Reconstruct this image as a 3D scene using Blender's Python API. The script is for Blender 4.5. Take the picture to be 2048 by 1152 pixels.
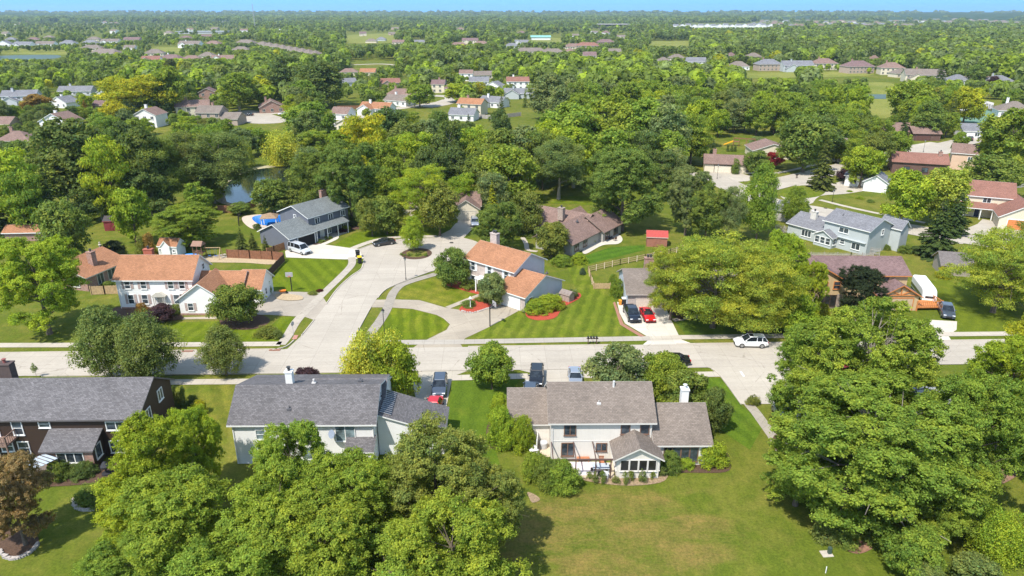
import bpy, bmesh, math, random
import numpy as np
from mathutils import Vector
R = math.radians
for o in list(bpy.data.objects): bpy.data.objects.remove(o)
sc = bpy.context.scene
COL = sc.collection
random.seed(7); rng = np.random.default_rng(7)

# ---------------------------------------------------------------- camera, sky, sun, exposure
CAMH = 46.2; PITCH = R(21.4); FPX = 1409.0
cam = bpy.data.cameras.new('camera'); co = bpy.data.objects.new('camera', cam); COL.objects.link(co)
co.location = (0, 0, CAMH); co.rotation_euler = (R(90) - PITCH, 0, 0)
cam.sensor_width = 36; cam.lens = 36 * FPX / 2048; cam.clip_start = 1; cam.clip_end = 40000
sc.camera = co
SUN_EL = 56.0; SUN_AZ = 216.0        # azimuth of the direction towards the sun, counted clockwise from +Y
sd = Vector((math.sin(R(SUN_AZ)) * math.cos(R(SUN_EL)), math.cos(R(SUN_AZ)) * math.cos(R(SUN_EL)), math.sin(R(SUN_EL))))
w = bpy.data.worlds.new('World'); sc.world = w; w.use_nodes = True
nt = w.node_tree; nt.nodes.clear()
sky = nt.nodes.new('ShaderNodeTexSky'); sky.sky_type = 'NISHITA'; sky.sun_disc = False
sky.sun_elevation = R(SUN_EL); sky.sun_rotation = R(SUN_AZ); sky.altitude = 200; sky.air_density = 1.0; sky.dust_density = 0.4; sky.ozone_density = 2.0
bg = nt.nodes.new('ShaderNodeBackground'); bg.inputs['Strength'].default_value = 0.15
tc = nt.nodes.new('ShaderNodeTexCoord'); sx = nt.nodes.new('ShaderNodeSeparateXYZ'); nt.links.new(tc.outputs['Generated'], sx.inputs[0])
mr = nt.nodes.new('ShaderNodeMapRange'); mr.inputs[1].default_value = 0.0; mr.inputs[2].default_value = 0.30; mr.inputs[3].default_value = 1.0; mr.inputs[4].default_value = 0.0
nt.links.new(sx.outputs['Z'], mr.inputs[0])
rp = nt.nodes.new('ShaderNodeValToRGB'); nt.links.new(sx.outputs['Z'], rp.inputs[0])
rp.color_ramp.elements[0].position = 0.0; rp.color_ramp.elements[0].color = (.62, 2.3, 4.9, 1)
rp.color_ramp.elements[1].position = 0.03; rp.color_ramp.elements[1].color = (0.44, 1.9, 4.6, 1)
mx = nt.nodes.new('ShaderNodeMix'); mx.data_type = 'RGBA'
nt.links.new(mr.outputs[0], mx.inputs['Factor']); nt.links.new(rp.outputs[0], mx.inputs['B'])
wb = nt.nodes.new('ShaderNodeMix'); wb.data_type = 'RGBA'; wb.blend_type = 'MULTIPLY'; wb.inputs['Factor'].default_value = 1
wb.inputs['B'].default_value = (1.12, 1.02, .86, 1); nt.links.new(sky.outputs[0], wb.inputs['A']); nt.links.new(wb.outputs['Result'], mx.inputs['A'])
nt.links.new(mx.outputs['Result'], bg.inputs['Color'])
wo = nt.nodes.new('ShaderNodeOutputWorld'); nt.links.new(bg.outputs[0], wo.inputs[0])
sl = bpy.data.lights.new('sun', 'SUN'); sl.energy = 3.0; sl.angle = R(0.5); sl.color = (1.0, 0.95, 0.87)
so = bpy.data.objects.new('sun', sl); COL.objects.link(so); so.rotation_euler = sd.to_track_quat('Z', 'Y').to_euler(); so.location = (0, 0, 200)
sc.view_settings.view_transform = 'Standard'; sc.view_settings.look = 'None'; sc.view_settings.gamma = 1
sc.view_settings.exposure = 1.2
sc.render.resolution_x = 1024; sc.render.resolution_y = 576
sc.cycles.max_bounces = 6; sc.cycles.diffuse_bounces = 3; sc.cycles.transparent_max_bounces = 4

# ---------------------------------------------------------------- places: where a ray through the photograph meets a real height
CP, SP = math.cos(PITCH), math.sin(PITCH)
def P(px, py, z=0.0):
    u = (px - 1024) / FPX; v = (576 - py) / FPX
    dy = CP + v * SP; dz = -SP + v * CP; t = (z - CAMH) / dz
    return Vector((u * t, dy * t, z))
def proj(x, y, z):
    zc = y * CP - (z - CAMH) * SP; yc = y * SP + (z - CAMH) * CP
    return 1024 + FPX * x / zc, 576 - FPX * yc / zc
def zc_of(x, y, z=0): return y * CP - (z - CAMH) * SP
def height_at(x, y, py):
    k = (576 - py) / FPX        # yc/zc = k
    # y*SP+(z-H)CP = k*(y*CP-(z-H)SP)
    return CAMH + y * (k * CP - SP) / (CP + k * SP)

# ---------------------------------------------------------------- tags
def tag(o, label=None, cat=None, group=None, kind=None):
    if label: o['label'] = label
    if cat: o['category'] = cat
    if group: o['group'] = group
    if kind: o['kind'] = kind
    return o
def empty(name, loc, rz=0, label=None, cat=None, group=None):
    o = bpy.data.objects.new(name, None); COL.objects.link(o); o.empty_display_size = .3
    o.location = loc; o.rotation_euler = (0, 0, rz); return tag(o, label, cat, group)
def copy_tree(o, parent=None):
    c = o.copy(); COL.objects.link(c)
    if parent: c.parent = parent
    for ch in list(o.children): copy_tree(ch, c)
    return c

# ---------------------------------------------------------------- materials
MATS = {}
class NT:
    def __init__(s, name):
        s.m = bpy.data.materials.new(name); s.m.use_nodes = True; s.t = s.m.node_tree; s.t.nodes.clear()
        s.out = s.n('ShaderNodeOutputMaterial')
    def n(s, t, **k):
        x = s.t.nodes.new(t)
        for a, b in k.items(): setattr(x, a, b)
        return x
    def l(s, a, b): s.t.links.new(a, b)
    def noise(s, co, scale, detail=4, rough=.6):
        x = s.n('ShaderNodeTexNoise'); x.inputs['Scale'].default_value = scale; x.inputs['Detail'].default_value = detail; x.inputs['Roughness'].default_value = rough
        s.l(co, x.inputs['Vector']); return x.outputs['Fac']
    def ramp(s, f, a, b, ca=(0, 0, 0), cb=(1, 1, 1)):
        x = s.n('ShaderNodeValToRGB'); x.color_ramp.elements[0].position = a; x.color_ramp.elements[1].position = b
        x.color_ramp.elements[0].color = (*ca, 1); x.color_ramp.elements[1].color = (*cb, 1); s.l(f, x.inputs[0]); return x.outputs[0]
    def mix(s, f, a, b, mode='MIX'):
        x = s.n('ShaderNodeMix', data_type='RGBA', blend_type=mode)
        for v, i in ((f, 'Factor'), (a, 'A'), (b, 'B')):
            if isinstance(v, (int, float)): x.inputs[i].default_value = v
            elif isinstance(v, tuple): x.inputs[i].default_value = (*v, 1)
            else: s.l(v, x.inputs[i])
        return x.outputs['Result']
    def math(s, op, a, b=0.0):
        x = s.n('ShaderNodeMath', operation=op)
        for v, i in ((a, 0), (b, 1)):
            if isinstance(v, (int, float)): x.inputs[i].default_value = v
            else: s.l(v, x.inputs[i])
        return x.outputs[0]
    def mapping(s, co, rz=0, scale=(1, 1, 1)):
        x = s.n('ShaderNodeMapping'); x.inputs['Rotation'].default_value = (0, 0, rz); x.inputs['Scale'].default_value = scale
        s.l(co, x.inputs['Vector']); return x.outputs[0]
    def bsdf(s, col, rough=.8, metal=0, spec=.3, bump=None, bd=.02, bs=.5, coat=0):
        b = s.n('ShaderNodeBsdfPrincipled'); b.inputs['Roughness'].default_value = rough; b.inputs['Metallic'].default_value = metal
        b.inputs['Specular IOR Level'].default_value = spec; b.inputs['Coat Weight'].default_value = coat; b.inputs['Coat Roughness'].default_value = .05
        if isinstance(col, tuple): b.inputs['Base Color'].default_value = (*col, 1)
        else: s.l(col, b.inputs['Base Color'])
        if bump is not None:
            u = s.n('ShaderNodeBump'); u.inputs['Distance'].default_value = bd; u.inputs['Strength'].default_value = bs
            s.l(bump, u.inputs['Height']); s.l(u.outputs[0], b.inputs['Normal'])
        s.l(b.outputs[0], s.out.inputs[0]); return b
    def obj(s): return s.n('ShaderNodeTexCoord').outputs['Object']
    def uv(s): return s.n('ShaderNodeTexCoord').outputs['UV']
def sc3(c, k): return tuple(min(1, v * k) for v in c)

def M(name, col=None, rough=.7, metal=0, spec=.3, var=.12, scale=3.0, coat=0):
    """a plain surface with slight uneven wear"""
    if name in MATS: return MATS[name]
    t = NT(name); f = t.noise(t.obj(), scale, 5)
    c = t.mix(t.ramp(f, .3, .7), sc3(col, 1 - var), sc3(col, 1 + var))
    t.bsdf(c, rough, metal, spec, coat=coat); MATS[name] = t.m; return t.m
def shingle(name, col, dark=.84, light=1.14, tile=(.33, .18)):
    if name in MATS: return MATS[name]
    t = NT(name); uv = t.uv()
    b = t.n('ShaderNodeTexBrick'); t.l(uv, b.inputs['Vector']); b.offset = .5
    b.inputs['Color1'].default_value = (*sc3(col, dark), 1); b.inputs['Color2'].default_value = (*sc3(col, light), 1); b.inputs['Mortar'].default_value = (*sc3(col, .5), 1)
    b.inputs['Scale'].default_value = 1; b.inputs['Mortar Size'].default_value = .012; b.inputs['Bias'].default_value = -.1
    b.inputs['Brick Width'].default_value = tile[0]; b.inputs['Row Height'].default_value = tile[1]
    n1 = t.noise(t.obj(), .35, 5, .6); n2 = t.noise(t.mapping(uv, 0, (3.0, 2.2, 1)), 3.0, 4, .8)
    c = t.mix(1.0, b.outputs['Color'], t.ramp(n1, .25, .75, (.86, .86, .86), (1.14, 1.14, 1.14)), 'MULTIPLY')
    c = t.mix(1.0, c, t.ramp(n2, .3, .7, (.72, .72, .72), (1.28, 1.28, 1.28)), 'MULTIPLY')
    t.bsdf(c, .92, 0, .15, bump=b.outputs['Fac'], bd=-.02, bs=.4); MATS[name] = t.m; return t.m
def siding(name, col, row=.2, vertical=False, amt=.82):
    if name in MATS: return MATS[name]
    t = NT(name); uv = t.uv(); s = t.n('ShaderNodeSeparateXYZ'); t.l(uv, s.inputs[0])
    v = t.math('FRACT', t.math('DIVIDE', s.outputs['X' if vertical else 'Y'], row))
    line = t.ramp(v, .0, .16, (amt,) * 3, (1, 1, 1)); n = t.noise(t.obj(), .6, 5)
    c = t.mix(1.0, t.mix(1.0, col, line, 'MULTIPLY'), t.ramp(n, .3, .7, (.93, .93, .93), (1.04, 1.04, 1.04)), 'MULTIPLY')
    t.bsdf(c, .6, 0, .3, bump=v, bd=.02, bs=.4); MATS[name] = t.m; return t.m
def brick(name, c1, c2, mortar=(.4, .37, .33)):
    if name in MATS: return MATS[name]
    t = NT(name); b = t.n('ShaderNodeTexBrick'); t.l(t.uv(), b.inputs['Vector'])
    b.inputs['Color1'].default_value = (*c1, 1); b.inputs['Color2'].default_value = (*c2, 1); b.inputs['Mortar'].default_value = (*mortar, 1)
    b.inputs['Scale'].default_value = 1; b.inputs['Mortar Size'].default_value = .012; b.inputs['Brick Width'].default_value = .24; b.inputs['Row Height'].default_value = .085
    n = t.noise(t.obj(), 2.2, 5); c = t.mix(1.0, b.outputs['Color'], t.ramp(n, .3, .7, (.8, .8, .8), (1.15, 1.15, 1.15)), 'MULTIPLY')
    t.bsdf(c, .85, 0, .2); MATS[name] = t.m; return t.m
def concrete(name, col, slab=3.7, rot=1.6, joint=.78, stain=.10):
    if name in MATS: return MATS[name]
    t = NT(name); o = t.obj(); m = t.mapping(o, R(-rot))
    b = t.n('ShaderNodeTexBrick'); t.l(m, b.inputs['Vector']); b.offset = 0
    b.inputs['Color1'].default_value = (*sc3(col, .96), 1); b.inputs['Color2'].default_value = (*sc3(col, 1.05), 1); b.inputs['Mortar'].default_value = (*sc3(col, joint), 1)
    b.inputs['Scale'].default_value = 1; b.inputs['Mortar Size'].default_value = .028; b.inputs['Brick Width'].default_value = slab; b.inputs['Row Height'].default_value = slab
    n1 = t.noise(o, .12, 6, .65); n2 = t.noise(t.mapping(m, 0, (.06, .9, 1)), 1.0, 5, .6); n3 = t.noise(o, 2.5, 6, .75); vr = t.n('ShaderNodeTexVoronoi', feature='DISTANCE_TO_EDGE'); vr.inputs['Scale'].default_value = .11; t.l(t.mapping(o, .4, (1, 1.3, 1)), vr.inputs['Vector'])
    wv = t.noise(o, .9, 4, .7); crack = t.ramp(t.math('ADD', vr.outputs['Distance'], t.math('MULTIPLY', t.math('SUBTRACT', wv, .5), .05)), .0, .006, (.72, .71, .70), (1, 1, 1))
    c = t.mix(1.0, b.outputs['Color'], t.ramp(n1, .3, .7, (1 - stain,) * 3, (1 + stain * .5,) * 3), 'MULTIPLY')
    c = t.mix(1.0, c, t.ramp(n2, .3, .7, (.93, .925, .92), (1.04, 1.04, 1.04)), 'MULTIPLY')
    c = t.mix(1.0, c, t.ramp(n3, .25, .75, (.9, .9, .9), (1.08, 1.08, 1.08)), 'MULTIPLY')
    c = t.mix(1.0, c, (1.02, .995, .95), 'MULTIPLY'); c = t.mix(t.ramp(n1, .42, .55), c, t.mix(1.0, c, crack, 'MULTIPLY'))
    t.bsdf(c, .9, 0, .2); MATS[name] = t.m; return t.m
def grass(name, col=(.10, .135, .016), dry=(.20, .17, .05), dryness=.5, stripe=0, ang=0, width=1.1, big=.035, zone=None):
    """lawn: blade-scale noise, dry and lush patches, mown stripes where the mower left them"""
    if name in MATS: return MATS[name]
    t = NT(name); o = t.obj()
    n1 = t.noise(o, big, 6, .6); n2 = t.noise(o, .35, 6, .65); n3 = t.noise(o, 4.0, 6, .85); n4 = t.noise(t.mapping(o, .3, (1, .45, 1)), .9, 8, .85)
    f = t.math('ADD', t.math('MULTIPLY', n1, .55), t.math('MULTIPLY', n2, .45))
    col = (col[0] * 1.05, col[1] * .90, col[2] * 1.05)
    c = t.mix(t.ramp(f, .60 - dryness * .3, .76 - dryness * .3), col, dry)
    if zone:
        sx = t.n('ShaderNodeSeparateXYZ'); t.l(o, sx.inputs[0]); dx = t.math('DIVIDE', t.math('SUBTRACT', sx.outputs['X'], zone[0]), zone[2]); dy = t.math('DIVIDE', t.math('SUBTRACT', sx.outputs['Y'], zone[1]), zone[3])
        d = t.math('ADD', t.math('SQRT', t.math('ADD', t.math('MULTIPLY', dx, dx), t.math('MULTIPLY', dy, dy))), t.math('MULTIPLY', t.math('SUBTRACT', t.noise(o, .16, 6, .7), .5), 1.7))
        zz = t.noise(t.mapping(o, .2, (.5, 1.2, 1)), .3, 8, .85); c = t.mix(t.ramp(d, .72, 1.1, (1, 1, 1), (0, 0, 0)), c, t.mix(t.ramp(zz, .38, .62), (.085, .115, .015), (.20, .148, .048)))
    c = t.mix(t.ramp(n4, .35, .68), t.mix(1.0, c, (.74, .78, .72), 'MULTIPLY'), t.mix(1.0, c, (1.22, 1.17, 1.05), 'MULTIPLY'))
    c = t.mix(1.0, c, t.ramp(n3, .34, .66, (.6, .64, .58), (1.36, 1.32, 1.3)), 'MULTIPLY')
    if stripe:
        s = t.n('ShaderNodeSeparateXYZ'); t.l(t.mapping(o, R(ang)), s.inputs[0])
        wob = t.math('ADD', s.outputs['X'], t.math('MULTIPLY', n2, 1.7))
        v = t.math('SINE', t.math('MULTIPLY', wob, math.pi / width))
        c = t.mix(1.0, c, t.ramp(t.math('ADD', t.math('MULTIPLY', v, .5), .5), .25, .75, (1 - stripe, 1 - stripe * .85, 1 - stripe), (1 + stripe, 1 + stripe * .8, 1 + stripe * .5)), 'MULTIPLY')
    t.bsdf(c, .95, 0, .08, bump=n3, bd=.05, bs=.5); MATS[name] = t.m; return t.m
def glass_dark(name='window_glass', col=(.035, .045, .055), rough=.06):
    if name in MATS: return MATS[name]
    t = NT(name); n = t.noise(t.obj(), .9, 3); c = t.mix(t.ramp(n, .35, .65), sc3(col, .5), sc3(col, 2.2))
    t.bsdf(c, rough, 0, .7); MATS[name] = t.m; return t.m
def leafmat():
    t = NT('leaves'); oi = t.n('ShaderNodeObjectInfo'); at = t.n('ShaderNodeAttribute', attribute_name='col')
    c = t.mix(1.0, oi.outputs['Color'], at.outputs['Color'], 'MULTIPLY')
    d = t.n('ShaderNodeBsdfPrincipled'); d.inputs['Roughness'].default_value = .7; d.inputs['Specular IOR Level'].default_value = .08; t.l(c, d.inputs['Base Color'])
    tr = t.n('ShaderNodeBsdfTranslucent'); t.l(t.mix(1.0, c, (1.3, 1.25, .6), 'MULTIPLY'), tr.inputs[0])
    m = t.n('ShaderNodeMixShader'); m.inputs[0].default_value = .45; t.l(d.outputs[0], m.inputs[1]); t.l(tr.outputs[0], m.inputs[2]); t.l(m.outputs[0], t.out.inputs[0])
    return t.m
LEAF = leafmat()
WHITE = M('white_trim', (.72, .72, .70), .5, var=.05); DARKTRIM = M('brown_trim', (.06, .04, .03), .6)
CREAMTRIM = M('cream_trim', (.50, .47, .40), .6, var=.05)
GLASS = glass_dark(); BARK = M('bark', (.13, .10, .075), .9, scale=6, var=.35); PALEBARK = M('pale_bark', (.30, .26, .21), .9, scale=6, var=.3)

# ---------------------------------------------------------------- mesh builder with metric uv on every face
class MB:
    def __init__(s): s.v = []; s.f = []; s.mi = []; s.cur = 0
    def poly(s, pts):
        i = len(s.v); s.v += [tuple(p) for p in pts]; s.f.append(tuple(range(i, i + len(pts)))); s.mi.append(s.cur)
    def box(s, x0, x1, y0, y1, z0, z1):
        a = [(x0, y0, z0), (x1, y0, z0), (x1, y1, z0), (x0, y1, z0), (x0, y0, z1), (x1, y0, z1), (x1, y1, z1), (x0, y1, z1)]
        s.hexa(a)
    def hexa(s, a):
        i = len(s.v); s.v += [tuple(p) for p in a]
        for q in ((3, 2, 1, 0), (4, 5, 6, 7), (0, 1, 5, 4), (1, 2, 6, 5), (2, 3, 7, 6), (3, 0, 4, 7)): s.f.append(tuple(i + k for k in q)); s.mi.append(s.cur)
    def bar(s, a, b, w, h=None, up=(0, 0, 1)):
        a = Vector(a); b = Vector(b); h = h or w; d = (b - a).normalized(); u = Vector(up)
        if abs(d.dot(u)) > .98: u = Vector((1, 0, 0))
        x = d.cross(u).normalized() * w / 2; y = x.cross(d).normalized() * h / 2
        s.hexa([a - x - y, a + x - y, b + x - y, b - x - y, a - x + y, a + x + y, b + x + y, b - x + y])
    def tube(s, pts, rad, n=8, cap=True):
        rings = []
        for k, p in enumerate(pts):
            p = Vector(p); q = Vector(pts[min(k + 1, len(pts) - 1)]) - Vector(pts[max(k - 1, 0)]); d = q.normalized() if q.length > 1e-6 else Vector((0, 0, 1))
            u = d.cross(Vector((0, 0, 1)));
            if u.length < .05: u = Vector((1, 0, 0))
            u.normalize(); w_ = d.cross(u); i = len(s.v); r = rad[k] if isinstance(rad, (list, tuple)) else rad
            for j in range(n):
                a = 2 * math.pi * j / n; s.v.append(tuple(p + u * math.cos(a) * r + w_ * math.sin(a) * r))
            rings.append(i)
        for a, b in zip(rings, rings[1:]):
            for j in range(n): s.f.append((a + j, a + (j + 1) % n, b + (j + 1) % n, b + j)); s.mi.append(s.cur)
        if cap:
            s.f.append(tuple(rings[0] + j for j in range(n))); s.mi.append(s.cur)
            s.f.append(tuple(rings[-1] + n - 1 - j for j in range(n))); s.mi.append(s.cur)
    def prism(s, prof, y0, y1):
        """profile in x,z extruded along y"""
        n = len(prof); i = len(s.v); s.v += [(x, y0, z) for x, z in prof] + [(x, y1, z) for x, z in prof]
        s.f.append(tuple(range(i, i + n))); s.f.append(tuple(range(i + 2 * n - 1, i + n - 1, -1))); s.mi += [s.cur] * 2
        for j in range(n): k = (j + 1) % n; s.f.append((i + k, i + j, i + n + j, i + n + k)); s.mi.append(s.cur)
    def build(s, name, mat, parent=None, bevel=0, smooth=False):
        me = bpy.data.meshes.new(name); me.from_pydata(s.v, [], s.f)
        ms = mat if isinstance(mat, (list, tuple)) else [mat]
        for m in ms: me.materials.append(m)
        if len(ms) > 1: me.polygons.foreach_set('material_index', s.mi)
        uv = me.uv_layers.new(name='UVMap'); me.update(); Z = Vector((0, 0, 1)); buf = np.zeros(len(me.loops) * 2, np.float32)
        for p in me.polygons:
            n = p.normal; u = Z.cross(n)
            if u.length < .02: u = Vector((1, 0, 0))
            u.normalize(); v = n.cross(u)
            for li in p.loop_indices:
                c = me.vertices[me.loops[li].vertex_index].co; buf[2 * li] = c.dot(u); buf[2 * li + 1] = c.dot(v)
        uv.data.foreach_set('uv', buf)
        if smooth: me.polygons.foreach_set('use_smooth', [True] * len(me.polygons))
        o = bpy.data.objects.new(name, me); COL.objects.link(o)
        if parent: o.parent = parent
        if bevel: b = o.modifiers.new('bevel', 'BEVEL'); b.width = bevel; b.segments = 2; b.limit_method = 'ANGLE'; b.angle_limit = R(35)
        return o
def smooth_line(pts, n=6, closed=False):
    pts = [Vector(p) for p in pts]; out = []; m = len(pts)
    for i in range(m if closed else m - 1):
        g = (lambda k: pts[k % m]) if closed else (lambda k: pts[max(0, min(m - 1, k))])
        a, b, c, d = g(i - 1), g(i), g(i + 1), g(i + 2)
        for k in range(n):
            t = k / n; out.append(.5 * ((2 * b) + (c - a) * t + (2 * a - 5 * b + 4 * c - d) * t * t + (3 * b - a - 3 * c + d) * t ** 3))
    if not closed: out.append(pts[-1])
    return out
def sheet(name, pts, z, mat, kind='structure', sm=0, label=None, cat=None, world=False):
    w_ = [Vector((p[0], p[1], 0)) if world else P(*p) for p in pts]
    if sm: w_ = smooth_line(w_, sm, True)
    z *= 4; m = MB(); m.poly([(p.x, p.y, z) for p in w_]); o = m.build(name, mat)
    if o.data.polygons[0].normal.z < 0: o.data.flip_normals()
    return tag(o, label, cat, None, kind)
def ribbon(name, pts, width, z, mat, sm=6, world=False, thick=0):
    w_ = [Vector((p[0], p[1], 0)) if world else P(*p) for p in pts]
    if sm: w_ = smooth_line(w_, sm)
    L = []; Rr = []
    for k, p in enumerate(w_):
        d = (w_[min(k + 1, len(w_) - 1)] - w_[max(k - 1, 0)]).normalized(); nrm = Vector((-d.y, d.x, 0)) * width / 2
        L.append(p + nrm); Rr.append(p - nrm)
    m = MB(); z *= 4
    for k in range(len(w_) - 1):
        if thick: m.hexa([(Rr[k].x, Rr[k].y, z), (Rr[k + 1].x, Rr[k + 1].y, z), (L[k + 1].x, L[k + 1].y, z), (L[k].x, L[k].y, z), (Rr[k].x, Rr[k].y, z + thick), (Rr[k + 1].x, Rr[k + 1].y, z + thick), (L[k + 1].x, L[k + 1].y, z + thick), (L[k].x, L[k].y, z + thick)])
        else: m.poly([(q.x, q.y, z) for q in (Rr[k], Rr[k + 1], L[k + 1], L[k])])
    return tag(m.build(name, mat), kind='structure')
HAZE = 0.00007
# ================================================================ THE GROUND
GR = grass('grass_mixed', (.088, .135, .014), (.17, .16, .035), .5, zone=(9.5, 54.0, 13.5, 7.5))
tb = MB(); tb.poly([(-9000, -300, 0), (9000, -300, 0), (9000, 12000, 0), (-9000, 12000, 0)]); tag(tb.build('ground', GR), kind='structure')
CON = concrete('road_concrete', (0.384, 0.352, 0.308)); CON2 = concrete('drive_concrete', (0.408, 0.376, 0.327), 3.0, 1.6, .84); CON3 = concrete('old_drive_concrete', (0.345, 0.305, 0.25), 3.2, 20, .85, .16)
WALK = concrete('walk_concrete', (0.424, 0.388, 0.334), 1.5, 1.6, .74); KERB = concrete('kerb_concrete', (0.441, 0.404, 0.357), 3.0, 1.6, .85)
NEWC = concrete('new_concrete', (0.506, 0.475, 0.426), 3.0, 1.6, .88, .04)
MULCH = M('brown_mulch', (.085, .05, .032), .95, scale=8, var=.4); REDM = M('red_mulch', (.34, .055, .03), .95, scale=8, var=.35); SAND = M('sand', (.38, .29, .18), .95, scale=4, var=.25)
def top_y(x): return 94.0 + .0294 * x
def bot_y(x): return 86.65 + .0265 * x
sheet('main_road', [(-160, bot_y(-160)), (160, bot_y(160)), (160, top_y(160)), (-160, top_y(-160))], .020, CON, world=True)
sheet('side_street', [(545, 704), (575, 698), (590, 684), (603, 672), (629, 640), (652, 610), (674, 579), (702, 553), (722, 538), (728, 518), (718, 499), (749, 488), (788, 481), (805, 479), (868, 477), (876, 472), (923, 476), (951, 484), (964, 494), (962, 506), (945, 520), (912, 532), (871, 541), (812, 562), (773, 579), (755, 596), (742, 615), (728, 640), (716, 663), (708, 683), (716, 697), (745, 704)], .016, CON)
sheet('south_street', [(1405, 732), (1423, 738), (1442, 754), (1482, 809), (1610, 808), (1582, 770), (1590, 729)], .016, CON2)
def kerb(pts, world=False): ribbon('kerb', pts, .16, 0, KERB, 4 if not world else 0, world, .16)
for a, b in ((-160, -34.5), (-6.5, 16.8), (24.5, 160)): kerb([(a, top_y(a) + .08), (b, top_y(b) + .08)], True)
for a, b in ((-160, -73), (-64, -12.5), (-6.8, .2), (13, 24)): kerb([(a, bot_y(a) - .08), (b, bot_y(b) - .08)], True)
kerb([(545, 701), (572, 694), (588, 681)]); kerb([(603, 672), (629, 640)]); kerb([(652, 610), (674, 579), (702, 553), (723, 538), (728, 520)])
kerb([(718, 499), (749, 488), (788, 481), (805, 479), (868, 477)]); kerb([(923, 476), (951, 484), (964, 494), (962, 506), (945, 520), (912, 532), (871, 541), (812, 562), (773, 579), (756, 596)])
kerb([(742, 615), (728, 640), (716, 663), (708, 683), (716, 694), (745, 699)])
kerb([(1423, 738), (1442, 754), (1482, 809)])
# driveways
def drive(pts, mat=CON2, sm=0): sheet('driveway', pts, .008, mat, sm=sm)
drive([(452, 629), (470, 600), (500, 602), (525, 593), (537, 583), (600, 584), (640, 586), (655, 608), (630, 641), (610, 634), (540, 630)], concrete('white_house_drive', (0.343, 0.309, 0.266), 3.0, 30, .84, .14))
drive([(570, 503), (585, 492), (618, 487), (641, 488), (706, 497), (722, 498), (731, 517), (690, 519), (572, 515)], NEWC)
drive([(866, 478), (876, 472), (900, 460), (913, 445), (914, 437), (955, 437), (954, 445), (943, 460), (925, 478)])
drive([(745, 600), (788, 599), (839, 600.6), (893, 616), (920, 620), (945, 625), (1012, 606), (1012, 600), (1048, 610), (1046, 617), (979, 654), (932, 676), (919, 686), (927, 697), (822, 699), (840, 686), (857, 678), (893, 660), (900, 649), (887, 637), (873, 630), (825, 618), (778, 615), (740, 615)], CON3)
drive([(790, 746), (806, 750), (824, 758), (832, 800), (820, 862), (886, 862), (892, 818), (903, 762), (911, 751), (938, 741), (938, 738), (790, 738)], concrete('shared_drive', (0.408, 0.376, 0.319), 2.9, 1.6, .86))
drive([(1030, 738), (1062, 746), (1052, 753), (1046, 775), (1046, 796), (1165, 796), (1165, 768), (1166, 750), (1182, 742), (1205, 739), (1205, 736), (1030, 736)])
drive([(1234, 604), (1239, 626), (1250, 647), (1294, 673), (1297, 680), (1283, 692), (1390, 690), (1362, 679), (1357, 670), (1342, 639), (1331, 614), (1270, 612)], NEWC)
drive([(1862, 640), (1914, 643), (1913, 660), (1896, 671), (1906, 686), (1846, 688), (1852, 664)], NEWC)
drive([(1890, 486), (1912, 466), (1955, 448), (1965, 438), (2020, 450), (2048, 462), (2048, 478), (1960, 470), (1925, 488)])
drive([(1413, 338), (1440, 335), (1500, 352), (1500, 362), (1470, 364), (1430, 358)])
drive([(1812, 292), (1860, 284), (1890, 288), (1872, 300), (1840, 298)])
# pavements
W_ = .012
def walk(pts, w_=1.5, mat=WALK, sm=6, z=W_): ribbon('pavement', pts, w_, z, mat, sm)
walk([(-60, 691), (300, 690), (562, 688)], sm=0)
walk([(703, 515), (703, 530), (680, 555), (652, 582), (620, 614), (593, 643), (574, 674), (561, 690)], 1.5, concrete('walk_side', (0.375, 0.341, 0.296), 1.5, 40, .78))
walk([(873, 548), (825, 562), (800, 572), (786, 587), (780, 602), (773, 620), (760, 642), (738, 672), (728, 690)], 1.6, concrete('walk_old', (0.294, 0.269, 0.236), 1.5, 40, .7), z=.0125)
walk([(705, 497), (740, 484), (771, 477), (808, 474), (873, 473)], 1.6, WALK)
walk([(750, 686), (822, 685), (932, 684), (1300, 677)], 1.6, concrete('walk_mid', (0.359, 0.333, 0.296), 1.5, 1.6, .75), sm=0)
walk([(1300, 677.5), (1360, 675), (1572, 672), (2080, 667)], sm=0)
walk([(-60, 769), (300, 765), (578, 762.5), (735, 759), (808, 756)], sm=0); walk([(905, 756), (1056, 752.5)], sm=0); walk([(1166, 751), (1250, 752), (1443, 748.5)], sm=0)
walk([(1495, 806), (1512, 826), (1545, 872), (1580, 930)], 1.3, concrete('walk_mid2', (0.326, 0.301, 0.258), 1.5, 40, .75), 0)
walk([(895, 616), (930, 602), (966, 588)], 1.1, CON3, 0); walk([(645, 489), (660, 483), (672, 476), (669, 468)], 1.2, NEWC)
walk([(1345, 641), (1400, 632), (1440, 622)], 1.1, CON3, 0)
walk([(1045, 475), (1052, 487), (1056, 500), (1075, 503)], 1.0)
walk([(270, 645), (330, 640), (365, 637), (450, 636)], .9, CON3, z=.0128)
# faded line where the side street meets the main road, centre dash of the south street, drains
sheet('road_marking', [(1479, 744), (1483, 744), (1490, 754), (1485.5, 754)], .024, M('road_paint', (.7, .7, .68)))
for q in ([(588, 671), (597, 671), (593, 679), (584, 679)],): sheet('tactile_ramp', q, .017, M('red_ramp', (.42, .2, .15)))
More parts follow.
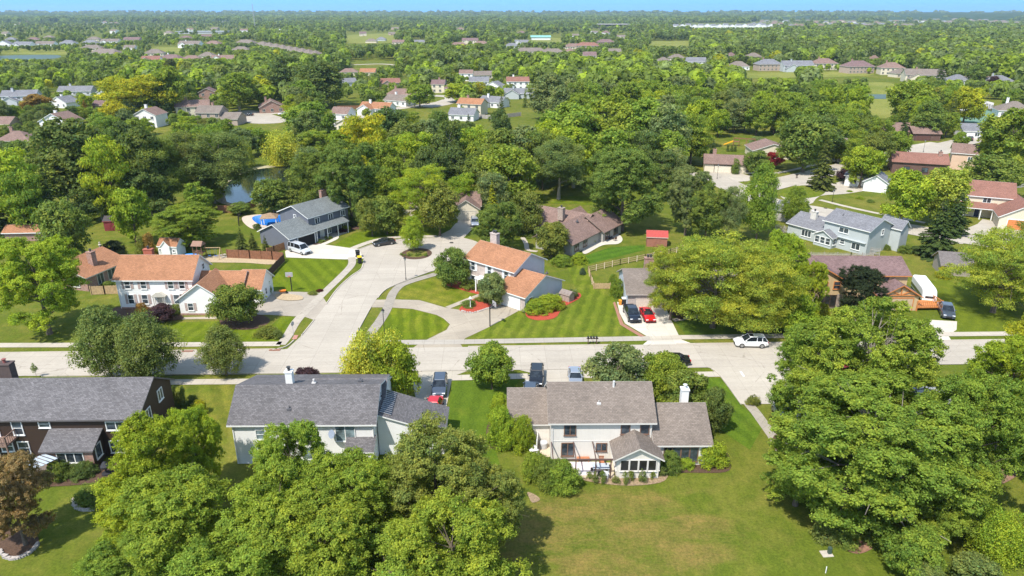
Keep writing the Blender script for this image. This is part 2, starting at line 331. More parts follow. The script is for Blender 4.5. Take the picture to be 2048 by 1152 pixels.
# beds
def bed(name, pts, mat, sm=5, z=.0145): sheet(name, pts, z, mat, sm=sm)
cI = P(833, 508); sheet('island_mulch', [(cI.x + 3.15 * math.cos(a), cI.y + 3.6 * math.sin(a)) for a in np.linspace(0, 6.1, 30)], .024, MULCH, world=True)
sheet('island_grass', [(cI.x + 2.1 * math.cos(a) * (1 + .1 * math.sin(3 * a)), cI.y + 2.3 * math.sin(a)) for a in np.linspace(0, 6.1, 30)], .028, grass('bed_cover', (.10, .14, .02), (.2, .17, .06), .6), world=True)
bed('red_mulch_bed', [(919, 621), (945, 625), (1006, 606), (1004, 596), (985, 588), (962, 592), (930, 608)], REDM)
bed('red_mulch_bed', [(1052, 632), (1075, 641), (1110, 636), (1126, 616), (1160, 596), (1158, 586), (1140, 588), (1122, 600), (1090, 610), (1058, 612)], REDM)
bed('red_mulch_bed', [(893, 570), (915, 578), (962, 590), (965, 582), (935, 566), (905, 562)], REDM)
bed('brown_mulch_bed', [(440, 640), (450, 655), (490, 660), (525, 654), (540, 640), (520, 630), (470, 628)], MULCH)
bed('brown_mulch_bed', [(232, 615), (230, 632), (300, 642), (360, 640), (360, 630), (300, 616)], MULCH)
bed('brown_mulch_bed', [(618, 484), (632, 490), (660, 478), (668, 466), (650, 466), (630, 476)], MULCH)
bed('brown_mulch_bed', [(650, 470), (690, 462), (730, 456), (720, 444), (680, 452)], MULCH)
bed('brown_mulch_bed', [(-20, 1090), (20, 1117), (60, 1105), (78, 1085), (60, 1060), (-20, 1060)], MULCH)
bed('planting_bed', [(1170, 962), (1250, 972), (1320, 966), (1338, 948), (1338, 930), (1230, 950), (1170, 950)], M('dry_soil', (.25, .18, .11), .95, scale=5, var=.35))
bed('brown_mulch_bed', [(1325, 948), (1370, 946), (1450, 945), (1460, 925), (1440, 900), (1330, 900)], MULCH)
bed('brown_mulch_bed', [(1332, 618), (1362, 640), (1372, 622), (1370, 606), (1335, 606)], MULCH)
bed('brown_mulch_bed', [(1230, 604), (1247, 648), (1290, 673), (1280, 674), (1240, 650), (1226, 606)], M('reddish_edging', (.3, .15, .1)), 0)
bed('brown_mulch_bed', [(85, 968), (100, 974), (200, 965), (235, 942), (225, 925), (150, 930)], MULCH)
bed('brown_mulch_bed', [(975, 890), (1010, 900), (1065, 892), (1075, 870), (985, 840)], MULCH)
bed('dirt_patch', [(415, 512), (560, 518), (545, 529), (490, 526), (410, 524)], SAND, 4, .0145)
bed('dirt_patch', [(555, 588), (600, 592), (604, 600), (575, 602), (552, 597)], SAND, 4, .03)
bed('dirt_patch', [(1550, 870), (1570, 880), (1560, 905), (1545, 890)], MULCH)
bed('dirt_patch', [(1960, 940), (2005, 930), (2040, 945), (2000, 970), (1965, 965)], M('bare_soil', (.22, .13, .09), .95, scale=3, var=.3))
bed('dirt_patch', [(1690, 1085), (1715, 1080), (1745, 1095), (1720, 1108), (1695, 1102)], M('bare_soil2', (.22, .12, .08), .95, scale=3, var=.3))
bed('dirt_patch', [(1055, 985), (1070, 990), (1080, 1000), (1065, 1006), (1058, 996)], M('dry_soil'))
sheet('patio', [(1165, 500), (1180, 484), (1212, 471), (1236, 469), (1245, 479), (1236, 488), (1205, 491), (1172, 508)], .0165, NEWC, sm=5)
sheet('patio', [(1105, 926), (1228, 926), (1228, 958), (1100, 954)], .0165, M('patio_tan', (.48, .40, .30), .85, scale=3))
sheet('patio', [(1066, 880), (1100, 880), (1100, 915), (1066, 915)], .0165, M('patio_tan'))
sheet('patio', [(484, 440), (492, 432), (540, 428), (572, 432), (572, 462), (530, 462), (500, 456)], .0165, M('pool_deck', (.50, .40, .32), .85, scale=2), sm=4)
sheet('patio', [(20, 905), (110, 905), (105, 958), (20, 958)], .0165, M('dark_patio', (.16, .13, .11), .9, scale=2))
# mown lawns
def lawn(pts, **k):
    n = 'mown_grass_%d' % len(MATS); LZ[0] += .0004; sheet('lawn', pts, LZ[0], grass(n, **k))
LZ = [.0008]
G1 = (.095, .155, .008)
lawn([(576, 517), (692, 520), (695, 532), (672, 552), (640, 582), (538, 582), (546, 556)], col=G1, dry=(.16, .18, .02), dryness=.35, stripe=.13, ang=-32, width=1.3)
lawn([(800, 597), (796, 586), (812, 573), (838, 564), (880, 553), (960, 574), (962, 590), (893, 614), (840, 599)], col=(.10, .15, .01), dry=(.19, .18, .03), dryness=.5, stripe=.08, ang=-55, width=1.2)
lawn([(783, 617), (825, 619), (873, 631), (888, 640), (897, 650), (885, 662), (855, 677), (750, 681), (765, 652)], col=G1, dry=(.17, .18, .02), dryness=.4, stripe=.17, ang=-8, width=1.0)
lawn([(935, 677), (1046, 618), (1060, 640), (1110, 640), (1160, 600), (1130, 520), (1172, 520), (1184, 572), (1222, 582), (1246, 648), (1292, 672)], col=(.095, .15, .012), dry=(.17, .18, .03), dryness=.45, stripe=.16, ang=14, width=1.0)
lawn([(150, 684), (185, 640), (240, 645), (355, 645), (445, 642), (445, 660), (535, 658), (560, 634), (592, 634), (565, 683)], col=G1, dry=(.14, .17, .02), dryness=.3, stripe=.1, ang=8, width=1.1)
lawn([(345, 770), (470, 770), (452, 890), (395, 895), (370, 820)], col=(.09, .14, .015), dry=(.17, .16, .03), dryness=.45, stripe=.12, ang=-28, width=1.3)
lawn([(905, 762), (1040, 760), (1010, 800), (985, 880), (1000, 930), (950, 945), (890, 870)], col=(.075, .14, .012), dry=(.13, .15, .02), dryness=.35, stripe=.08, ang=3, width=1.2)
lawn([(1400, 756), (1441, 756), (1484, 812), (1528, 850), (1500, 900), (1470, 880), (1440, 860), (1420, 790)], col=(.075, .145, .012), dry=(.13, .16, .02), dryness=.3, stripe=.12, ang=-24, width=1.1)
lawn([(665, 492), (708, 466), (740, 458), (910, 452), (880, 470), (808, 471), (740, 481), (702, 496)], col=G1, dry=(.13, .16, .02), dryness=.3, stripe=.07, ang=-60, width=1.2)
lawn([(1150, 518), (1220, 495), (1290, 490), (1290, 500), (1172, 530)], col=(.06, .14, .012), dry=(.1, .15, .02), dryness=.2, stripe=.1, ang=60)
lawn([(1060, 388), (1200, 395), (1190, 412), (1155, 408), (1070, 405)], col=(.10, .16, .01), dry=(.18, .19, .03), dryness=.4, stripe=.08, ang=20, width=2)
lawn([(1365, 660), (1350, 643), (1500, 630), (1600, 640), (1600, 668), (1372, 670)], col=(.07, .13, .015), dry=(.12, .14, .03), dryness=.3)
lawn([(1900, 520), (2040, 640), (2050, 664), (1900, 664), (1916, 640), (1850, 560)], col=(.10, .15, .012), dry=(.17, .17, .03), dryness=.4, stripe=.06, ang=40)
# water
def water():
    t = NT('pond_water'); o = t.obj(); n = t.noise(t.mapping(o, 0, (1, .5, 1)), 1.5, 4, .6)
    t.bsdf((.010, .018, .014), .08, 0, .28, bump=n, bd=.02, bs=.15); return t.m
WAT = water()
sheet('pond_water', [(440, 392), (470, 356), (500, 342), (545, 335), (600, 329), (660, 326), (665, 345), (600, 372), (560, 392), (520, 404), (470, 408)], .02, WAT, sm=4)
sheet('pond_bank', [(430, 395), (465, 352), (495, 337), (545, 330), (600, 324), (665, 322), (670, 350), (600, 376), (560, 397), (520, 409), (465, 412)], .014, M('dry_bank', (.34, .30, .18), .95, scale=1.5, var=.2), sm=4)
sheet('pond_water', [(-30, 113), (50, 110), (110, 110), (122, 113), (110, 117), (70, 119), (0, 121), (-60, 118)], .03, M('murky_water', (.06, .09, .06), .45, spec=.2), sm=4)
sheet('pond_water', [(1735, 189), (1772, 189), (1772, 198), (1735, 198)], .03, M('murky_water'))
sheet('pond_water', [(1225, 75), (1290, 74), (1290, 77), (1225, 78)], .03, M('murky_water'))
sheet('pool_water', [(504, 437), (520, 431), (560, 430), (566, 447), (545, 452), (518, 449)], .03, M('pool_blue', (.02, .16, .55), .08, spec=.6), sm=4)
# streets further off
def street(pts, w_, z=.016, mat=CON): ribbon('street', pts, w_, z, mat)
street([(1400, 345), (1440, 362), (1490, 385), (1560, 412), (1620, 420), (1700, 437), (1800, 455), (1905, 473), (2100, 500)], 9, .017)
street([(1490, 384), (1560, 366), (1640, 347), (1700, 332), (1765, 315), (1850, 299), (1930, 283), (1990, 262)], 9, .021)
ribbon('pavement', [(1640, 400), (1700, 415), (1780, 432), (1850, 446)], 1.5, .0125, WALK); ribbon('pavement', [(1500, 352), (1560, 345), (1620, 332), (1690, 316)], 1.5, .0126, WALK)
sheet('street_apron', [(1560, 392), (1620, 360), (1660, 368), (1700, 360), (1735, 378), (1690, 388), (1640, 392), (1616, 410)], .013, CON2, sm=3)
sheet('grass_island', [(1556, 388), (1590, 373), (1630, 372), (1652, 380), (1640, 392), (1608, 397), (1575, 396)], .0235, grass('island_lawn', (.095, .15, .012), (.17, .17, .03), .4), sm=3)
sheet('street_apron', [(1800, 310), (1850, 296), (1870, 303), (1900, 296), (1905, 305), (1840, 318)], .013, CON2, sm=3)
sheet('side_street', [(462, 226), (500, 221), (530, 226), (572, 238), (560, 246), (505, 247), (480, 238)], .018, CON, sm=4)
street([(530, 228), (570, 224), (620, 220)], 8, .014)
street([(640, 262), (745, 225), (800, 216), (850, 210), (893, 203), (903, 196), (880, 192), (760, 188)], 8)
street([(845, 214), (880, 208), (905, 200)], 12, .022)
street([(700, 130), (760, 128), (800, 131)], 7)
sheet('tennis_court', [(1915, 235), (1975, 219), (1995, 228), (1980, 246), (1925, 245)], .02, M('court_green', (.12, .21, .15), .9))
sheet('tennis_court', [(1925, 213), (1972, 202), (1988, 206), (1985, 218), (1918, 222)], .02, M('court_pale', (.45, .43, .40), .9))
for q in ([(1560, 145), (1720, 142), (1730, 152), (1480, 156), (1470, 146)], [(1735, 165), (1790, 168), (1790, 188), (1735, 188)], [(1735, 198), (1780, 198), (1785, 232), (1735, 232)], [(300, 96), (370, 94), (400, 100), (350, 106)], [(700, 70), (850, 66), (860, 80), (700, 86)], [(1060, 78), (1120, 76), (1130, 88), (1060, 90)], [(1290, 84), (1380, 82), (1390, 98), (1290, 100)], [(0, 98), (150, 92), (170, 108), (0, 107)]):
    sheet('meadow', q, .006, grass('meadow_far', (.14, .19, .03), (.22, .22, .06), .6), sm=3)
# far ridge that closes the view
hv = MB(); n = 160; prev = None
for ring, (rad, hh) in enumerate(((5200, 0), (6600, 26), (8200, 40), (9000, 41))):
    row = []
    for i in range(n + 1):
        a = R(25 + 130 * i / n); row.append((rad * math.cos(a), rad * math.sin(a), hh * (1 + .10 * math.sin(i * .21) + .06 * math.sin(i * .57 + 1)) + (.6 * random.random() * ring)))
    if prev:
        for i in range(n): hv.poly([prev[i], row[i], row[i + 1], prev[i + 1]])
    prev = row
t = NT('far_woods'); nn = t.noise(t.mapping(t.obj(), 0, (1, .35, 1)), .012, 6, .8); t.bsdf(t.ramp(nn, .35, .65, (.02, .045, .02), (.06, .095, .035)), 1, 0, .0)
o = hv.build('hills', t.m); tag(o, kind='structure')
if o.data.polygons[0].normal.z < 0: o.data.flip_normals()
# ================================================================ HOUSES
class House:
    """built in a local frame: x along the front wall, y into the house, z up"""
    def __init__(s, label, o, th, wall, roof, trim=WHITE, name='house', cat='house', group=None):
        s.e = empty(name, (o[0], o[1], 0), th, label, cat, group); s.W = MB(); s.R = MB(); s.R2 = MB(); s.T = MB()
        s.wm = wall; s.rm = roof; s.tm = trim
    def slab(s, a, b, c, d, th=.16):
        """a,b along the eave, c,d along the ridge (above b,a); underside passes through them"""
        a, b, c, d = map(Vector, (a, b, c, d)); n = (b - a).cross(d - a).normalized()
        if n.z < 0: n = -n
        k = Vector((0, 0, th / max(n.z, .3)))
        top = [p + k for p in (a, b, c, d)]; s.R.poly(top if (b - a).cross(d - a).z > 0 else top[::-1])
        lo = (a, b, c, d)
        for i in range(4):
            j = (i + 1) % 4; s.T.poly([lo[i], lo[j], top[j], top[i]])
        s.T.poly([d, c, b, a])
    def walls(s, x0, x1, y0, y1, z0, ze): s.W.box(x0, x1, y0, y1, z0, ze)
    def gable(s, x0, x1, y0, y1, ze, zr, axis='x', ov=.4, ridge=.5, z0=0, ze2=None, ends=None):
        ze2 = ze if ze2 is None else ze2; e0, e1 = ends or (ov, ov)
        if axis == 'x':
            ym = y0 + (y1 - y0) * ridge; prof = [(y0, z0), (y1, z0), (y1, ze2), (ym, zr), (y0, ze)]
            i = len(s.W.v); s.W.v += [(x0, y, z) for y, z in prof] + [(x1, y, z) for y, z in prof]
            f = lambda x, y, z: (x, y, z); a0, a1, b0, b1, bm = x0, x1, y0, y1, ym
        else:
            xm = x0 + (x1 - x0) * ridge; prof = [(x1, z0), (x0, z0), (x0, ze), (xm, zr), (x1, ze2)]
            i = len(s.W.v); s.W.v += [(x, y0, z) for x, z in prof] + [(x, y1, z) for x, z in prof]
            f = lambda y, x, z: (x, y, z); a0, a1, b0, b1, bm = y0, y1, x0, x1, xm
        s.W.f.append((i + 4, i + 3, i + 2, i + 1, i)[::1]); s.W.f.append((i + 5, i + 6, i + 7, i + 8, i + 9)); s.W.mi += [0, 0]
        for j in range(5): k = (j + 1) % 5; s.W.f.append((i + j, i + k, i + 5 + k, i + 5 + j)); s.W.mi.append(0)
        sl = (zr - ze) / (bm - b0); sl2 = (zr - ze2) / (b1 - bm)
        s.slab(f(a0 - e0, b0 - ov, ze - sl * ov), f(a1 + e1, b0 - ov, ze - sl * ov), f(a1 + e1, bm + .01, zr), f(a0 - e0, bm + .01, zr))
        s.slab(f(a0 - e0, b1 + ov, ze2 - sl2 * ov), f(a1 + e1, b1 + ov, ze2 - sl2 * ov), f(a1 + e1, bm - .01, zr), f(a0 - e0, bm - .01, zr))
    def shed(s, x0, x1, y0, y1, zs, ov=.3, z0=0):
        """zs = heights at (x0,y0),(x1,y0),(x1,y1),(x0,y1)"""
        i = len(s.W.v); c = ((x0, y0), (x1, y0), (x1, y1), (x0, y1)); s.W.v += [(*p, z0) for p in c] + [(*p, z) for p, z in zip(c, zs)]
        for q in ((3, 2, 1, 0), (4, 5, 6, 7), (0, 1, 5, 4), (1, 2, 6, 5), (2, 3, 7, 6), (3, 0, 4, 7)): s.W.f.append(tuple(i + k for k in q)); s.W.mi.append(0)
        gx = (zs[1] - zs[0]) / (x1 - x0); gy = (zs[3] - zs[0]) / (y1 - y0); z = lambda x, y: zs[0] + gx * (x - x0) + gy * (y - y0) + .004
        q = [(x0 - ov, y0 - ov), (x1 + ov, y0 - ov), (x1 + ov, y1 + ov), (x0 - ov, y1 + ov)]; s.slab(*[(*p, z(*p)) for p in q])
    def hip(s, x0, x1, y0, y1, ze, zr, ov=.45, z0=0, inset=None):
        s.W.box(x0, x1, y0, y1, z0, ze); X0, X1, Y0, Y1 = x0 - ov, x1 + ov, y0 - ov, y1 + ov
        lo = [(X0, Y0), (X1, Y0), (X1, Y1), (X0, Y1)]
        if X1 - X0 >= Y1 - Y0: d = (Y1 - Y0) / 2 if inset is None else inset; r = [(X0 + d, (Y0 + Y1) / 2), (X1 - d, (Y0 + Y1) / 2)]; F = ((0, 1, 5, 4), (1, 2, 5), (2, 3, 4, 5), (3, 0, 4))
        else: d = (X1 - X0) / 2 if inset is None else inset; r = [((X0 + X1) / 2, Y0 + d), ((X0 + X1) / 2, Y1 - d)]; F = ((0, 1, 4), (1, 2, 5, 4), (2, 3, 5), (3, 0, 4, 5))
        v = [(*p, ze + .17) for p in lo] + [(*p, zr) for p in r]
        for q in F: s.R.poly([v[k] for k in q])
        s.T.box(X0, X1, Y0, Y1, ze - .02, ze + .168)
    def place(s, face, u, z, at):
        """matrix-free placing: returns f(a, out, b) -> local point; a along wall, out outwards, b up"""
        if face == 'S': return lambda a, q, b: (u + a, at - q, z + b)
        if face == 'N': return lambda a, q, b: (u - a, at + q, z + b)
        if face == 'E': return lambda a, q, b: (at + q, u + a, z + b)
        return lambda a, q, b: (at - q, u - a, z + b)
    def bx(s, m, g, a0, a1, q0, q1, b0, b1):
        pts = [g(a0, q0, b0), g(a1, q0, b0), g(a1, q1, b0), g(a0, q1, b0), g(a0, q0, b1), g(a1, q0, b1), g(a1, q1, b1), g(a0, q1, b1)]
        m.hexa([pts[k] for k in (3, 2, 1, 0, 7, 6, 5, 4)])
    def win(s, face, at, u, z, w, h, n=1, sash=True, frame=None, glass=None, shut=None, t=.09):
        """window centred at u along the wall, sill at z"""
        g = s.place(face, u, z, at); m = MB(); fw = t
        s.bx(m, g, -w / 2 - fw, -w / 2, 0, .09, -fw, h + fw); s.bx(m, g, w / 2, w / 2 + fw, 0, .09, -fw, h + fw)
        s.bx(m, g, -w / 2, w / 2, 0, .09, -fw, 0); s.bx(m, g, -w / 2, w / 2, 0, .09, h, h + fw)
        for k in range(1, n): x = -w / 2 + w * k / n; s.bx(m, g, x - .05, x + .05, 0, .075, 0, h)
        if sash and n == 1: s.bx(m, g, -w / 2, w / 2, 0, .06, h / 2 - .03, h / 2 + .03)
        s.bx(m, g, -w / 2 - fw - .05, w / 2 + fw + .05, 0, .14, -fw - .06, -fw)
        fo = m.build('window', frame or s.tm, s.e); p = MB(); s.bx(p, g, -w / 2, w / 2, .005, .03, 0, h); p.build('pane', glass or GLASS, fo)
        if shut:
            for sg in (-1, 1):
                q = MB(); c = sg * (w / 2 + fw + .24); s.bx(q, g, c - .2, c + .2, .0, .05, -.08, h + .08)
                for b in range(int(h / .18)): s.bx(q, g, c - .16, c + .16, .05, .065, b * .18 + .02, b * .18 + .12)
                q.build('shutter', shut, fo)
        return fo
    def door(s, face, at, u, w, h, mat, z=.1, frame=None):
        g = s.place(face, u, z, at); m = MB()
        for a, b in ((-w / 2 - .12, -w / 2), (w / 2, w / 2 + .12)): s.bx(m, g, a, b, 0, .1, 0, h)
        s.bx(m, g, -w / 2 - .12, w / 2 + .12, 0, .1, h, h + .14); fo = m.build('door_frame', frame or s.tm, s.e)
        d = MB(); s.bx(d, g, -w / 2, w / 2, .0, .05, 0, h)
        for i in (0, 1):
            for b in (.25, 1.2): s.bx(d, g, -w / 2 + .12 + i * (w / 2 - .06), -w / 2 + w / 2 - .06 + i * (w / 2 - .06), .05, .065, b, b + .7)
        d.build('door', mat, fo)
    def garage(s, face, at, u, w, h, mat, z=.05):
        g = s.place(face, u, z, at); m = MB()
        for k in range(4): s.bx(m, g, -w / 2, w / 2, 0, .05, k * h / 4 + .02, (k + 1) * h / 4 - .02)
        s.bx(m, g, -w / 2, w / 2, 0, .03, 0, h); d = m.build('garage_door', mat, s.e); f = MB()
        for a, b in ((-w / 2 - .14, -w / 2), (w / 2, w / 2 + .14)): s.bx(f, g, a, b, 0, .09, 0, h)
        s.bx(f, g, -w / 2 - .14, w / 2 + .14, 0, .09, h, h + .16); f.build('garage_door_frame', s.tm, d)
    def chimney(s, x, y, w, d, z0, z1, mat, cap=None, pots=1, potmat=None):
        m = MB(); m.box(x - w / 2, x + w / 2, y - d / 2, y + d / 2, z0, z1); m.box(x - w / 2 - .07, x + w / 2 + .07, y - d / 2 - .07, y + d / 2 + .07, z1, z1 + .14)
        s.chims = getattr(s, 'chims', []) + [m.build('chimney', mat)]; p = MB()
        for k in range(pots):
            xx = x + (k - (pots - 1) / 2) * .5; p.tube([(xx, y, z1 + .13), (xx, y, z1 + .5)], .16, 10); p.tube([(xx, y, z1 + .55), (xx, y, z1 + .62)], .24, 10)
        q = p.build('chimney_cap', potmat or M('flue', (.05, .05, .05), .6)); q.parent = s.chims[-1]
    def vent(s, x, y, z, r=.08, h=.5, mat=None):
        m = MB(); m.tube([(x, y, z - .2), (x, y, z + h)], r, 8); m.box(x - .22, x + .22, y - .25, y + .2, z - .14, z + .06); o = m.build('roof_vent', mat or M('vent_grey', (.10, .10, .11), .6)); s.chims = getattr(s, 'chims', []) + [o]
    def part(s, name, mb, mat, parent=None, **k): return mb.build(name, mat, parent or s.e, **k)
    def finish(s):
        s.W.build('wall', s.wm, s.e); r = s.R.build('roof', s.rm, s.e); s.T.build('trim', s.tm, r)
        for c in getattr(s, 'chims', []): c.parent = r
        return s

def spouts(h, pts, mat=None):
    for x, y, z in pts:
        m = MB(); m.box(x - .05, x + .05, y - .09, y - .01, .1, z); m.bar((x, y - .05, z), (x, y - .38, z + .02), .08); m.build('downspout', mat or h.tm, h.e)
BROWNSIDE = siding('dark_brown_siding', (.045, .028, .020), .22); REDBRICK = brick('red_brick', (.33, .13, .08), (.22, .09, .06))
GREYSH = shingle('shingle_grey', (.14, .132, .135), .78, 1.2); GREYSH2 = shingle('shingle_grey_brown', (.175, .155, .15)); TAUPE = shingle('shingle_taupe', (.20, .165, .14))
ORANGE = shingle('shingle_orange', (.34, .165, .09)); BLUEGREY = shingle('shingle_blue_grey', (.17, .185, .185)); BROWNSH = shingle('shingle_brown', (.225, .15, .125), .8, 1.2)
MAUVE = shingle('shingle_mauve', (.19, .125, .12), .8, 1.2); SLATE = shingle('shingle_slate', (.19, .19, .205), .8, 1.2); REDBR = shingle('shingle_red_brown', (.25, .125, .095))
WSIDE = siding('white_siding', (.76, .75, .73)); LGREY = siding('light_grey_siding', (.50, .50, .52)); BEIGEG = siding('beige_grey_panel', (.64, .60, .54), .4, True, .93); BLUES = siding('blue_grey_siding', (.135, .145, .175)); PALEBLUE = siding('pale_blue_siding', (.42, .45, .45))
PALEGABLE = siding('pale_gable_siding', (.50, .53, .58)); PINKBRICK = brick('pinkish_brick', (.45, .35, .31), (.36, .28, .25), (.5, .46, .42)); DKGLASS = glass_dark('dark_screen', (.012, .012, .014), .4)
TANW = siding('tan_siding', (.50, .36, .20), .6, True, .85); CREAM = siding('cream_siding', (.62, .55, .42)); DKBROWN = siding('brown_siding', (.13, .075, .06), .3, True); STONE = brick('rubble_stone', (.34, .24, .18), (.22, .15, .12))
GREYW = siding('grey_wall', (.36, .34, .31)); TANBRICK = brick('tan_brick', (.42, .30, .22), (.34, .24, .18))

# --- dark brown house, lower left
h = House('dark brown timber house with a grey roof and rear balcony at the lower left', (-60.0, 66.1), R(1.0), BROWNSIDE, GREYSH, M('dark_fascia', (.10, .09, .09), .6))
h.gable(0, 19.0, 0, 8.4, 5.0, 7.45, ridge=.52)
h.gable(-9, 0.1, 3.6, 8.6, 2.6, 5.0)
h.shed(9.6, 14.8, -2.3, .05, (2.4, 2.4, 3.55, 3.55), .3)
spouts(h, [(.08, 0, 4.9), (18.9, 0, 4.9)], DARKTRIM)
for u, z, w_, hh, n in ((.6, 3.1, 1.1, 1.5, 1), (5.9, 3.0, 1.0, 1.6, 1), (8.9, 3.9, 1.1, .8, 1), (16.6, 3.5, 2.0, .95, 2), (6.0, .5, 1.1, 1.5, 1), (4.2, .9, 1.2, 1.2, 1), (16.2, .6, 1.4, 1.4, 1), (2.3, .3, 1.6, 1.9, 2)): h.win('S', 0, u, z, w_, hh, n, frame=WHITE)
for y, z in ((5.6, 4.0), (2.4, 3.3)): h.win('E', 19.0, y, z, 1.0, 1.3, 2, frame=WHITE)
h.win('S', -2.3, 12.4, .9, 2.7, 1.15, 3, frame=WHITE); h.win('E', 14.8, -1.2, .9, 1.0, 1.5, 1, False, frame=WHITE)
h.door('S', 0, 3.3, .95, 2.1, M('white_door', (.7, .72, .75), .5), 2.75, WHITE)
m = MB(); m.box(9.58, 14.82, -2.34, -2.29, 0, .85); m.box(9.56, 9.6, -2.3, 0, 0, 2.3); m.box(9.58, 11.0, -2.33, -2.28, .85, 2.2); m.box(13.85, 14.82, -2.33, -2.28, .85, 2.2); h.part('brick_facing', m, REDBRICK)
b = MB(); b.box(1.0, 5.6, -1.9, 0, 2.55, 2.75)
for x in (1.05, 5.55): b.box(x - .06, x + .06, -1.88, -1.76, 0 if x < 3 else 0, 3.75)
DW = M('deck_brown', (.20, .13, .10), .8, scale=6, var=.3); bal = h.part('balcony', b, DW); b = MB(); b.box(1.0, 5.6, -1.9, -1.82, 3.65, 3.75)
for x in (1.0, 5.52): b.box(x, x + .08, -1.82, 0, 3.65, 3.75)
for k in range(15): b.box(1.1 + k * .31, 1.16 + k * .31, -1.88, -1.83, 2.75, 3.65)
for x in (1.02, 5.54):
    for k in range(6): b.box(x, x + .04, -1.7 + k * .3, -1.64 + k * .3, 2.75, 3.65)
b.build('railing', DW, bal)
h.chimney(2.5, 5.2, 1.5, 1.0, 5.5, 9.0, M('chimney_brown', (.085, .06, .055), .8), potmat=M('red_flue', (.25, .08, .07), .5))
h.vent(9.2, 3.6, 6.75); h.vent(10.2, 1.8, 5.9, .05, .35); h.vent(13.3, 4.0, 7.0, .12, .3)
h.finish()

# --- white and grey house, lower middle
h = House('white house with a long grey roof and solar panels at the bottom', (-30.1, 65.0), R(.6), WSIDE, GREYSH)
h.gable(0, 15.2, 0, 9.6, 5.2, 7.65, ridge=.37, ze2=5.6)
h.gable(7.5, 15.6, 5.0, 9.9, 5.2, 6.7, ov=.2, ridge=.35)
h.shed(15.3, 22.5, 1.6, 6.7, (5.15, 2.75, 2.75, 5.15), .3)
spouts(h, [(.08, 0, 5.1), (15.1, 0, 5.1)])
for u, z, w_, hh, n in ((3.0, 3.2, .95, 1.1, 1), (6.0, 3.2, 1.1, 1.2, 1), (12.1, 2.9, 2.0, 1.9, 2), (3.1, .5, 1.2, 1.7, 2), (8.4, .6, 2.2, 1.5, 2), (14.0, .7, 1.2, 1.4, 1)): h.win('S', 0, u, z, w_, hh, n, glass=glass_dark('pale_glass', (.12, .16, .17), .1))
h.win('S', 1.9, 18.5, .8, 1.6, 1.3, 2); h.win('E', 15.2, 4.8, 5.4, .7, .7, 1)
h.shed(12.4, 15.2, -1.6, .02, (2.5, 2.5, 3.2, 3.2), .2)
h.chimney(5.3, 4.6, .75, .75, 6.6, 8.9, WSIDE); h.vent(8.0, 4.4, 7.6, .12, .45, M('vent_white', (.5, .48, .46), .6)); h.vent(6.0, 1.2, 6.2, .06, .4); h.vent(13, 5.2, 7.5, .06, .2)
m = MB(); m.tube([(10.9, -.1, 3.6), (10.9, -.5, 4.0)], .04, 6); ring = []
for k in range(5): ring.append((10.9 - .02 * k * k * .3, -.55 - .055 * k, 4.1 + .03 * k))
m.tube(ring, [.05, .2, .32, .42, .48], 16); h.part('satellite_dish', m, M('dish_grey', (.22, .26, .33), .5))
h.finish(); roofobj = [c for c in h.e.children if c.name.startswith('roof')][0]
m = MB(); f2 = MB()
for k in range(12):
    y = 1.9 + k * .4; zf = lambda x: 5.15 - (x - 15.3) * .338 + .26
    m.hexa([(15.62, y, zf(15.62)), (16.8, y, zf(16.8)), (16.8, y + .33, zf(16.8)), (15.62, y + .33, zf(15.62)), (15.62, y, zf(15.62) + .06), (16.8, y, zf(16.8) + .06), (16.8, y + .33, zf(16.8) + .06), (15.62, y + .33, zf(15.62) + .06)])
sp = h.part('solar_panel', m, M('solar_cells', (.02, .025, .04), .2, spec=.6), roofobj)
for k in range(13): y = 1.86 + k * .4; f2.hexa([(15.6, y, zf(15.6)), (16.83, y, zf(16.83)), (16.83, y + .05, zf(16.83)), (15.6, y + .05, zf(15.6)), (15.6, y, zf(15.6) + .08), (16.83, y, zf(16.83) + .08), (16.83, y + .05, zf(16.83) + .08), (15.6, y + .05, zf(15.6) + .08)])
h.part('solar_frame', f2, M('alu', (.5, .5, .5), .4, metal=.6), roofobj)

# --- beige house with screened porch, lower centre
BT = M('beige_trim', (.60, .57, .53), .6, var=.05); BRN = M('brown_frame', (.17, .10, .07), .6)
h = House('beige two-storey house with a taupe roof and gabled screened porch at the lower centre', (4.3, 65.5), R(.5), BEIGEG, TAUPE, BT)
h.gable(0, 10.9, 0, 7.4, 5.15, 7.7, ov=.42)
h.gable(-4.5, -.02, 3.2, 10.9, 2.9, 5.1, ov=.35)
h.gable(10.92, 16.9, -.9, 7.0, 2.85, 5.35, ov=.4, ends=(0, .5))
h.gable(6.75, 11.2, -3.2, .02, 2.62, 3.85, 'y', ov=.45)
spouts(h, [(.12, 0, 5.0), (10.8, 0, 5.0), (11.05, -.9, 2.75)])
for u, z, w_, hh, n in ((2.0, 3.4, 1.15, 1.25, 2), (8.0, 3.5, .85, 1.15, 1), (10.1, 3.5, .85, 1.15, 1), (1.8, .75, 1.25, 1.55, 2), (5.5, 1.35, 1.05, .9, 2)): h.win('S', 0, u, z, w_, hh, n, False, frame=BRN)
m = MB(); m.box(0, 6.7, -.03, .0, 2.55, 2.66); m.box(-.06, .06, -.06, .06, 0, 5.0); h.part('wall_band', m, BT)
for k in range(4): h.win('S', -3.2, 7.55 + k * .97, 1.05, .8, 1.25, 1, False, frame=BT, glass=DKGLASS, t=.08)
for k in range(3): h.win('W', 6.75, -2.7 + k * .95, 1.05, .75, 1.25, 1, False, frame=BT, glass=DKGLASS, t=.08); h.win('E', 11.2, -2.7 + k * .95, 1.05, .75, 1.25, 1, False, frame=BT, glass=DKGLASS, t=.08)
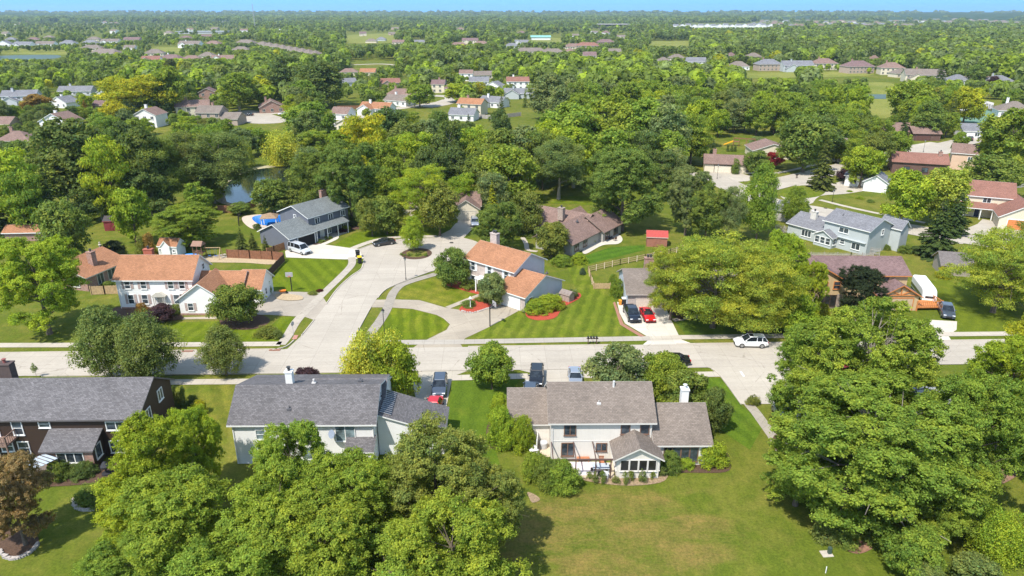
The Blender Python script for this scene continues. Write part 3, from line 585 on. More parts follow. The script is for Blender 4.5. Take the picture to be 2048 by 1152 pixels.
for k in range(4): h.win('S', -.9, 12.6 + k * .95, .55, .8, 1.75, 1, False, frame=BRN, glass=GLASS, t=.07)
h.chimney(15.3, 4.4, .8, .8, 4, 6.45, WSIDE, potmat=M('flue_light', (.6, .6, .58), .5)); h.vent(7.0, 3.2, 7.3, .13, .9, M('vent_steel', (.55, .54, .52), .5)); h.vent(5.2, 1.6, 6.4, .05, .3, M('vent_white', (.5, .48, .46)))
m = MB()   # dark pergola frame of the patio
for x in (0, 2.4, 4.5, 6.1): m.box(x - .06, x + .06, -3.3, -3.18, 0, 2.35)
m.box(-.2, 6.6, -3.32, -3.16, 2.35, 2.5)
for x in (0, 2.4, 4.5, 6.5): m.box(x - .05, x + .05, -3.2, -.05, 2.4, 2.52)
h.part('pergola', m, M('pergola_brown', (.10, .06, .05), .7)); h.finish()

# --- white colonial, left
SH = M('shutter_taupe', (.42, .33, .30), .6)
h = House('white colonial house with an orange roof and pinkish shutters', (-65.3, 108.4), 0, WSIDE, ORANGE)
h.gable(0, 12.5, 0, 7.4, 5.3, 8.1)
h.gable(12.52, 20.0, 1.0, 7.4, 2.8, 5.1, ends=(0, .3), ov=.35)
h.gable(11.2, 18.4, -2.7, 4.2, 2.85, 5.45, 'y', ov=.38)
h.gable(19.4, 22.9, 1.9, 8.2, 2.8, 5.0, ov=.35)
spouts(h, [(.1, 0, 5.2)])
for u in (1.85, 4.5, 9.0, 11.2 - .35): h.win('S', 0, u, 3.65, .85, 1.2, 1, shut=SH)
for u in (2.0, 4.3, 9.6, 11.0 + .2): h.win('S', 0, u, .95, .9, 1.55, 1, shut=SH)
for u in (13.0, 16.9): h.win('S', -2.7, u, .9, .8, 1.2, 1, shut=SH)
h.win('E', 22.9, 4.4, .9, .7, 1.1); h.win('E', 12.5, 5.0, 5.3, .7, .9)
h.door('S', 0, 6.9, 1.0, 2.1, M('cream_door', (.5, .46, .38), .5)); m = MB()
for x in (5.95, 6.25, 7.55, 7.85): m.tube([(x, -.55, 0), (x, -.55, 2.35)], .07, 8)
m.box(5.75, 8.05, -.7, 0, 2.35, 2.5); m.hexa([(5.75, -.7, 2.5), (8.05, -.7, 2.5), (8.05, 0, 2.5), (5.75, 0, 2.5), (6.6, -.7, 3.15), (7.2, -.7, 3.15), (7.2, 0, 3.15), (6.6, 0, 3.15)]); h.part('portico', m, CREAMTRIM)
m = MB(); m.box(-.02, 11.2, -.04, 0, 0, .3); m.box(11.15, 18.45, -2.75, -2.7, 0, .35); h.part('brick_plinth', m, REDBRICK)
h.chimney(2.3, 7.6, 1.5, .8, 4, 7.9, M('chimney_red', (.35, .11, .07), .8)); h.garage('E', 18.4, -.4, 4.6, 2.1, WHITE); h.finish()

# --- brick ranch behind it
h = House('low brick ranch house with an orange roof and brick chimney left of the white colonial', (P(178, 583).x - 8.7, P(178, 583).y + 2.33), R(-15), REDBRICK, ORANGE, CREAMTRIM)
h.gable(0, 9.0, 0, 9.5, 2.7, 4.7, 'y', ov=.5, ridge=.4); h.win('E', 9.0, 3.0, .5, 1.3, 1.8, 2); h.win('E', 9.0, 5.6, .5, 1.6, 1.8, 2); h.win('S', 0, 6.5, .7, 1.6, 1.5, 2); h.chimney(7.0, 4.0, 1.1, 1.0, 2, 5.9, REDBRICK); h.finish()

# --- blue-grey house on the cul-de-sac
h = House('dark blue-grey house with white window frames and open garage on the cul-de-sac', (-43.4, 145.6), R(55.8), BLUES, BLUEGREY)
h.gable(0, 11.4, .3, 9.6, 5.2, 7.1, ov=.45)
h.gable(-7.2, 4.5, 2.3, 11.6, 2.75, 4.9, 'x', ov=.4) if False else None
h.gable(-7.0, -.02, -1.8, 7.8, 2.7, 4.9, ov=.4, ends=(.4, 0))
h.shed(0.02, 9.2, -1.9, .28, (2.62, 2.62, 3.35, 3.35), .2, z0=2.5)
for u in (2.4, 6.2, 9.8): h.win('S', .3, u, 3.45, 1.15, 1.15, 2)
for u in (1.4, 5.4): h.win('S', .3, u, .5, 1.0, 1.6, 2)
h.win('S', .3, 9.9, .4, 1.6, 1.9, 3); h.door('S', .3, 3.4, 1.0, 2.1, WHITE); h.win('W', 0, 4.5, 4.6, .7, .6)
m = MB()
for x in (.15, 3.1, 6.1, 9.05): m.box(x - .07, x + .07, -1.95, -1.8, 0, 2.6)
h.part('porch_post', m, WHITE)
m = MB(); m.box(-4.9, -.5, -1.86, -1.8, .05, 2.3); g = h.part('garage_shade_panel', m, M('garage_shade_black', (.012, .012, .014), .9)); m = MB(); m.box(-5.06, -4.9, -1.9, -1.8, 0, 2.45); m.box(-.5, -.34, -1.9, -1.8, 0, 2.45); m.box(-5.06, -.34, -1.9, -1.8, 2.3, 2.46); m.build('garage_door_frame', WHITE, g)  # near-black panel on the solid wall paints the shade inside the open garage
h.chimney(9.2, 5.6, 1.5, .8, 6, 8.6, REDBRICK); m = MB(); m.box(.5, 8.8, -1.8, .3, 0, .16); h.part('porch_floor', m, KERB); h.finish()

# --- tan house at the head of the cul-de-sac
h = House('tan house with a cream garage door at the cul-de-sac head', (-13.9, 162.2), R(1), CREAM, BROWNSH, CREAMTRIM)
h.gable(0, 6.0, 0, 5, 2.8, 4.8, 'y', ov=.4); h.gable(-13.5, 6.3, 3.0, 10.5, 2.8, 5.3); h.garage('S', 0, 3.0, 4.4, 2.15, M('cream_garage', (.62, .56, .45), .5)); h.win('S', 3, -3.5, .8, 1.8, 1.3, 2); h.win('S', 3, -8.5, .8, 1.8, 1.3, 2); h.finish()

# --- orange roofed house, centre
h = House('two-storey pink brick house with an orange roof and white shutters at the centre', (-8.2, 119.5), R(-40.4), PINKBRICK, ORANGE)
h.gable(0, 11.2, 0, 8.4, 5.2, 7.3, ov=.42)
th = R(-40.4); h.gable(9.3, 16.2, -2.6, 6.8, 2.72, 4.95, ov=.38) if False else None
h.gable(10.0, 16.0, -2.9, 7.3, 2.7, 5.0, ov=.4, ends=(.2, .4))
for u in (1.7, 5.6, 9.5): h.win('S', 0, u, 3.35, .85, 1.45, 1, shut=WHITE)
for u in (1.7, 8.0): h.win('S', 0, u, .6, .95, 1.6, 1, shut=WHITE)
h.door('S', 0, 5.6, 1.0, 2.1, WHITE); m = MB()
for x in (3.6, 7.6): m.box(x - .1, x + .1, -1.5, -1.3, 0, 2.5)
m.box(3.4, 7.8, -1.6, 0, 2.5, 2.66); h.part('porch', m, WHITE)
h.garage('S', -2.9, 12.6, 4.6, 2.1, M('white_garage', (.74, .73, .70), .5)); h.door('E', 16.0, -1.4, .9, 2.05, M('red_door', (.25, .03, .03), .5))
m = MB()   # pale sided gable ends
for x, y0, y1, ze, zr in ((11.2, 0, 8.4, 5.2, 7.3), (16.0, -2.9, 7.3, 2.7, 5.0)):
    m.poly([(x + .02, y0, 0), (x + .02, y1, 0), (x + .02, y1, ze), (x + .02, (y0 + y1) / 2, zr - .02), (x + .02, y0, ze)])
h.part('gable_siding', m, PALEGABLE); h.chimney(2.2, 5.3, 1.5, .9, 6, 8.9, PINKBRICK, pots=2); h.vent(14.4, 5.0, 4.3, .1, .4); h.finish()

# --- brown ranch behind
h = House('sprawling brown roofed ranch house with a curved patio, behind the orange roofed house', (4.4, 151.0), R(-35), GREYW, BROWNSH, M('brown_fascia', (.20, .15, .12), .6))
h.gable(-1.5, 12, 0, 9.5, 2.7, 5.3, ov=.6)
h.gable(6.3, 15.0, -8.0, 3.6, 2.65, 5.2, 'y', ov=.6); h.gable(7.8, 16.0, 3.5, 12.0, 2.65, 5.1, 'y', ov=.65); h.gable(3, 7.5, 8, 12, 2.7, 4.4, 'y')
for u in (2.0, 5.0): h.win('S', 0, u, .8, 1.4, 1.2, 2, frame=BRN)
for y in (-6, -2.5): h.win('E', 15.0, y, .6, 1.6, 1.5, 2, frame=BRN)
for y in (5.5, 9.4): h.win('E', 16.0, y, .5, 1.9, 1.7, 2, frame=BRN)
h.chimney(6.6, 1.6, 1.3, 1.0, 4, 6.6, STONE); h.vent(11.8, -.5, 5.0, .12, .4); h.vent(8.5, 4.6, 5.1, .1, .3); h.finish()

# --- ranch with the pickup
h = House('low taupe roofed ranch with a cream garage door behind the black pickup', (19.3, 108.5), R(0), PINKBRICK, TAUPE, M('taupe_trim', (.42, .37, .34), .6))
h.gable(0, 6.3, 0, 10.5, 2.7, 5.1, ov=.42); h.gable(6.32, 20, 2.2, 10.4, 2.7, 4.9, ends=(0, .4)); h.garage('S', 0, 3.55, 4.5, 2.1, M('pinkish_garage', (.58, .49, .42), .5)); h.gable(8.6, 12.6, -.2, 3, 2.6, 3.7, 'y')
h.win('S', -.2, 10.6, .7, 1.6, 1.4, 2); h.win('S', 2.2, 15, .7, 2.2, 1.3, 2, frame=WHITE); h.win('S', 2.2, 18, .7, 1.4, 1.3, 2, frame=WHITE); h.chimney(4.6, 7.6, 1.6, .8, 3, 6.3, REDBRICK, pots=2); h.vent(6.8, 6.4, 4.6, .3, .4, M('vent_steel', (.55, .54, .52)))
m = MB(); m.poly([(-.02, 0, 0), (-.02, 0, 2.7), (-.02, 5.25, 5.08), (-.02, 10.5, 2.7), (-.02, 10.5, 0)]); h.part('gable_siding', m, PALEGABLE); h.finish()

# --- tudor house on the right
OW = M('orange_timber', (.50, .19, .06), .6)
h = House('tan tudor style house with a mauve brown roof and orange porch timbers on the right', (52.2, 110.9), R(-1.2), TANW, MAUVE, OW)
h.gable(-1, 14.2, 0, 8.2, 5.2, 7.0, ov=.45); h.gable(-4.5, 2.6, -2.2, 5.4, 5.1, 7.1, 'y', ov=.5); h.gable(8.8, 15.0, -3.0, 1.0, 2.65, 4.5, 'y', ov=.5)
for u in (10.6, 5.0, 7.2): h.win('S', 0, u, 3.3, .8, 1.4, 1, frame=BRN)
h.win('S', 0, 8.6, .8, 1.3, 1.2, 2, frame=BRN); h.win('S', -2.2, -.7, 3.5, 1.5, 1.1, 2, frame=OW); h.win('S', -2.2, 1.6, 3.5, 1.0, 1.2, 1, frame=OW); h.win('S', -2.2, .4, .4, 2.8, 1.9, 3, frame=DARKTRIM, glass=DKGLASS)
m = MB(); m.box(-4.52, -1.4, -2.26, -2.2, 0, 2.5); m.box(1.9, 2.64, -2.26, -2.2, 0, 2.5); m.box(-1.4, 1.9, -2.26, -2.2, 0, .35); h.part('stone_facing', m, STONE)
m = MB()
for a, b in (((8.9, -3.12, 2.75), (11.9, -3.12, 4.3)), ((14.9, -3.12, 2.75), (11.9, -3.12, 4.3)), ((9.0, -3.12, 2.75), (14.8, -3.12, 2.75)), ((11.9, -3.12, 2.75), (11.9, -3.12, 4.3)), ((10.4, -3.12, 3.5), (11.9, -3.12, 2.8)), ((13.4, -3.12, 3.5), (11.9, -3.12, 2.8))): m.bar(a, b, .14)
h.part('porch_timber', m, OW); h.garage('S', -3.0, 11.9, 4.4, 2.1, M('tan_garage', (.48, .36, .24), .5)); h.finish()

# --- pale blue house behind fence, right
h = House('pale blue-grey two-storey house with a small sunroom behind a picket fence', (65.9, 143.7), R(-56.0), PALEBLUE, SLATE)
h.gable(0, 9.9, .4, 8.6, 5.25, 7.0, ov=.42); h.gable(-8.3, -.02, 0, 9, 2.7, 4.5, ends=(.4, 0)); h.gable(-.8, 3.3, -1.4, .5, 2.4, 3.5, 'y', ov=.35); h.gable(7.4, 12, 8.5, 11.5, 4.8, 6.2, ov=.3)
for k in range(3): h.win('S', -1.4, 0 + k * 1.25, .8, .95, 1.3, 1)
h.win('E', 3.3, -.4, .8, .95, 1.3, 1)
h.win('S', .4, 4.5, 3.6, 2.0, .95, 2); h.win('S', .4, 7.6, .8, 1.7, 1.3, 2); h.win('S', .4, 4.6, 1.2, .9, .9, 1); h.win('E', 9.9, 5.4, 3.7, .7, 1.0); h.win('S', 0, -3.6, .8, 2.2, 1.3, 3)
m = MB(); m.box(3.5, 9.6, -.05, .42, 2.5, 2.62); h.part('ledge', m, PALEBLUE); h.chimney(-4.4, 3.2, 1.3, .8, 3, 5.6, M('chimney_cream', (.55, .52, .47), .8)); h.vent(2.4, 2.9, 6.4, .1, .4); h.finish()

# --- the others on the right-hand street
def simple(label, px, py, th, w_, d, ze, zr, wall, roof, axis='x', hip=False, wins=(), trim=WHITE, wing=None, chim=None, gar=None):
    o = P(px, py); h = House(label, (o.x, o.y), R(th), wall, roof, trim)
    (h.hip if hip else h.gable)(0, w_, 0, d, ze, zr, **({} if hip else dict(axis=axis)))
    if wing: (x0, x1, y0, y1, e2, r2, ax) = wing; h.gable(x0, x1, y0, y1, e2, r2, ax)
    for q in wins: h.win(*q)
    if chim: h.chimney(*chim)
    if gar: h.garage(*gar)
    h.finish(); return h
simple('small white house with a grey hipped roof behind the pale round tree', 1688, 371, -30, 9, 8, 2.9, 5.0, WSIDE, SLATE, hip=True, wins=(('S', 0, 2.2, .8, 1.5, 1.4, 2),), wing=(5.2, 11, -4.5, 3, 2.8, 4.6, 'y'))
h = House('large cream house with a red-brown roof and orange garage door at the right edge', (107.5, 165.6), R(-24), CREAM, REDBR)
h.gable(-2, 11.5, 1.5, 10, 5.2, 7.9); h.shed(-2, 8, -.8, 1.5, (2.6, 2.6, 3.5, 3.5), .25, z0=2.5); h.gable(7.6, 17, -7.5, 4, 2.75, 5.6, 'y'); h.gable(14, 24, -3, 6, 2.8, 5.2)
h.win('S', 1.5, 1.5, 3.7, 1.6, 1.1, 2); h.win('S', 1.5, 6, 3.7, 1.6, 1.1, 2); h.win('S', 1.5, 1.0, .6, 1.6, 1.5, 2); h.door('S', 1.5, 4.5, 1, 2.1, M('navy_door', (.02, .03, .08), .5))
m = MB()
for x in (-1.9, 1.5, 4.9, 7.3): m.box(x - .1, x + .1, -.85, -.65, 0, 2.6)
h.part('porch_post', m, WHITE); h.garage('S', -7.5, 11.8, 5.0, 2.2, M('orange_wood_door', (.55, .19, .06), .5)); h.finish()
simple('brown brick ranch with two garage doors behind the tall arborvitae', 1408, 344, -12, 16, 9, 2.7, 4.7, CREAM, BROWNSH, wins=(('S', 0, 13.5, .7, 2, 1.4, 2),), trim=DARKTRIM, chim=(3, 6, 1.1, 1, 3, 6, REDBRICK), gar=('S', 0, 5.5, 5, 2.1, M('cream_garage')))
simple('cream ranch with a brown roof behind the red-leaved tree', 1505, 318, -4, 13, 11, 2.8, 5.0, CREAM, BROWNSH, 'y', wins=(('S', 0, 9, .7, 2, 1.4, 2), ('S', 0, 3, .7, 1.4, 1.4, 2)), wing=(11, 22, 3, 10, 2.8, 4.8, 'x'))
simple('beige two-storey house with a taupe roof behind the tall spruce', 1648, 322, -30, 11, 9, 5, 7.2, CREAM, TAUPE, wins=(('S', 0, 3, 3.4, 1.2, 1.2, 2), ('S', 0, 8, 3.4, 1.2, 1.2, 2), ('S', 0, 3, .7, 1.6, 1.4, 2)))
simple('brown house with a reddish roof beside the right-hand street', 1782, 345, -20, 15, 10, 3.4, 5.6, DKBROWN, REDBR, wins=(('S', 0, 4, .8, 1.6, 1.3, 2), ('S', 0, 9, .8, 1.6, 1.3, 2)), trim=DARKTRIM, chim=(13, 4, 1, 1, 3, 6.4, REDBRICK))
simple('dark brown ranch with a double garage at the bend of the right-hand street', 1768, 277, -6, 18, 10, 2.7, 5.4, DKBROWN, BROWNSH, wins=(('S', 0, 3, .8, 1.6, 1.3, 2),), trim=DARKTRIM, wing=(9, 19, -4, 4, 2.7, 4.8, 'x'), gar=('S', -4, 12.5, 5.5, 2.2, M('brown_garage', (.12, .06, .05), .6)))
simple('tan house half hidden by trees at the far right', 1898, 338, -28, 9, 9, 5.2, 7.4, siding('peach_siding', (.60, .42, .30)), BROWNSH, wins=(('S', 0, 5, 3, 1.2, 1.2, 2),))
simple('house with a dark slate roof beside the tennis court', 1925, 276, -10, 12, 9, 2.8, 5.0, WSIDE, SLATE, wins=(('S', 0, 5, .8, 1.6, 1.3, 2),), trim=WHITE)
simple('house with a grey roof hidden behind the bushes of the right-hand street', 1548, 440, -40, 6, 6, 2.6, 4.2, GREYW, SLATE)
simple('grey house with a pale roof under the big maple at the lower right', 1625, 905, 2, 17, 9, 2.9, 5.2, PALEBLUE, shingle('pale_shingle', (.42, .43, .45), .9, 1.1), wins=(('S', 0, 4, .8, 1.6, 1.3, 2), ('S', 0, 11, .8, 1.6, 1.3, 2)))
simple('small outbuilding with a grey-brown roof behind the yellow shrub', 1880, 550, -14, 5, 5, 2.2, 3.8, M('shed_grey', (.3, .26, .22), .8), GREYSH2, trim=M('shed_trim', (.3, .26, .22)))
simple('long garden shed with an orange roof at the left edge under the trees', 12, 483, 4, 8, 4, 2.0, 3.0, REDBRICK, ORANGE)
# sheds
def shed(label, px, py, th, w_, d, ze, zr, wall, roof, doorm, trim, axis='x', face='S'):
    o = P(px, py); h = House(label, (o.x, o.y), R(th), wall, roof, trim, 'garden_shed', 'shed'); h.gable(0, w_, 0, d, ze, zr, axis, ov=.18)
    at = {'S': 0, 'E': w_}[face]; g = h.place(face, (w_ if face == 'S' else d) / 2, .08, at); m = MB()
    for sg in (0, 1): h.bx(m, g, -.75 + sg * .77, -.02 + sg * .77, 0, .05, 0, min(1.9, ze - .1))
    for sg in (0, 1): a = Vector(g(-.7 + sg * .77, .07, .1)); b = Vector(g(-.07 + sg * .77, .07, 1.7)); m.bar(a, b, .06)
    h.part('door', m, doorm)
    return h
h = shed('brown timber shed with a bright red roof near the rail fence', 1293, 493, -8, 4.2, 3.2, 2.1, 3.0, M('shed_redbrown', (.28, .12, .08), .8), M('red_metal_roof', (.36, .06, .05), .6), M('shed_redbrown'), M('pinkish_trim', (.5, .35, .3))); h.finish()
h = shed('white playhouse shed with an orange gabled roof behind the colonial house', 319, 513, -7, 4.0, 3.0, 2.2, 3.4, WSIDE, ORANGE, M('pale_door', (.5, .45, .42), .6), WHITE); h.gable(.9, 2.7, -.35, 1.5, 2.3, 3.3, 'y', ov=.15)
h.win('S', 0, .45, 1.1, .4, .5); h.win('S', 0, 3.35, 1.1, .4, .5); h.finish()
h = shed('low taupe storage box shed against the white gable wall', 1120, 600, -40, 1.9, 1.5, 1.3, 1.7, M('taupe_plastic', (.36, .29, .25), .6), M('taupe_lid', (.22, .18, .16), .6), M('taupe_plastic'), M('taupe_plastic')); h.finish()
h = shed('dark red shed in the shade of the trees behind the lawn', 210, 462, 5, 3.5, 3, 2.2, 3.0, M('barn_red', (.18, .03, .03), .8), M('dark_roof', (.06, .05, .05), .8), M('barn_red'), M('barn_red')); h.finish()

# --- houses further off: cx, base y, width px, depth m, turn, storeys, wall, roof, hip, label
WN = {'w': WSIDE, 'c': CREAM, 'g': GREYW, 'b': PALEBLUE, 'd': DKBROWN, 'r': REDBRICK, 't': TANBRICK, 'l': LGREY}
RN = {'g': GREYSH2, 's': SLATE, 'b': BROWNSH, 'o': ORANGE, 't': TAUPE, 'm': MAUVE, 'r': REDBR}
CLEAR = []
def far_house(cx, by, wp, d, th, st, wn, rn, hp, label, garage=False, group=None):
    o = P(cx, by); wm = wp * zc_of(o.x, o.y) / FPX; ze = (2.8, 5.2, 8.5)[st - 1]; zr = ze + d * (.34 if hp == 'h' else .27)
    c, s_ = math.cos(R(th)), math.sin(R(th)); org = (o.x - wm / 2 * c, o.y - wm / 2 * s_)
    h = House(label, org, R(th), WN[wn], RN[rn], WHITE if wn in 'wlb' else CREAMTRIM, group=group)
    if hp == 'h': h.hip(0, wm, 0, d, ze, zr)
    elif hp == 'y': h.gable(0, wm, 0, d, ze, ze + wm * .25, 'y')
    elif hp == 'L': h.gable(0, wm, 2, d + 2, ze, zr); h.gable(wm * .05, wm * .5, -1.5, d * .6, min(ze, 2.9), min(ze, 2.9) + wm * .13, 'y')
    elif hp == 'T': h.gable(0, wm * .56, 0, d, ze, zr); h.gable(wm * .56, wm, -1.0, d - .5, 2.8, 2.8 + d * .24, ends=(0, .4))
    else: h.gable(0, wm, 0, d, ze, zr)
    fy = 2 if hp == 'L' else 0; n = max(2, int(wm / 3.2))
    if wp > 22:
        for f_ in range(st):
            for k in range(n):
                u = wm * (k + .5) / n
                if hp == 'T' and f_ and u > wm * .5: continue
                if hp == 'L' and u < wm * .52 and f_ == 0: continue
                if garage and f_ == 0 and k == n - 1: continue
                h.win('S', fy, u, .8 + f_ * 2.6, 1.2, 1.25, 2, t=.08)
        if garage: h.garage('S', -1.0 if hp == 'T' else fy, wm * (n - .5) / n, min(4.4, wm / n * .9), 2.1, h.tm)
    if wp > 40: h.chimney(wm * .3, d * .6, 1, .8, ze, zr + 1.2, REDBRICK if wn in 'crtd' else WN[wn])
    h.finish(); z = zr
    if wp < 17 and by < 57 and st == 1: return h
    px = [proj(org[0] + c * a - s_ * b, org[1] + s_ * a + c * b, zz) for a in (0, wm) for b in (0, d) for zz in (0, z)]
    CLEAR.append((min(p[0] for p in px) + wp * .1, min(p[1] for p in px) + 2, max(p[0] for p in px) - wp * .1, by - 3)); return h
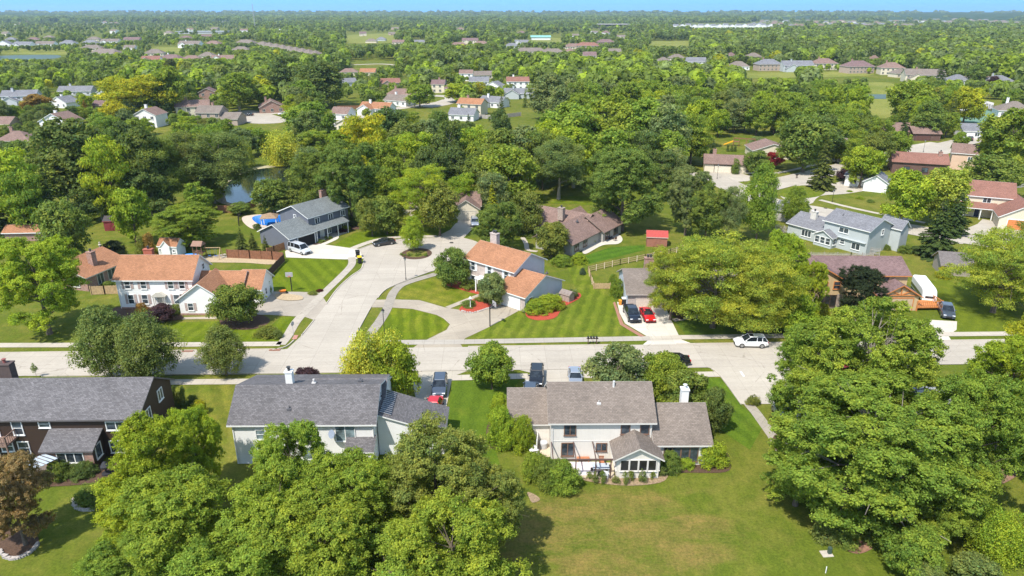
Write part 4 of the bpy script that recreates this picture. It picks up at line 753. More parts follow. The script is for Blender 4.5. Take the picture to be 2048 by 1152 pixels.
FH = [
 (112, 270, 62, 9, -8, 2, 'w', 'b', 'y', 'nearest white gabled house of the left group, beside dark trees'),
 (293, 255, 46, 9, -6, 2, 'w', 'b', 'y', 'narrow white two-storey house with a brown roof and one dark front window'),
 (388, 236, 62, 9, 18, 2, 'c', 'b', '', 'beige two-storey house with a brown roof beside the long taupe roofed house'),
 (436, 250, 86, 9, -4, 2, 't', 't', 'T', 'long taupe roofed house with dark upper windows facing the left cul-de-sac'),
 (545, 226, 48, 11, 20, 1, 'r', 'b', 'y', 'dark brown roofed ranch house in tree shade beyond the left cul-de-sac'),
 (678, 240, 36, 9, -14, 1, 'w', 'b', '', 'low white house with a small chimney right of the round tree, left of centre'),
 (688, 262, 34, 8, -20, 1, 'c', 'o', 'y', 'cream house with a pale orange roof peeping out left of the lime tree'),
 (416, 204, 30, 9, 12, 2, 'r', 'm', 'y', 'tall brick house with a dark red-brown roof above the taupe roofed house'),
 (38, 213, 62, 9, 14, 2, 'l', 's', 'L', 'blue-grey roofed white house with two levels near the left edge'),
 (150, 192, 62, 9, 8, 1, 'l', 's', '', 'wide grey roofed house behind trees in the upper left'),
 (118, 216, 42, 8, -18, 1, 'w', 's', 'y', 'low white house with a grey gable right of the orange-leaved tree'),
 (205, 196, 26, 8, -12, 1, 'b', 's', 'y', 'little pale blue gabled house by the red shrub in the upper left'),
 (202, 222, 30, 7, 0, 1, 'r', 'm', '', 'low red-brown roof between the yellow trees in the upper left'),
 (28, 298, 62, 9, 6, 1, 't', 'b', 'h', 'brown hipped roof at the left edge in front of the white gabled house'),
 (6, 262, 30, 9, 0, 1, 't', 'b', '', 'brown roofed house cut off by the left edge above the hipped roof'),
 (696, 173, 38, 8, 30, 1, 'l', 's', '', 'small grey gabled house above the brown ranch roof, left of centre'),
 (698, 152, 34, 8, 8, 1, 'c', 'b', 'h', 'small brown roofed house beside the conifer row, left of centre'),
 (783, 175, 38, 9, 16, 1, 't', 'r', 'L', 'house with a reddish roof left of the pale two-storey house'),
 (800, 200, 56, 9, -2, 1, 't', 'b', 'h', 'brown hipped roof ranch with a chimney in the centre distance'),
 (790, 212, 54, 9, -28, 1, 'w', 't', '', 'white gabled house with a taupe roof below the brown ranch'),
 (744, 230, 64, 9, -16, 1, 'w', 'o', 'L', 'long white house with an orange-brown roof above the lime tree'),
 (886, 186, 46, 8, -4, 2, 'c', 'm', 'T', 'pale two-storey house with a mauve roof and dark porch in the centre distance'),
 (932, 162, 26, 8, -2, 2, 'w', 'b', '', 'white two-storey house with a brown roof, leftmost of the central cluster'),
 (966, 158, 40, 9, 14, 1, 'c', 't', '', 'beige house with a taupe roof at the back of the central cluster'),
 (958, 171, 38, 9, 0, 1, 'w', 's', '', 'house with a wide slate roof in the middle of the central cluster'),
 (985, 180, 28, 8, -24, 1, 'w', 's', 'y', 'small white gable with a grey roof right of the yellow tree'),
 (1036, 180, 44, 9, 2, 2, 'w', 'r', '', 'white house with a reddish roof and ochre gable right of the central cluster'),
 (1038, 198, 62, 9, -4, 1, 'b', 's', 'L', 'pale blue house with a long slate roof and white chimney'),
 (975, 216, 52, 9, -30, 1, 'w', 's', 'L', 'white house with a grey gabled roof behind the tan-roofed house'),
 (938, 230, 52, 8, -22, 2, 'c', 'o', '', 'cream two-storey house with a tan roof by the brown fence'),
 (922, 242, 52, 9, -14, 1, 'w', 's', '', 'low house with a blue-grey roof and white chimney just above the dark trees'),
 (1392, 136, 38, 12, -8, 2, 'w', 's', 'L', 'white house with a dark grey roof, leftmost of the ridge row'),
 (1478, 140, 40, 12, -6, 1, 'w', 't', 'h', 'low white house with a taupe hipped roof on the ridge row'),
 (1540, 142, 48, 12, 4, 2, 't', 's', 'h', 'tan house with a grey hipped roof and tall brick chimney on the ridge row'),
 (1598, 144, 60, 12, 0, 2, 'b', 's', 'L', 'pale blue house with a dark slate roof and white deck on the ridge row'),
 (1652, 140, 46, 12, 6, 2, 'c', 'b', 'h', 'cream house with a hipped brown roof right of the pale blue house'),
 (1722, 147, 56, 13, 10, 2, 't', 'm', 'h', 'tan house with a wide mauve hipped roof in the middle of the ridge row'),
 (1784, 150, 44, 12, -10, 2, 'c', 'b', 'h', 'cream house with a red-brown hipped roof beside a blue spruce'),
 (1850, 166, 72, 13, -14, 2, 'c', 't', 'L', 'largest house of the ridge row, cream with a steep taupe roof'),
 (1806, 155, 30, 10, 10, 1, 'c', 't', 'h', 'small taupe roof between two larger ridge houses'),
 (1920, 170, 40, 11, -4, 1, 'b', 's', 'h', 'low pale grey roofed house right of the tall dark conifer'),
 (1965, 165, 36, 11, 8, 1, 'c', 'b', 'h', 'low brown hipped roof by the purple tree at the right'),
 (2006, 172, 52, 11, 14, 1, 'b', 's', 'h', 'pale house with a blue-grey hipped roof near the right edge'),
 (2030, 235, 60, 12, -20, 1, 'w', 't', 'h', 'pavilion with a pale taupe roof by the tennis court at the right edge'),
 (1509, 119, 28, 11, 0, 1, 't', 't', 'h', 'taupe roof showing above the trees behind the ridge row'),
 (1464, 117, 15, 10, 0, 1, 't', 'm', 'h', 'small reddish roof among trees behind the ridge row'),
 (1752, 124, 12, 10, 0, 1, 'c', 'b', 'h', 'tiny brown roof in the trees above the ridge row'),
 (1355, 122, 30, 11, 0, 1, 'c', 't', 'h', 'brown roofed house left of the white ridge house'),
 (1330, 128, 24, 10, 10, 1, 'w', 't', 'h', 'pale roofed house with a taupe top at the left end of the ridge'),
 (1180, 122, 26, 12, 0, 2, 'c', 'm', 'L', 'tall cream house with a mauve roof and dark porch in the middle distance'),
 (1150, 98, 40, 12, 6, 1, 'c', 'b', 'h', 'broad house with a grey-brown roof above the tall cream house'),
 (1175, 100, 46, 12, -4, 2, 't', 'r', 'h', 'brick house with a long reddish roof in the middle distance'),
 (1212, 92, 34, 12, 4, 2, 'r', 'm', 'h', 'brick house with a dark red roof right of the long reddish one'),
 (1138, 108, 20, 11, -10, 1, 'c', 'b', 'h', 'small house with a pointed brown roof left of the tall cream house'),
 (1230, 108, 24, 11, 0, 1, 'c', 't', '', 'low taupe roofed house at the wood edge in the middle distance'),
 (1062, 108, 60, 12, 3, 1, 'c', 't', 'h', 'long taupe roof just right of the yellow tree in the middle distance'),
 (1105, 110, 46, 12, 0, 1, 'c', 't', 'h', 'wide taupe roof hidden by round trees in the middle distance'),
 (1025, 96, 26, 11, 10, 1, 'w', 's', 'h', 'pale grey roofed house by the yellow tree in the middle distance'),
 (1042, 88, 28, 11, -10, 1, 'l', 's', 'L', 'slate roofed house behind the pale grey one in the middle distance'),
 (940, 88, 32, 12, 0, 2, 'c', 'm', 'L', 'pale house with a mauve roof left of a round green tree in the middle distance'),
 (918, 95, 34, 12, 6, 1, 'c', 'b', 'h', 'low brown roofed house left of the mauve roofed one in the middle distance'),
 (962, 92, 30, 12, 0, 1, 't', 'b', 'h', 'brown hipped roof right of the mauve roofed one in the middle distance'),
 (796, 92, 24, 11, 0, 2, 'c', 'b', 'L', 'pale brown roofed house standing alone left of the middle distance'),
 (742, 86, 22, 11, 0, 1, 'c', 't', 'h', 'taupe roofed house left of the small blue-grey house'),
 (762, 82, 18, 11, 0, 1, 'b', 's', 'h', 'small blue-grey roofed house standing in the far meadow'),
 (838, 88, 24, 11, 0, 1, 'w', 's', '', 'white walled house with a grey roof in the far meadow'),
 (735, 152, 30, 9, 0, 1, 'c', 'o', '', 'low tan building beside the conifer row'),
 (8, 97, 28, 12, 6, 2, 'w', 's', 'y', 'white gabled house with a grey roof, leftmost by the far pond'),
 (42, 97, 36, 12, -4, 2, 'w', 's', 'L', 'white house with grey roof, second along the far pond'),
 (88, 96, 36, 12, 2, 2, 'w', 't', 'L', 'white house with a broad taupe roof, third along the far pond'),
 (135, 94, 28, 12, 4, 2, 'w', 's', 'h', 'dark grey roofed house, fourth along the far pond'),
 (20, 83, 20, 11, 0, 1, 'w', 's', 'h', 'small grey roof behind the houses at the far pond'),
 (65, 83, 24, 11, 0, 1, 't', 'm', 'h', 'reddish brown roof behind the houses at the far pond'),
 (178, 90, 30, 12, 0, 1, 'l', 's', 'h', 'dark slate roofed house right of the far pond'),
 (186, 82, 24, 12, 0, 1, 'c', 't', 'h', 'taupe roofed house behind the dark slate roof'),
 (218, 90, 36, 12, 0, 2, 'w', 't', 'L', 'white house with a taupe roof in the upper left suburb'),
 (262, 86, 32, 12, 0, 2, 't', 'm', 'L', 'tan house with a tall brown roof in the upper left suburb'),
 (205, 112, 66, 14, -20, 1, 'c', 't', 'h', 'long low taupe roof beside the far pond'),
 (182, 102, 40, 13, 8, 1, 'c', 't', 'h', 'taupe roof above the long low one by the far pond'),
 (258, 100, 22, 11, 0, 1, 'w', 't', '', 'white fronted house left of two round trees in the upper left'),
 (308, 112, 36, 13, 10, 1, 'c', 't', 'h', 'taupe roofed house with a dark gable in the upper left suburb'),
 (376, 96, 44, 14, -6, 2, 'w', 't', 'L', 'big white house with a taupe roof beside the far green field'),
 (424, 92, 30, 13, -6, 1, 'c', 'b', 'h', 'brown roofed house right of the big white one by the far green field'),
 (300, 126, 34, 12, 10, 1, 'w', 'r', 'L', 'red-brown roofed bungalow, left end of the brown roof row'),
 (338, 124, 46, 12, -10, 1, 'w', 'm', 'h', 'bungalow with a mauve hipped roof in the brown roof row'),
 (382, 126, 40, 12, 6, 1, 'c', 'b', 'h', 'bungalow with a plain brown roof in the brown roof row'),
 (412, 118, 30, 12, 0, 1, 'c', 't', 'h', 'bungalow with a taupe roof in the brown roof row'),
 (444, 124, 44, 12, 4, 1, 'w', 'b', 'L', 'bungalow with white gable and brown roof, right end of the brown roof row'),
 (480, 105, 34, 12, 0, 1, 'c', 't', 'h', 'taupe roofed house left of the far terrace'),
 (488, 90, 40, 14, -14, 1, 'c', 't', 'h', 'first roof of the far terrace running right'),
]
for q in FH: far_house(*q)
for k in range(9):
    x = 520 + k * 13; y = 93 + k * 2.6
    far_house(x, y, 22, 12, -30, 1, 'c', 't', 'h', 'taupe roofed bungalow of the far terrace in the upper left', group='far terrace of taupe roofed bungalows')
rr = random.Random(3)
for k in range(16):
    x = 1352 + k * 12.5; far_house(x, 57.5 - (k % 3) * .8, 9.5, 16, 0, 3, 'w', 's', 'y' if k % 2 else '', 'pale townhouse with a grey roof in the long far row at the right', group='far row of pale townhouses')
for k in range(60):
    x = 1500 + k * 9 + rr.uniform(-4, 4); y = rr.choice([44, 46, 48, 51, 54]) + rr.uniform(-1, 1)
    if x > 1840: y -= 6
    far_house(x, y, rr.uniform(8, 12), 16, rr.uniform(-20, 20), 2, rr.choice('wct'), rr.choice('tbs'), 'h', 'tiny low house among trees at the right just below the horizon', group='far houses below the right horizon')
for k in range(26):
    x = (rr.uniform(20, 240) if k < 13 else rr.uniform(330, 660)); y = rr.uniform(40, 50)
    far_house(x, y, rr.uniform(9, 14), 16, 0, 1, rr.choice('wct'), rr.choice('tbs'), 'h', 'tiny low house among trees at the left just below the horizon', group='far houses below the left horizon')

for k in range(44):
    if k < 24: x, y = rr.uniform(0, 490), rr.uniform(60, 96)
    elif k < 30: x, y = rr.uniform(600, 1000), rr.uniform(58, 76)
    else: x, y = rr.uniform(1000, 1340), rr.uniform(66, 112)
    if any(a - 12 < x < c + 12 and b - 3 < y < d + 10 for a, b, c, d in CLEAR): continue
    far_house(x, y, rr.uniform(16, 24) * (.7 if y < 75 else 1), 12, rr.uniform(-20, 20), rr.choice((1, 1, 2)), rr.choice('wctw'), rr.choice('tbtm'), rr.choice(('h', 'L', '')), 'small suburban roof among trees in the far %s' % ('left suburb' if x < 500 else 'centre suburb'), group='small roofs in the far %s' % ('left suburb' if x < 500 else 'centre suburb'))
# far big buildings
def big(label, x0, x1, by, hh, depth, wall, roof, cat='building', name='office_building', stripes=2, over=.5, gable=0):
    a = P(x0, by); b = P(x1, by); w_ = b.x - a.x; e = empty(name, (a.x, a.y, 0), 0, label, cat); m = MB(); m.box(0, w_, 0, depth, 0, hh); m.build('wall', wall, e)
    m = MB()
    if gable: m.prism([(-over, hh), (w_ + over, hh), (w_ + over, hh + .3), (-over, hh + .3)], -1, depth + 1); m.hexa([(-over, -1, hh + .3), (w_ + over, -1, hh + .3), (w_ + over, depth + 1, hh + .3), (-over, depth + 1, hh + .3), (-over, depth / 2 - .1, hh + gable), (w_ + over, depth / 2 - .1, hh + gable), (w_ + over, depth / 2 + .1, hh + gable), (-over, depth / 2 + .1, hh + gable)])
    else: m.box(-over, w_ + over, -over, depth + over, hh, hh + .8)
    m.build('roof', roof, e); m = MB()
    for s_ in range(stripes):
        z = hh * (s_ + .35) / stripes; m.box(w_ * .03, w_ * .97, -.12, 0, z, z + hh * .38 / stripes)
    m.build('window_band', GLASS, e); CLEAR.append((x0, by - 18, x1, by - 2)); return e
big('long dark brown office block with flat roof near the horizon', 1200, 1256, 58.5, 13, 60, M('brown_concrete', (.22, .16, .13), .8), M('flat_roof', (.42, .40, .38), .8), over=4)
big('low white warehouse with a green roof in the far field', 1061, 1101, 80, 4.5, 26, WHITE, M('green_metal_roof', (.20, .42, .36), .4), 'barn', 'warehouse', 0, 1, 3)
big('small white barn standing alone far left of centre', 538, 558, 66, 5, 22, WHITE, M('pale_roof', (.75, .76, .78), .5), 'barn', 'barn', 0, 1, 3)
big('long low grey shed roof far off behind a tree line on the left', 352, 448, 68, 5, 40, M('shed_wall_grey', (.35, .36, .36)), M('shed_roof_grey', (.38, .40, .42)), 'building', 'warehouse', 0, 1)
big('low pale building behind trees left of the far office block', 560, 600, 50, 5, 30, WHITE, M('shed_roof_grey'), 'building', 'warehouse', 0, 1)
# radio mast
o = P(511, 62); e = empty('radio_mast', (o.x, o.y, 0), 0, 'slender lattice radio mast rising above the horizon on the left', 'mast'); m = MB(); H_ = height_at(o.x, o.y, 8)
for i in range(3):
    a = i * 2.094; m.bar((2.0 * math.cos(a), 2.0 * math.sin(a), 0), (.6 * math.cos(a), .6 * math.sin(a), H_), .35)
for k in range(26):
    z = H_ * k / 26; r0 = 2.0 - 1.4 * k / 26; r1 = 2.0 - 1.4 * (k + 1) / 26
    for i in range(3): a = i * 2.094; b = a + 2.094; m.bar((r0 * math.cos(a), r0 * math.sin(a), z), (r1 * math.cos(b), r1 * math.sin(b), z + H_ / 26), .16)
m.build('lattice', M('mast_grey', (.35, .35, .36), .6), e); m = MB(); m.tube([(0, 0, H_), (0, 0, H_ + 9)], .12, 6); m.build('antenna', M('mast_grey'), e)

# ================================================================ CARS
TYRE = M('tyre', (.018, .018, .018), .85); RIM = M('rim', (.42, .43, .44), .3, metal=.8); CG = glass_dark('car_glass', (.012, .016, .02), .04); LAMP = M('headlight_lens', (.75, .77, .8), .1, spec=.8); TAIL = M('tail_lens', (.45, .02, .02), .2, spec=.7); BLK = M('black_plastic', (.02, .02, .02), .6)
def paint(name, c, metal=.2): return M('paint_' + name, c, .28, metal, .5, .03, coat=.8)
def loft(m, secs):
    """secs: list of rings of equal length"""
    n = len(secs[0]); base = len(m.v)
    for r in secs: m.v += [tuple(p) for p in r]
    for k in range(len(secs) - 1):
        for j in range(n): i2 = (j + 1) % n; m.f.append((base + k * n + j, base + k * n + i2, base + (k + 1) * n + i2, base + (k + 1) * n + j)); m.mi.append(0)
    m.f.append(tuple(base + j for j in reversed(range(n)))); m.f.append(tuple(base + (len(secs) - 1) * n + j for j in range(n))); m.mi += [0, 0]
SPEC = {  # length, width, wheel r, belt profile (x, z top of body), cabin (x0 rear base, x1 rear top, x2 front top, x3 windscreen base), roof z
 'sedan': (4.75, 1.82, .33, [(-2.37, .72), (-2.25, .98), (-1.5, 1.02), (.9, .98), (2.0, .82), (2.33, .58)], (-1.65, -.95, .25, 1.05), 1.44),
 'coupe': (4.7, 1.84, .34, [(-2.35, .78), (-2.2, 1.02), (-1.5, 1.04), (.8, .98), (1.95, .84), (2.3, .6)], (-1.75, -.85, .1, .95), 1.38),
 'suv': (4.75, 1.92, .37, [(-2.36, .75), (-2.3, 1.08), (-1.5, 1.12), (1.0, 1.08), (2.0, .95), (2.33, .66)], (-2.25, -1.85, .3, 1.15), 1.70),
 'van': (5.4, 2.0, .37, [(-2.7, .8), (-2.66, 1.2), (-1.5, 1.25), (1.5, 1.18), (2.35, 1.02), (2.67, .7)], (-2.66, -2.55, .95, 1.75), 2.05),
 'pickup': (5.7, 2.0, .40, [(-2.84, .85), (-2.8, 1.12), (-1.5, 1.14), (1.2, 1.14), (2.4, 1.06), (2.8, .75)], (-1.0, -.75, .75, 1.45), 1.86)}
def car(kind, px, py, ang, pm, label, name=None, cat=None, z=.09, sunroof=False, group=None, s=1.0):
    """ang: heading of the nose in degrees from +x"""
    L, W, r, prof, cab, zr = SPEC[kind]; o = P(px, py); cat = cat or {'sedan': 'car', 'coupe': 'car', 'suv': 'car', 'van': 'van', 'pickup': 'pickup truck'}[kind]
    e = empty(name or {'van': 'parked_van', 'pickup': 'pickup_truck'}.get(kind, 'parked_car'), (o.x, o.y, z), R(ang), label, cat, group); e.scale = (s, s, s); hw = W / 2; zb = .26
    xs = [-L / 2, -L / 2 + .12, -L / 2 + .5, cab[0], (cab[0] + cab[3]) / 2, cab[3], L / 2 - .7, L / 2 - .25, L / 2]
    xs = sorted(set(round(x, 3) for x in xs)); ft = lambda x: float(np.interp(x, [p[0] for p in prof], [p[1] for p in prof])); secs = []
    for x in xs:
        t = 1 - (abs(x) / (L / 2)) ** 6 * .12; w_ = hw * t; zt = ft(x); bb = zb + (.14 if abs(x) > L / 2 - .15 else 0)
        secs.append([(x, -w_ * .93, bb), (x, -w_, bb + .16), (x, -w_, zt - .22), (x, -w_ * .93, zt - .02), (x, -w_ * .6, zt + .015), (x, w_ * .6, zt + .015), (x, w_ * .93, zt - .02), (x, w_, zt - .22), (x, w_, bb + .16), (x, w_ * .93, bb)])
    m = MB(); loft(m, secs); body = m.build('body', pm, e, smooth=False, bevel=.03)
    m = MB(); zz = ft(0) - .02; tw = hw * .74; bw = hw * .92; x0, x1, x2, x3 = cab; secs = []
    for x, zt, wt in ((x0, zz + .02, bw), (x1, zr - .05, tw), ((x1 + x2) / 2, zr - .02, tw), (x2, zr - .06, tw), (x3, zz + .0, bw)):
        f_ = (zt - zz) / (zr - zz); ww = bw + (tw - bw) * f_; secs.append([(x, -bw, zz - .05), (x, -ww, zt), (x, ww, zt), (x, bw, zz - .05)])
    loft(m, secs); m.build('windows', CG, e, bevel=.02)
    m = MB(); m.hexa([(x1 - .06, -tw - .01, zr - .1), (x2 + .05, -tw - .01, zr - .1), (x2 + .05, tw + .01, zr - .1), (x1 - .06, tw + .01, zr - .1), (x1 + .03, -tw * .9, zr + .0), (x2 - .05, -tw * .9, zr + .0), (x2 - .05, tw * .9, zr + .0), (x1 + .03, tw * .9, zr + .0)])
    ps = [x3, x2], [x0, x1]
    for sg in (-1, 1):
        m.bar((x3 + .02, sg * bw, zz - .03), (x2, sg * (tw + .01), zr - .06), .07, .06); m.bar((x0 - .02, sg * bw, zz - .03), (x1, sg * (tw + .01), zr - .06), .14 if kind != 'sedan' else .1, .07)
        xm = (x0 + x3) / 2 - .1; m.bar((xm, sg * (bw + .01), zz - .03), (xm - .05, sg * (tw + .015), zr - .06), .09, .05)
        if kind in ('suv', 'van'): xm = (x1 + xm) / 2 - .2; m.bar((xm, sg * (bw + .01), zz - .03), (xm, sg * (tw + .015), zr - .06), .12, .05)
    rf = m.build('roof', pm, e, bevel=.03)
    if sunroof: m = MB(); m.box(-.3, .3, -tw * .6, tw * .6, zr - .02, zr + .012); m.build('sunroof', CG, rf)
    for sg in (-1, 1):
        for fx in (-1, 1):
            x = fx * (L / 2 - .92); m = MB(); m.tube([(x, sg * (hw - .2), r), (x, sg * (hw + .015), r)], r, 20); wh = m.build('wheel', TYRE, e)
            m = MB(); m.tube([(x, sg * (hw + .0), r), (x, sg * (hw + .03), r)], r * .66, 14); m.build('rim', RIM, wh)
        m = MB(); zt = ft(L / 2 - .2); m.box(L / 2 - .30, L / 2 - .02, sg * hw * .62 - .2, sg * hw * .62 + .2, zt - .18, zt - .02); m.build('headlight', LAMP, e, bevel=.02)
        m = MB(); zt = ft(-L / 2 + .15); m.box(-L / 2 - .005, -L / 2 + .14, sg * hw * .72 - .16, sg * hw * .72 + .16, zt - .24, zt - .05); m.build('tail_light', TAIL, e)
        m = MB(); m.box(x3 - .35, x3 - .15, sg * (hw + .02) - .1, sg * (hw + .02) + .1, zz + .02, zz + .16); m.build('wing_mirror', pm, e, bevel=.02)
    m = MB(); m.box(L / 2 - .12, L / 2 + .03, -hw * .42, hw * .42, .42, ft(L / 2 - .1) - .14); m.build('grille', BLK, e)
    if kind == 'pickup': m = MB(); m.box(-L / 2 + .14, x0 - .12, -hw * .8, hw * .8, ft(-2) - .03, ft(-2) + .022); m.build('truck_bed', M('bed_liner', (.008, .008, .009), .8), e)
    return e
cw = paint('white', (.78, .78, .78)); ck = paint('black', (.012, .013, .016), .3); cgr = paint('dark_grey', (.035, .037, .042), .5); cr = paint('red', (.55, .012, .015)); cs = paint('silver', (.36, .39, .44), .5); cb = paint('slate_blue', (.075, .095, .13), .4); crn = paint('navy', (.018, .024, .04), .4)
car('van', 600, 505, -36, paint('van_silver', (.62, .64, .66), .3), 'silver passenger van parked outside the open garage of the blue-grey house', z=.05)
car('sedan', 596, 484, 150 + 90 - 180 - 95, cw, 'white car standing inside the open garage of the blue-grey house', z=.05)
car('coupe', 768, 490, 208, cgr, 'dark grey sports sedan parked by the kerb left of the round island')
car('suv', 950, 450, -86, cs, 'silver car parked beside the tan house driveway, at the head of the cul-de-sac', z=.05)
car('pickup', 1263, 634, -87, crn, 'black pickup truck on the pale driveway left of the red sedan', z=.05)
car('sedan', 1294, 636, -86, cr, 'red sedan beside the black pickup on the pale driveway', z=.05, sunroof=True)
car('suv', 1500, 692, 177, cw, 'white car with a sunroof parked along the kerb of the main road', sunroof=True)
car('sedan', 1345, 728, 178, ck, 'black sedan on the main road half hidden behind the rounded bush')
car('suv', 1073, 761, -94, ck, 'black car on the driveway behind the beige house', z=.05)
car('suv', 1061, 790, 84, cb, 'dark blue car nearest the beige house roof, behind the black one', z=.05)
car('sedan', 1150, 762, -92, cs, 'silver car on the right side of the beige house driveway', z=.05)
car('suv', 880, 780, -88, cb, 'slate blue estate car on the shared driveway behind the red pickup', z=.05)
car('pickup', 868, 822, 85, cr, 'red pickup on the driveway partly hidden by the white house roof', z=.05, s=.9)
car('pickup', 1890, 628, -110, cb, 'dark grey-blue pickup on the driveway of the tan tudor house', z=.05)
car('suv', 1612, 686, 178, cw, 'white car hidden by the big maple behind the white parked one')
car('sedan', 1668, 745, 0, paint('brick', (.25, .02, .02)), 'brick red car on the main road glimpsed through the big maple')
car('suv', 1812, 735, 0, cs, 'silver car on the main road behind the crown of the big maple')
car('suv', 1566, 836, 85, cs, 'pale blue-silver car under the left edge of the big maple', z=.03)
car('sedan', 497, 232, 180, ck, 'small black car standing on the left cul-de-sac')
car('sedan', 566, 230, 200, cw, 'small white car at the kerb right of the left cul-de-sac')
car('suv', 1940, 281, 60, ck, 'black car in front of the slate roofed house at the far right')
car('sedan', 1452, 342, -20, cgr, 'dark car on the driveway of the brown brick ranch')
# ================================================================ SMALL THINGS
STEEL = M('black_steel', (.02, .02, .022), .5); WOODR = M('fence_redwood', (.22, .10, .055), .85, scale=3, var=.3); WOODT = M('fence_tan', (.42, .29, .16), .85, scale=3, var=.25); WOODG = M('fence_grey', (.36, .33, .30), .9, scale=3, var=.25); WOODD = M('fence_dark', (.10, .055, .04), .85, scale=3, var=.3)
def fence(label, pts, hgt, mat, kind='board', name='wooden_fence', post=2.4, postmat=None, world=False):
    w_ = [P(*p) for p in pts]; e = empty(name, (w_[0].x, w_[0].y, 0), 0, label, 'fence'); o = w_[0]; w_ = [p - o for p in w_]; bm_ = MB(); pm = []
    for a, b in zip(w_, w_[1:]):
        L = (b - a).length; n = max(1, round(L / post)); d = (b - a) / n; u = d.normalized(); nn = Vector((-u.y, u.x, 0))
        for k in range(n + 1):
            p = a + d * k; q = MB(); q.box(p.x - .06, p.x + .06, p.y - .06, p.y + .06, 0, hgt + .12); pm.append(q)
        if kind == 'board':
            c = 0; step = .155
            while c < L - .1:
                p0 = a + u * c + nn * .03; p1 = a + u * (c + .14) + nn * .03; hz = hgt + (0.03 if int(c / step) % 3 else -.03); q0 = nn * .025
                bm_.hexa([(p0.x, p0.y, .05), (p1.x, p1.y, .05), (p1.x + q0.x, p1.y + q0.y, .05), (p0.x + q0.x, p0.y + q0.y, .05), (p0.x, p0.y, hz), (p1.x, p1.y, hz), (p1.x + q0.x, p1.y + q0.y, hz), (p0.x + q0.x, p0.y + q0.y, hz)]); c += step
        elif kind == 'rail':
            for z in (.35, .75, 1.12): bm_.bar(a + Vector((0, 0, z)), b + Vector((0, 0, z)), .05, .16)
        elif kind == 'picket':
            for z in (.4, 1.1): bm_.bar(a + Vector((0, 0, z)), b + Vector((0, 0, z)), .05, .09)
            c = 0
            while c < L: p = a + u * c; bm_.box(p.x - .045, p.x + .045, p.y - .02, p.y + .02, .05, hgt); c += .24
        elif kind == 'mesh':
            for z in (.2, .7, 1.2, hgt - .05): bm_.bar(a + Vector((0, 0, z)), b + Vector((0, 0, z)), .05)
            c = 0
            while c < L: p = a + u * c; bm_.box(p.x - .02, p.x + .02, p.y - .02, p.y + .02, .05, hgt); c += .45
    bm_.build('fence_boards' if kind == 'board' else 'rails', mat, e)
    for q in pm: q.build('post', postmat or mat, e)
    return e
fence('red-brown board fence running behind the dirt strip, left of the silver van', [(455, 516), (500, 518), (545, 520), (567, 522)], 1.8, WOODR)
fence('dark red-brown fence slanting down beside the lawn to the white garage', [(569, 523), (554, 538), (538, 556), (530, 566)], 1.6, WOODD)
fence('short red-brown fence below the blue-grey garage wall', [(535, 512), (549, 507), (571, 499)], 1.6, M('fence_warm', (.36, .17, .08), .85, scale=3, var=.25))
fence('tan and brown board fence between the maple and the white colonial house', [(183, 590), (210, 589), (236, 588)], 1.6, WOODT)
fence('weathered brown fence by the pond under the cottonwoods', [(437, 425), (470, 426), (500, 418), (512, 412)], 1.8, WOODR)
fence('tan rail fence with pale posts curving around the green lawn', [(1176, 545), (1240, 530), (1290, 520), (1340, 509), (1378, 498)], 1.15, WOODT, 'rail', 'rail_fence', 2.0, M('pale_post', (.62, .52, .38), .8))
fence('tan rail fence descending to the small board gate', [(1176, 545), (1181, 560), (1187, 577)], 1.15, WOODT, 'rail', 'rail_fence', 2.0, M('pale_post'))
fence('small tan board fence closing the gap left of the round hedge', [(1187, 578), (1220, 578)], 1.1, WOODT)
fence('grey picket fence behind the tan tudor house', [(1620, 519), (1700, 520), (1745, 520)], 1.5, WOODG, 'picket', 'picket_fence')
fence('grey picket fence left of the pale blue-grey house', [(1550, 460), (1585, 470)], 1.5, WOODG, 'picket', 'picket_fence')
fence('grey picket fence beneath the corner of the pale blue-grey house', [(1732, 508), (1758, 512)], 1.6, WOODG, 'picket', 'picket_fence')
fence('brown fence behind the tan-roofed cream house in the centre distance', [(955, 236), (985, 239), (1042, 232)], 1.8, WOODG)
fence('reddish fence behind the lawn left of centre', [(675, 219), (720, 218)], 1.8, WOODR)
fence('tall dark mesh fence round the tennis court', [(1910, 236), (1972, 220), (1997, 228)], 3.2, STEEL, 'mesh', 'mesh_fence', 3)
fence('black fence beside the brown ranch at the bend', [(1875, 268), (1905, 270), (1925, 268)], 1.6, STEEL, 'mesh', 'mesh_fence', 3)
fence('grey fence at the right edge behind the red-brown roof', [(2003, 382), (2060, 372)], 1.6, WOODG, 'picket', 'picket_fence')
fence('black fence along the pool left of the hedge', [(478, 452), (477, 438), (484, 430)], 1.4, STEEL, 'mesh', 'mesh_fence', 2)
# orange deck and trailer at the tudor house
o = P(1832, 622); e = empty('timber_deck', (o.x, o.y, 0), R(2), 'orange stained timber deck with railings beside the white trailer', 'deck'); m = MB(); m.box(0, 4.2, 0, 3, .5, .7); m.build('deck_floor', OW, e); m = MB()
for k in range(14): m.box(k * .32, k * .32 + .06, -.05, .0, .7, 1.6)
m.box(-.05, 4.3, -.08, 0, 1.6, 1.7)
for k in range(9): m.box(4.2, 4.26, k * .32, k * .32 + .06, .7, 1.6)
m.box(4.18, 4.28, 0, 3, 1.6, 1.7); m.build('railing', OW, e)
for x in (0, 4.2):
    m = MB(); m.box(x - .08, x + .08, -.1, .06, 0, 1.8); m.build('post', OW, e)
o = P(1856, 608); e = empty('camper_trailer', (o.x, o.y, .03), R(-105), 'long white camper trailer with a rounded nose beside the tan tudor house', 'trailer'); e.scale = (.88, .88, .88); m = MB(); secs = []
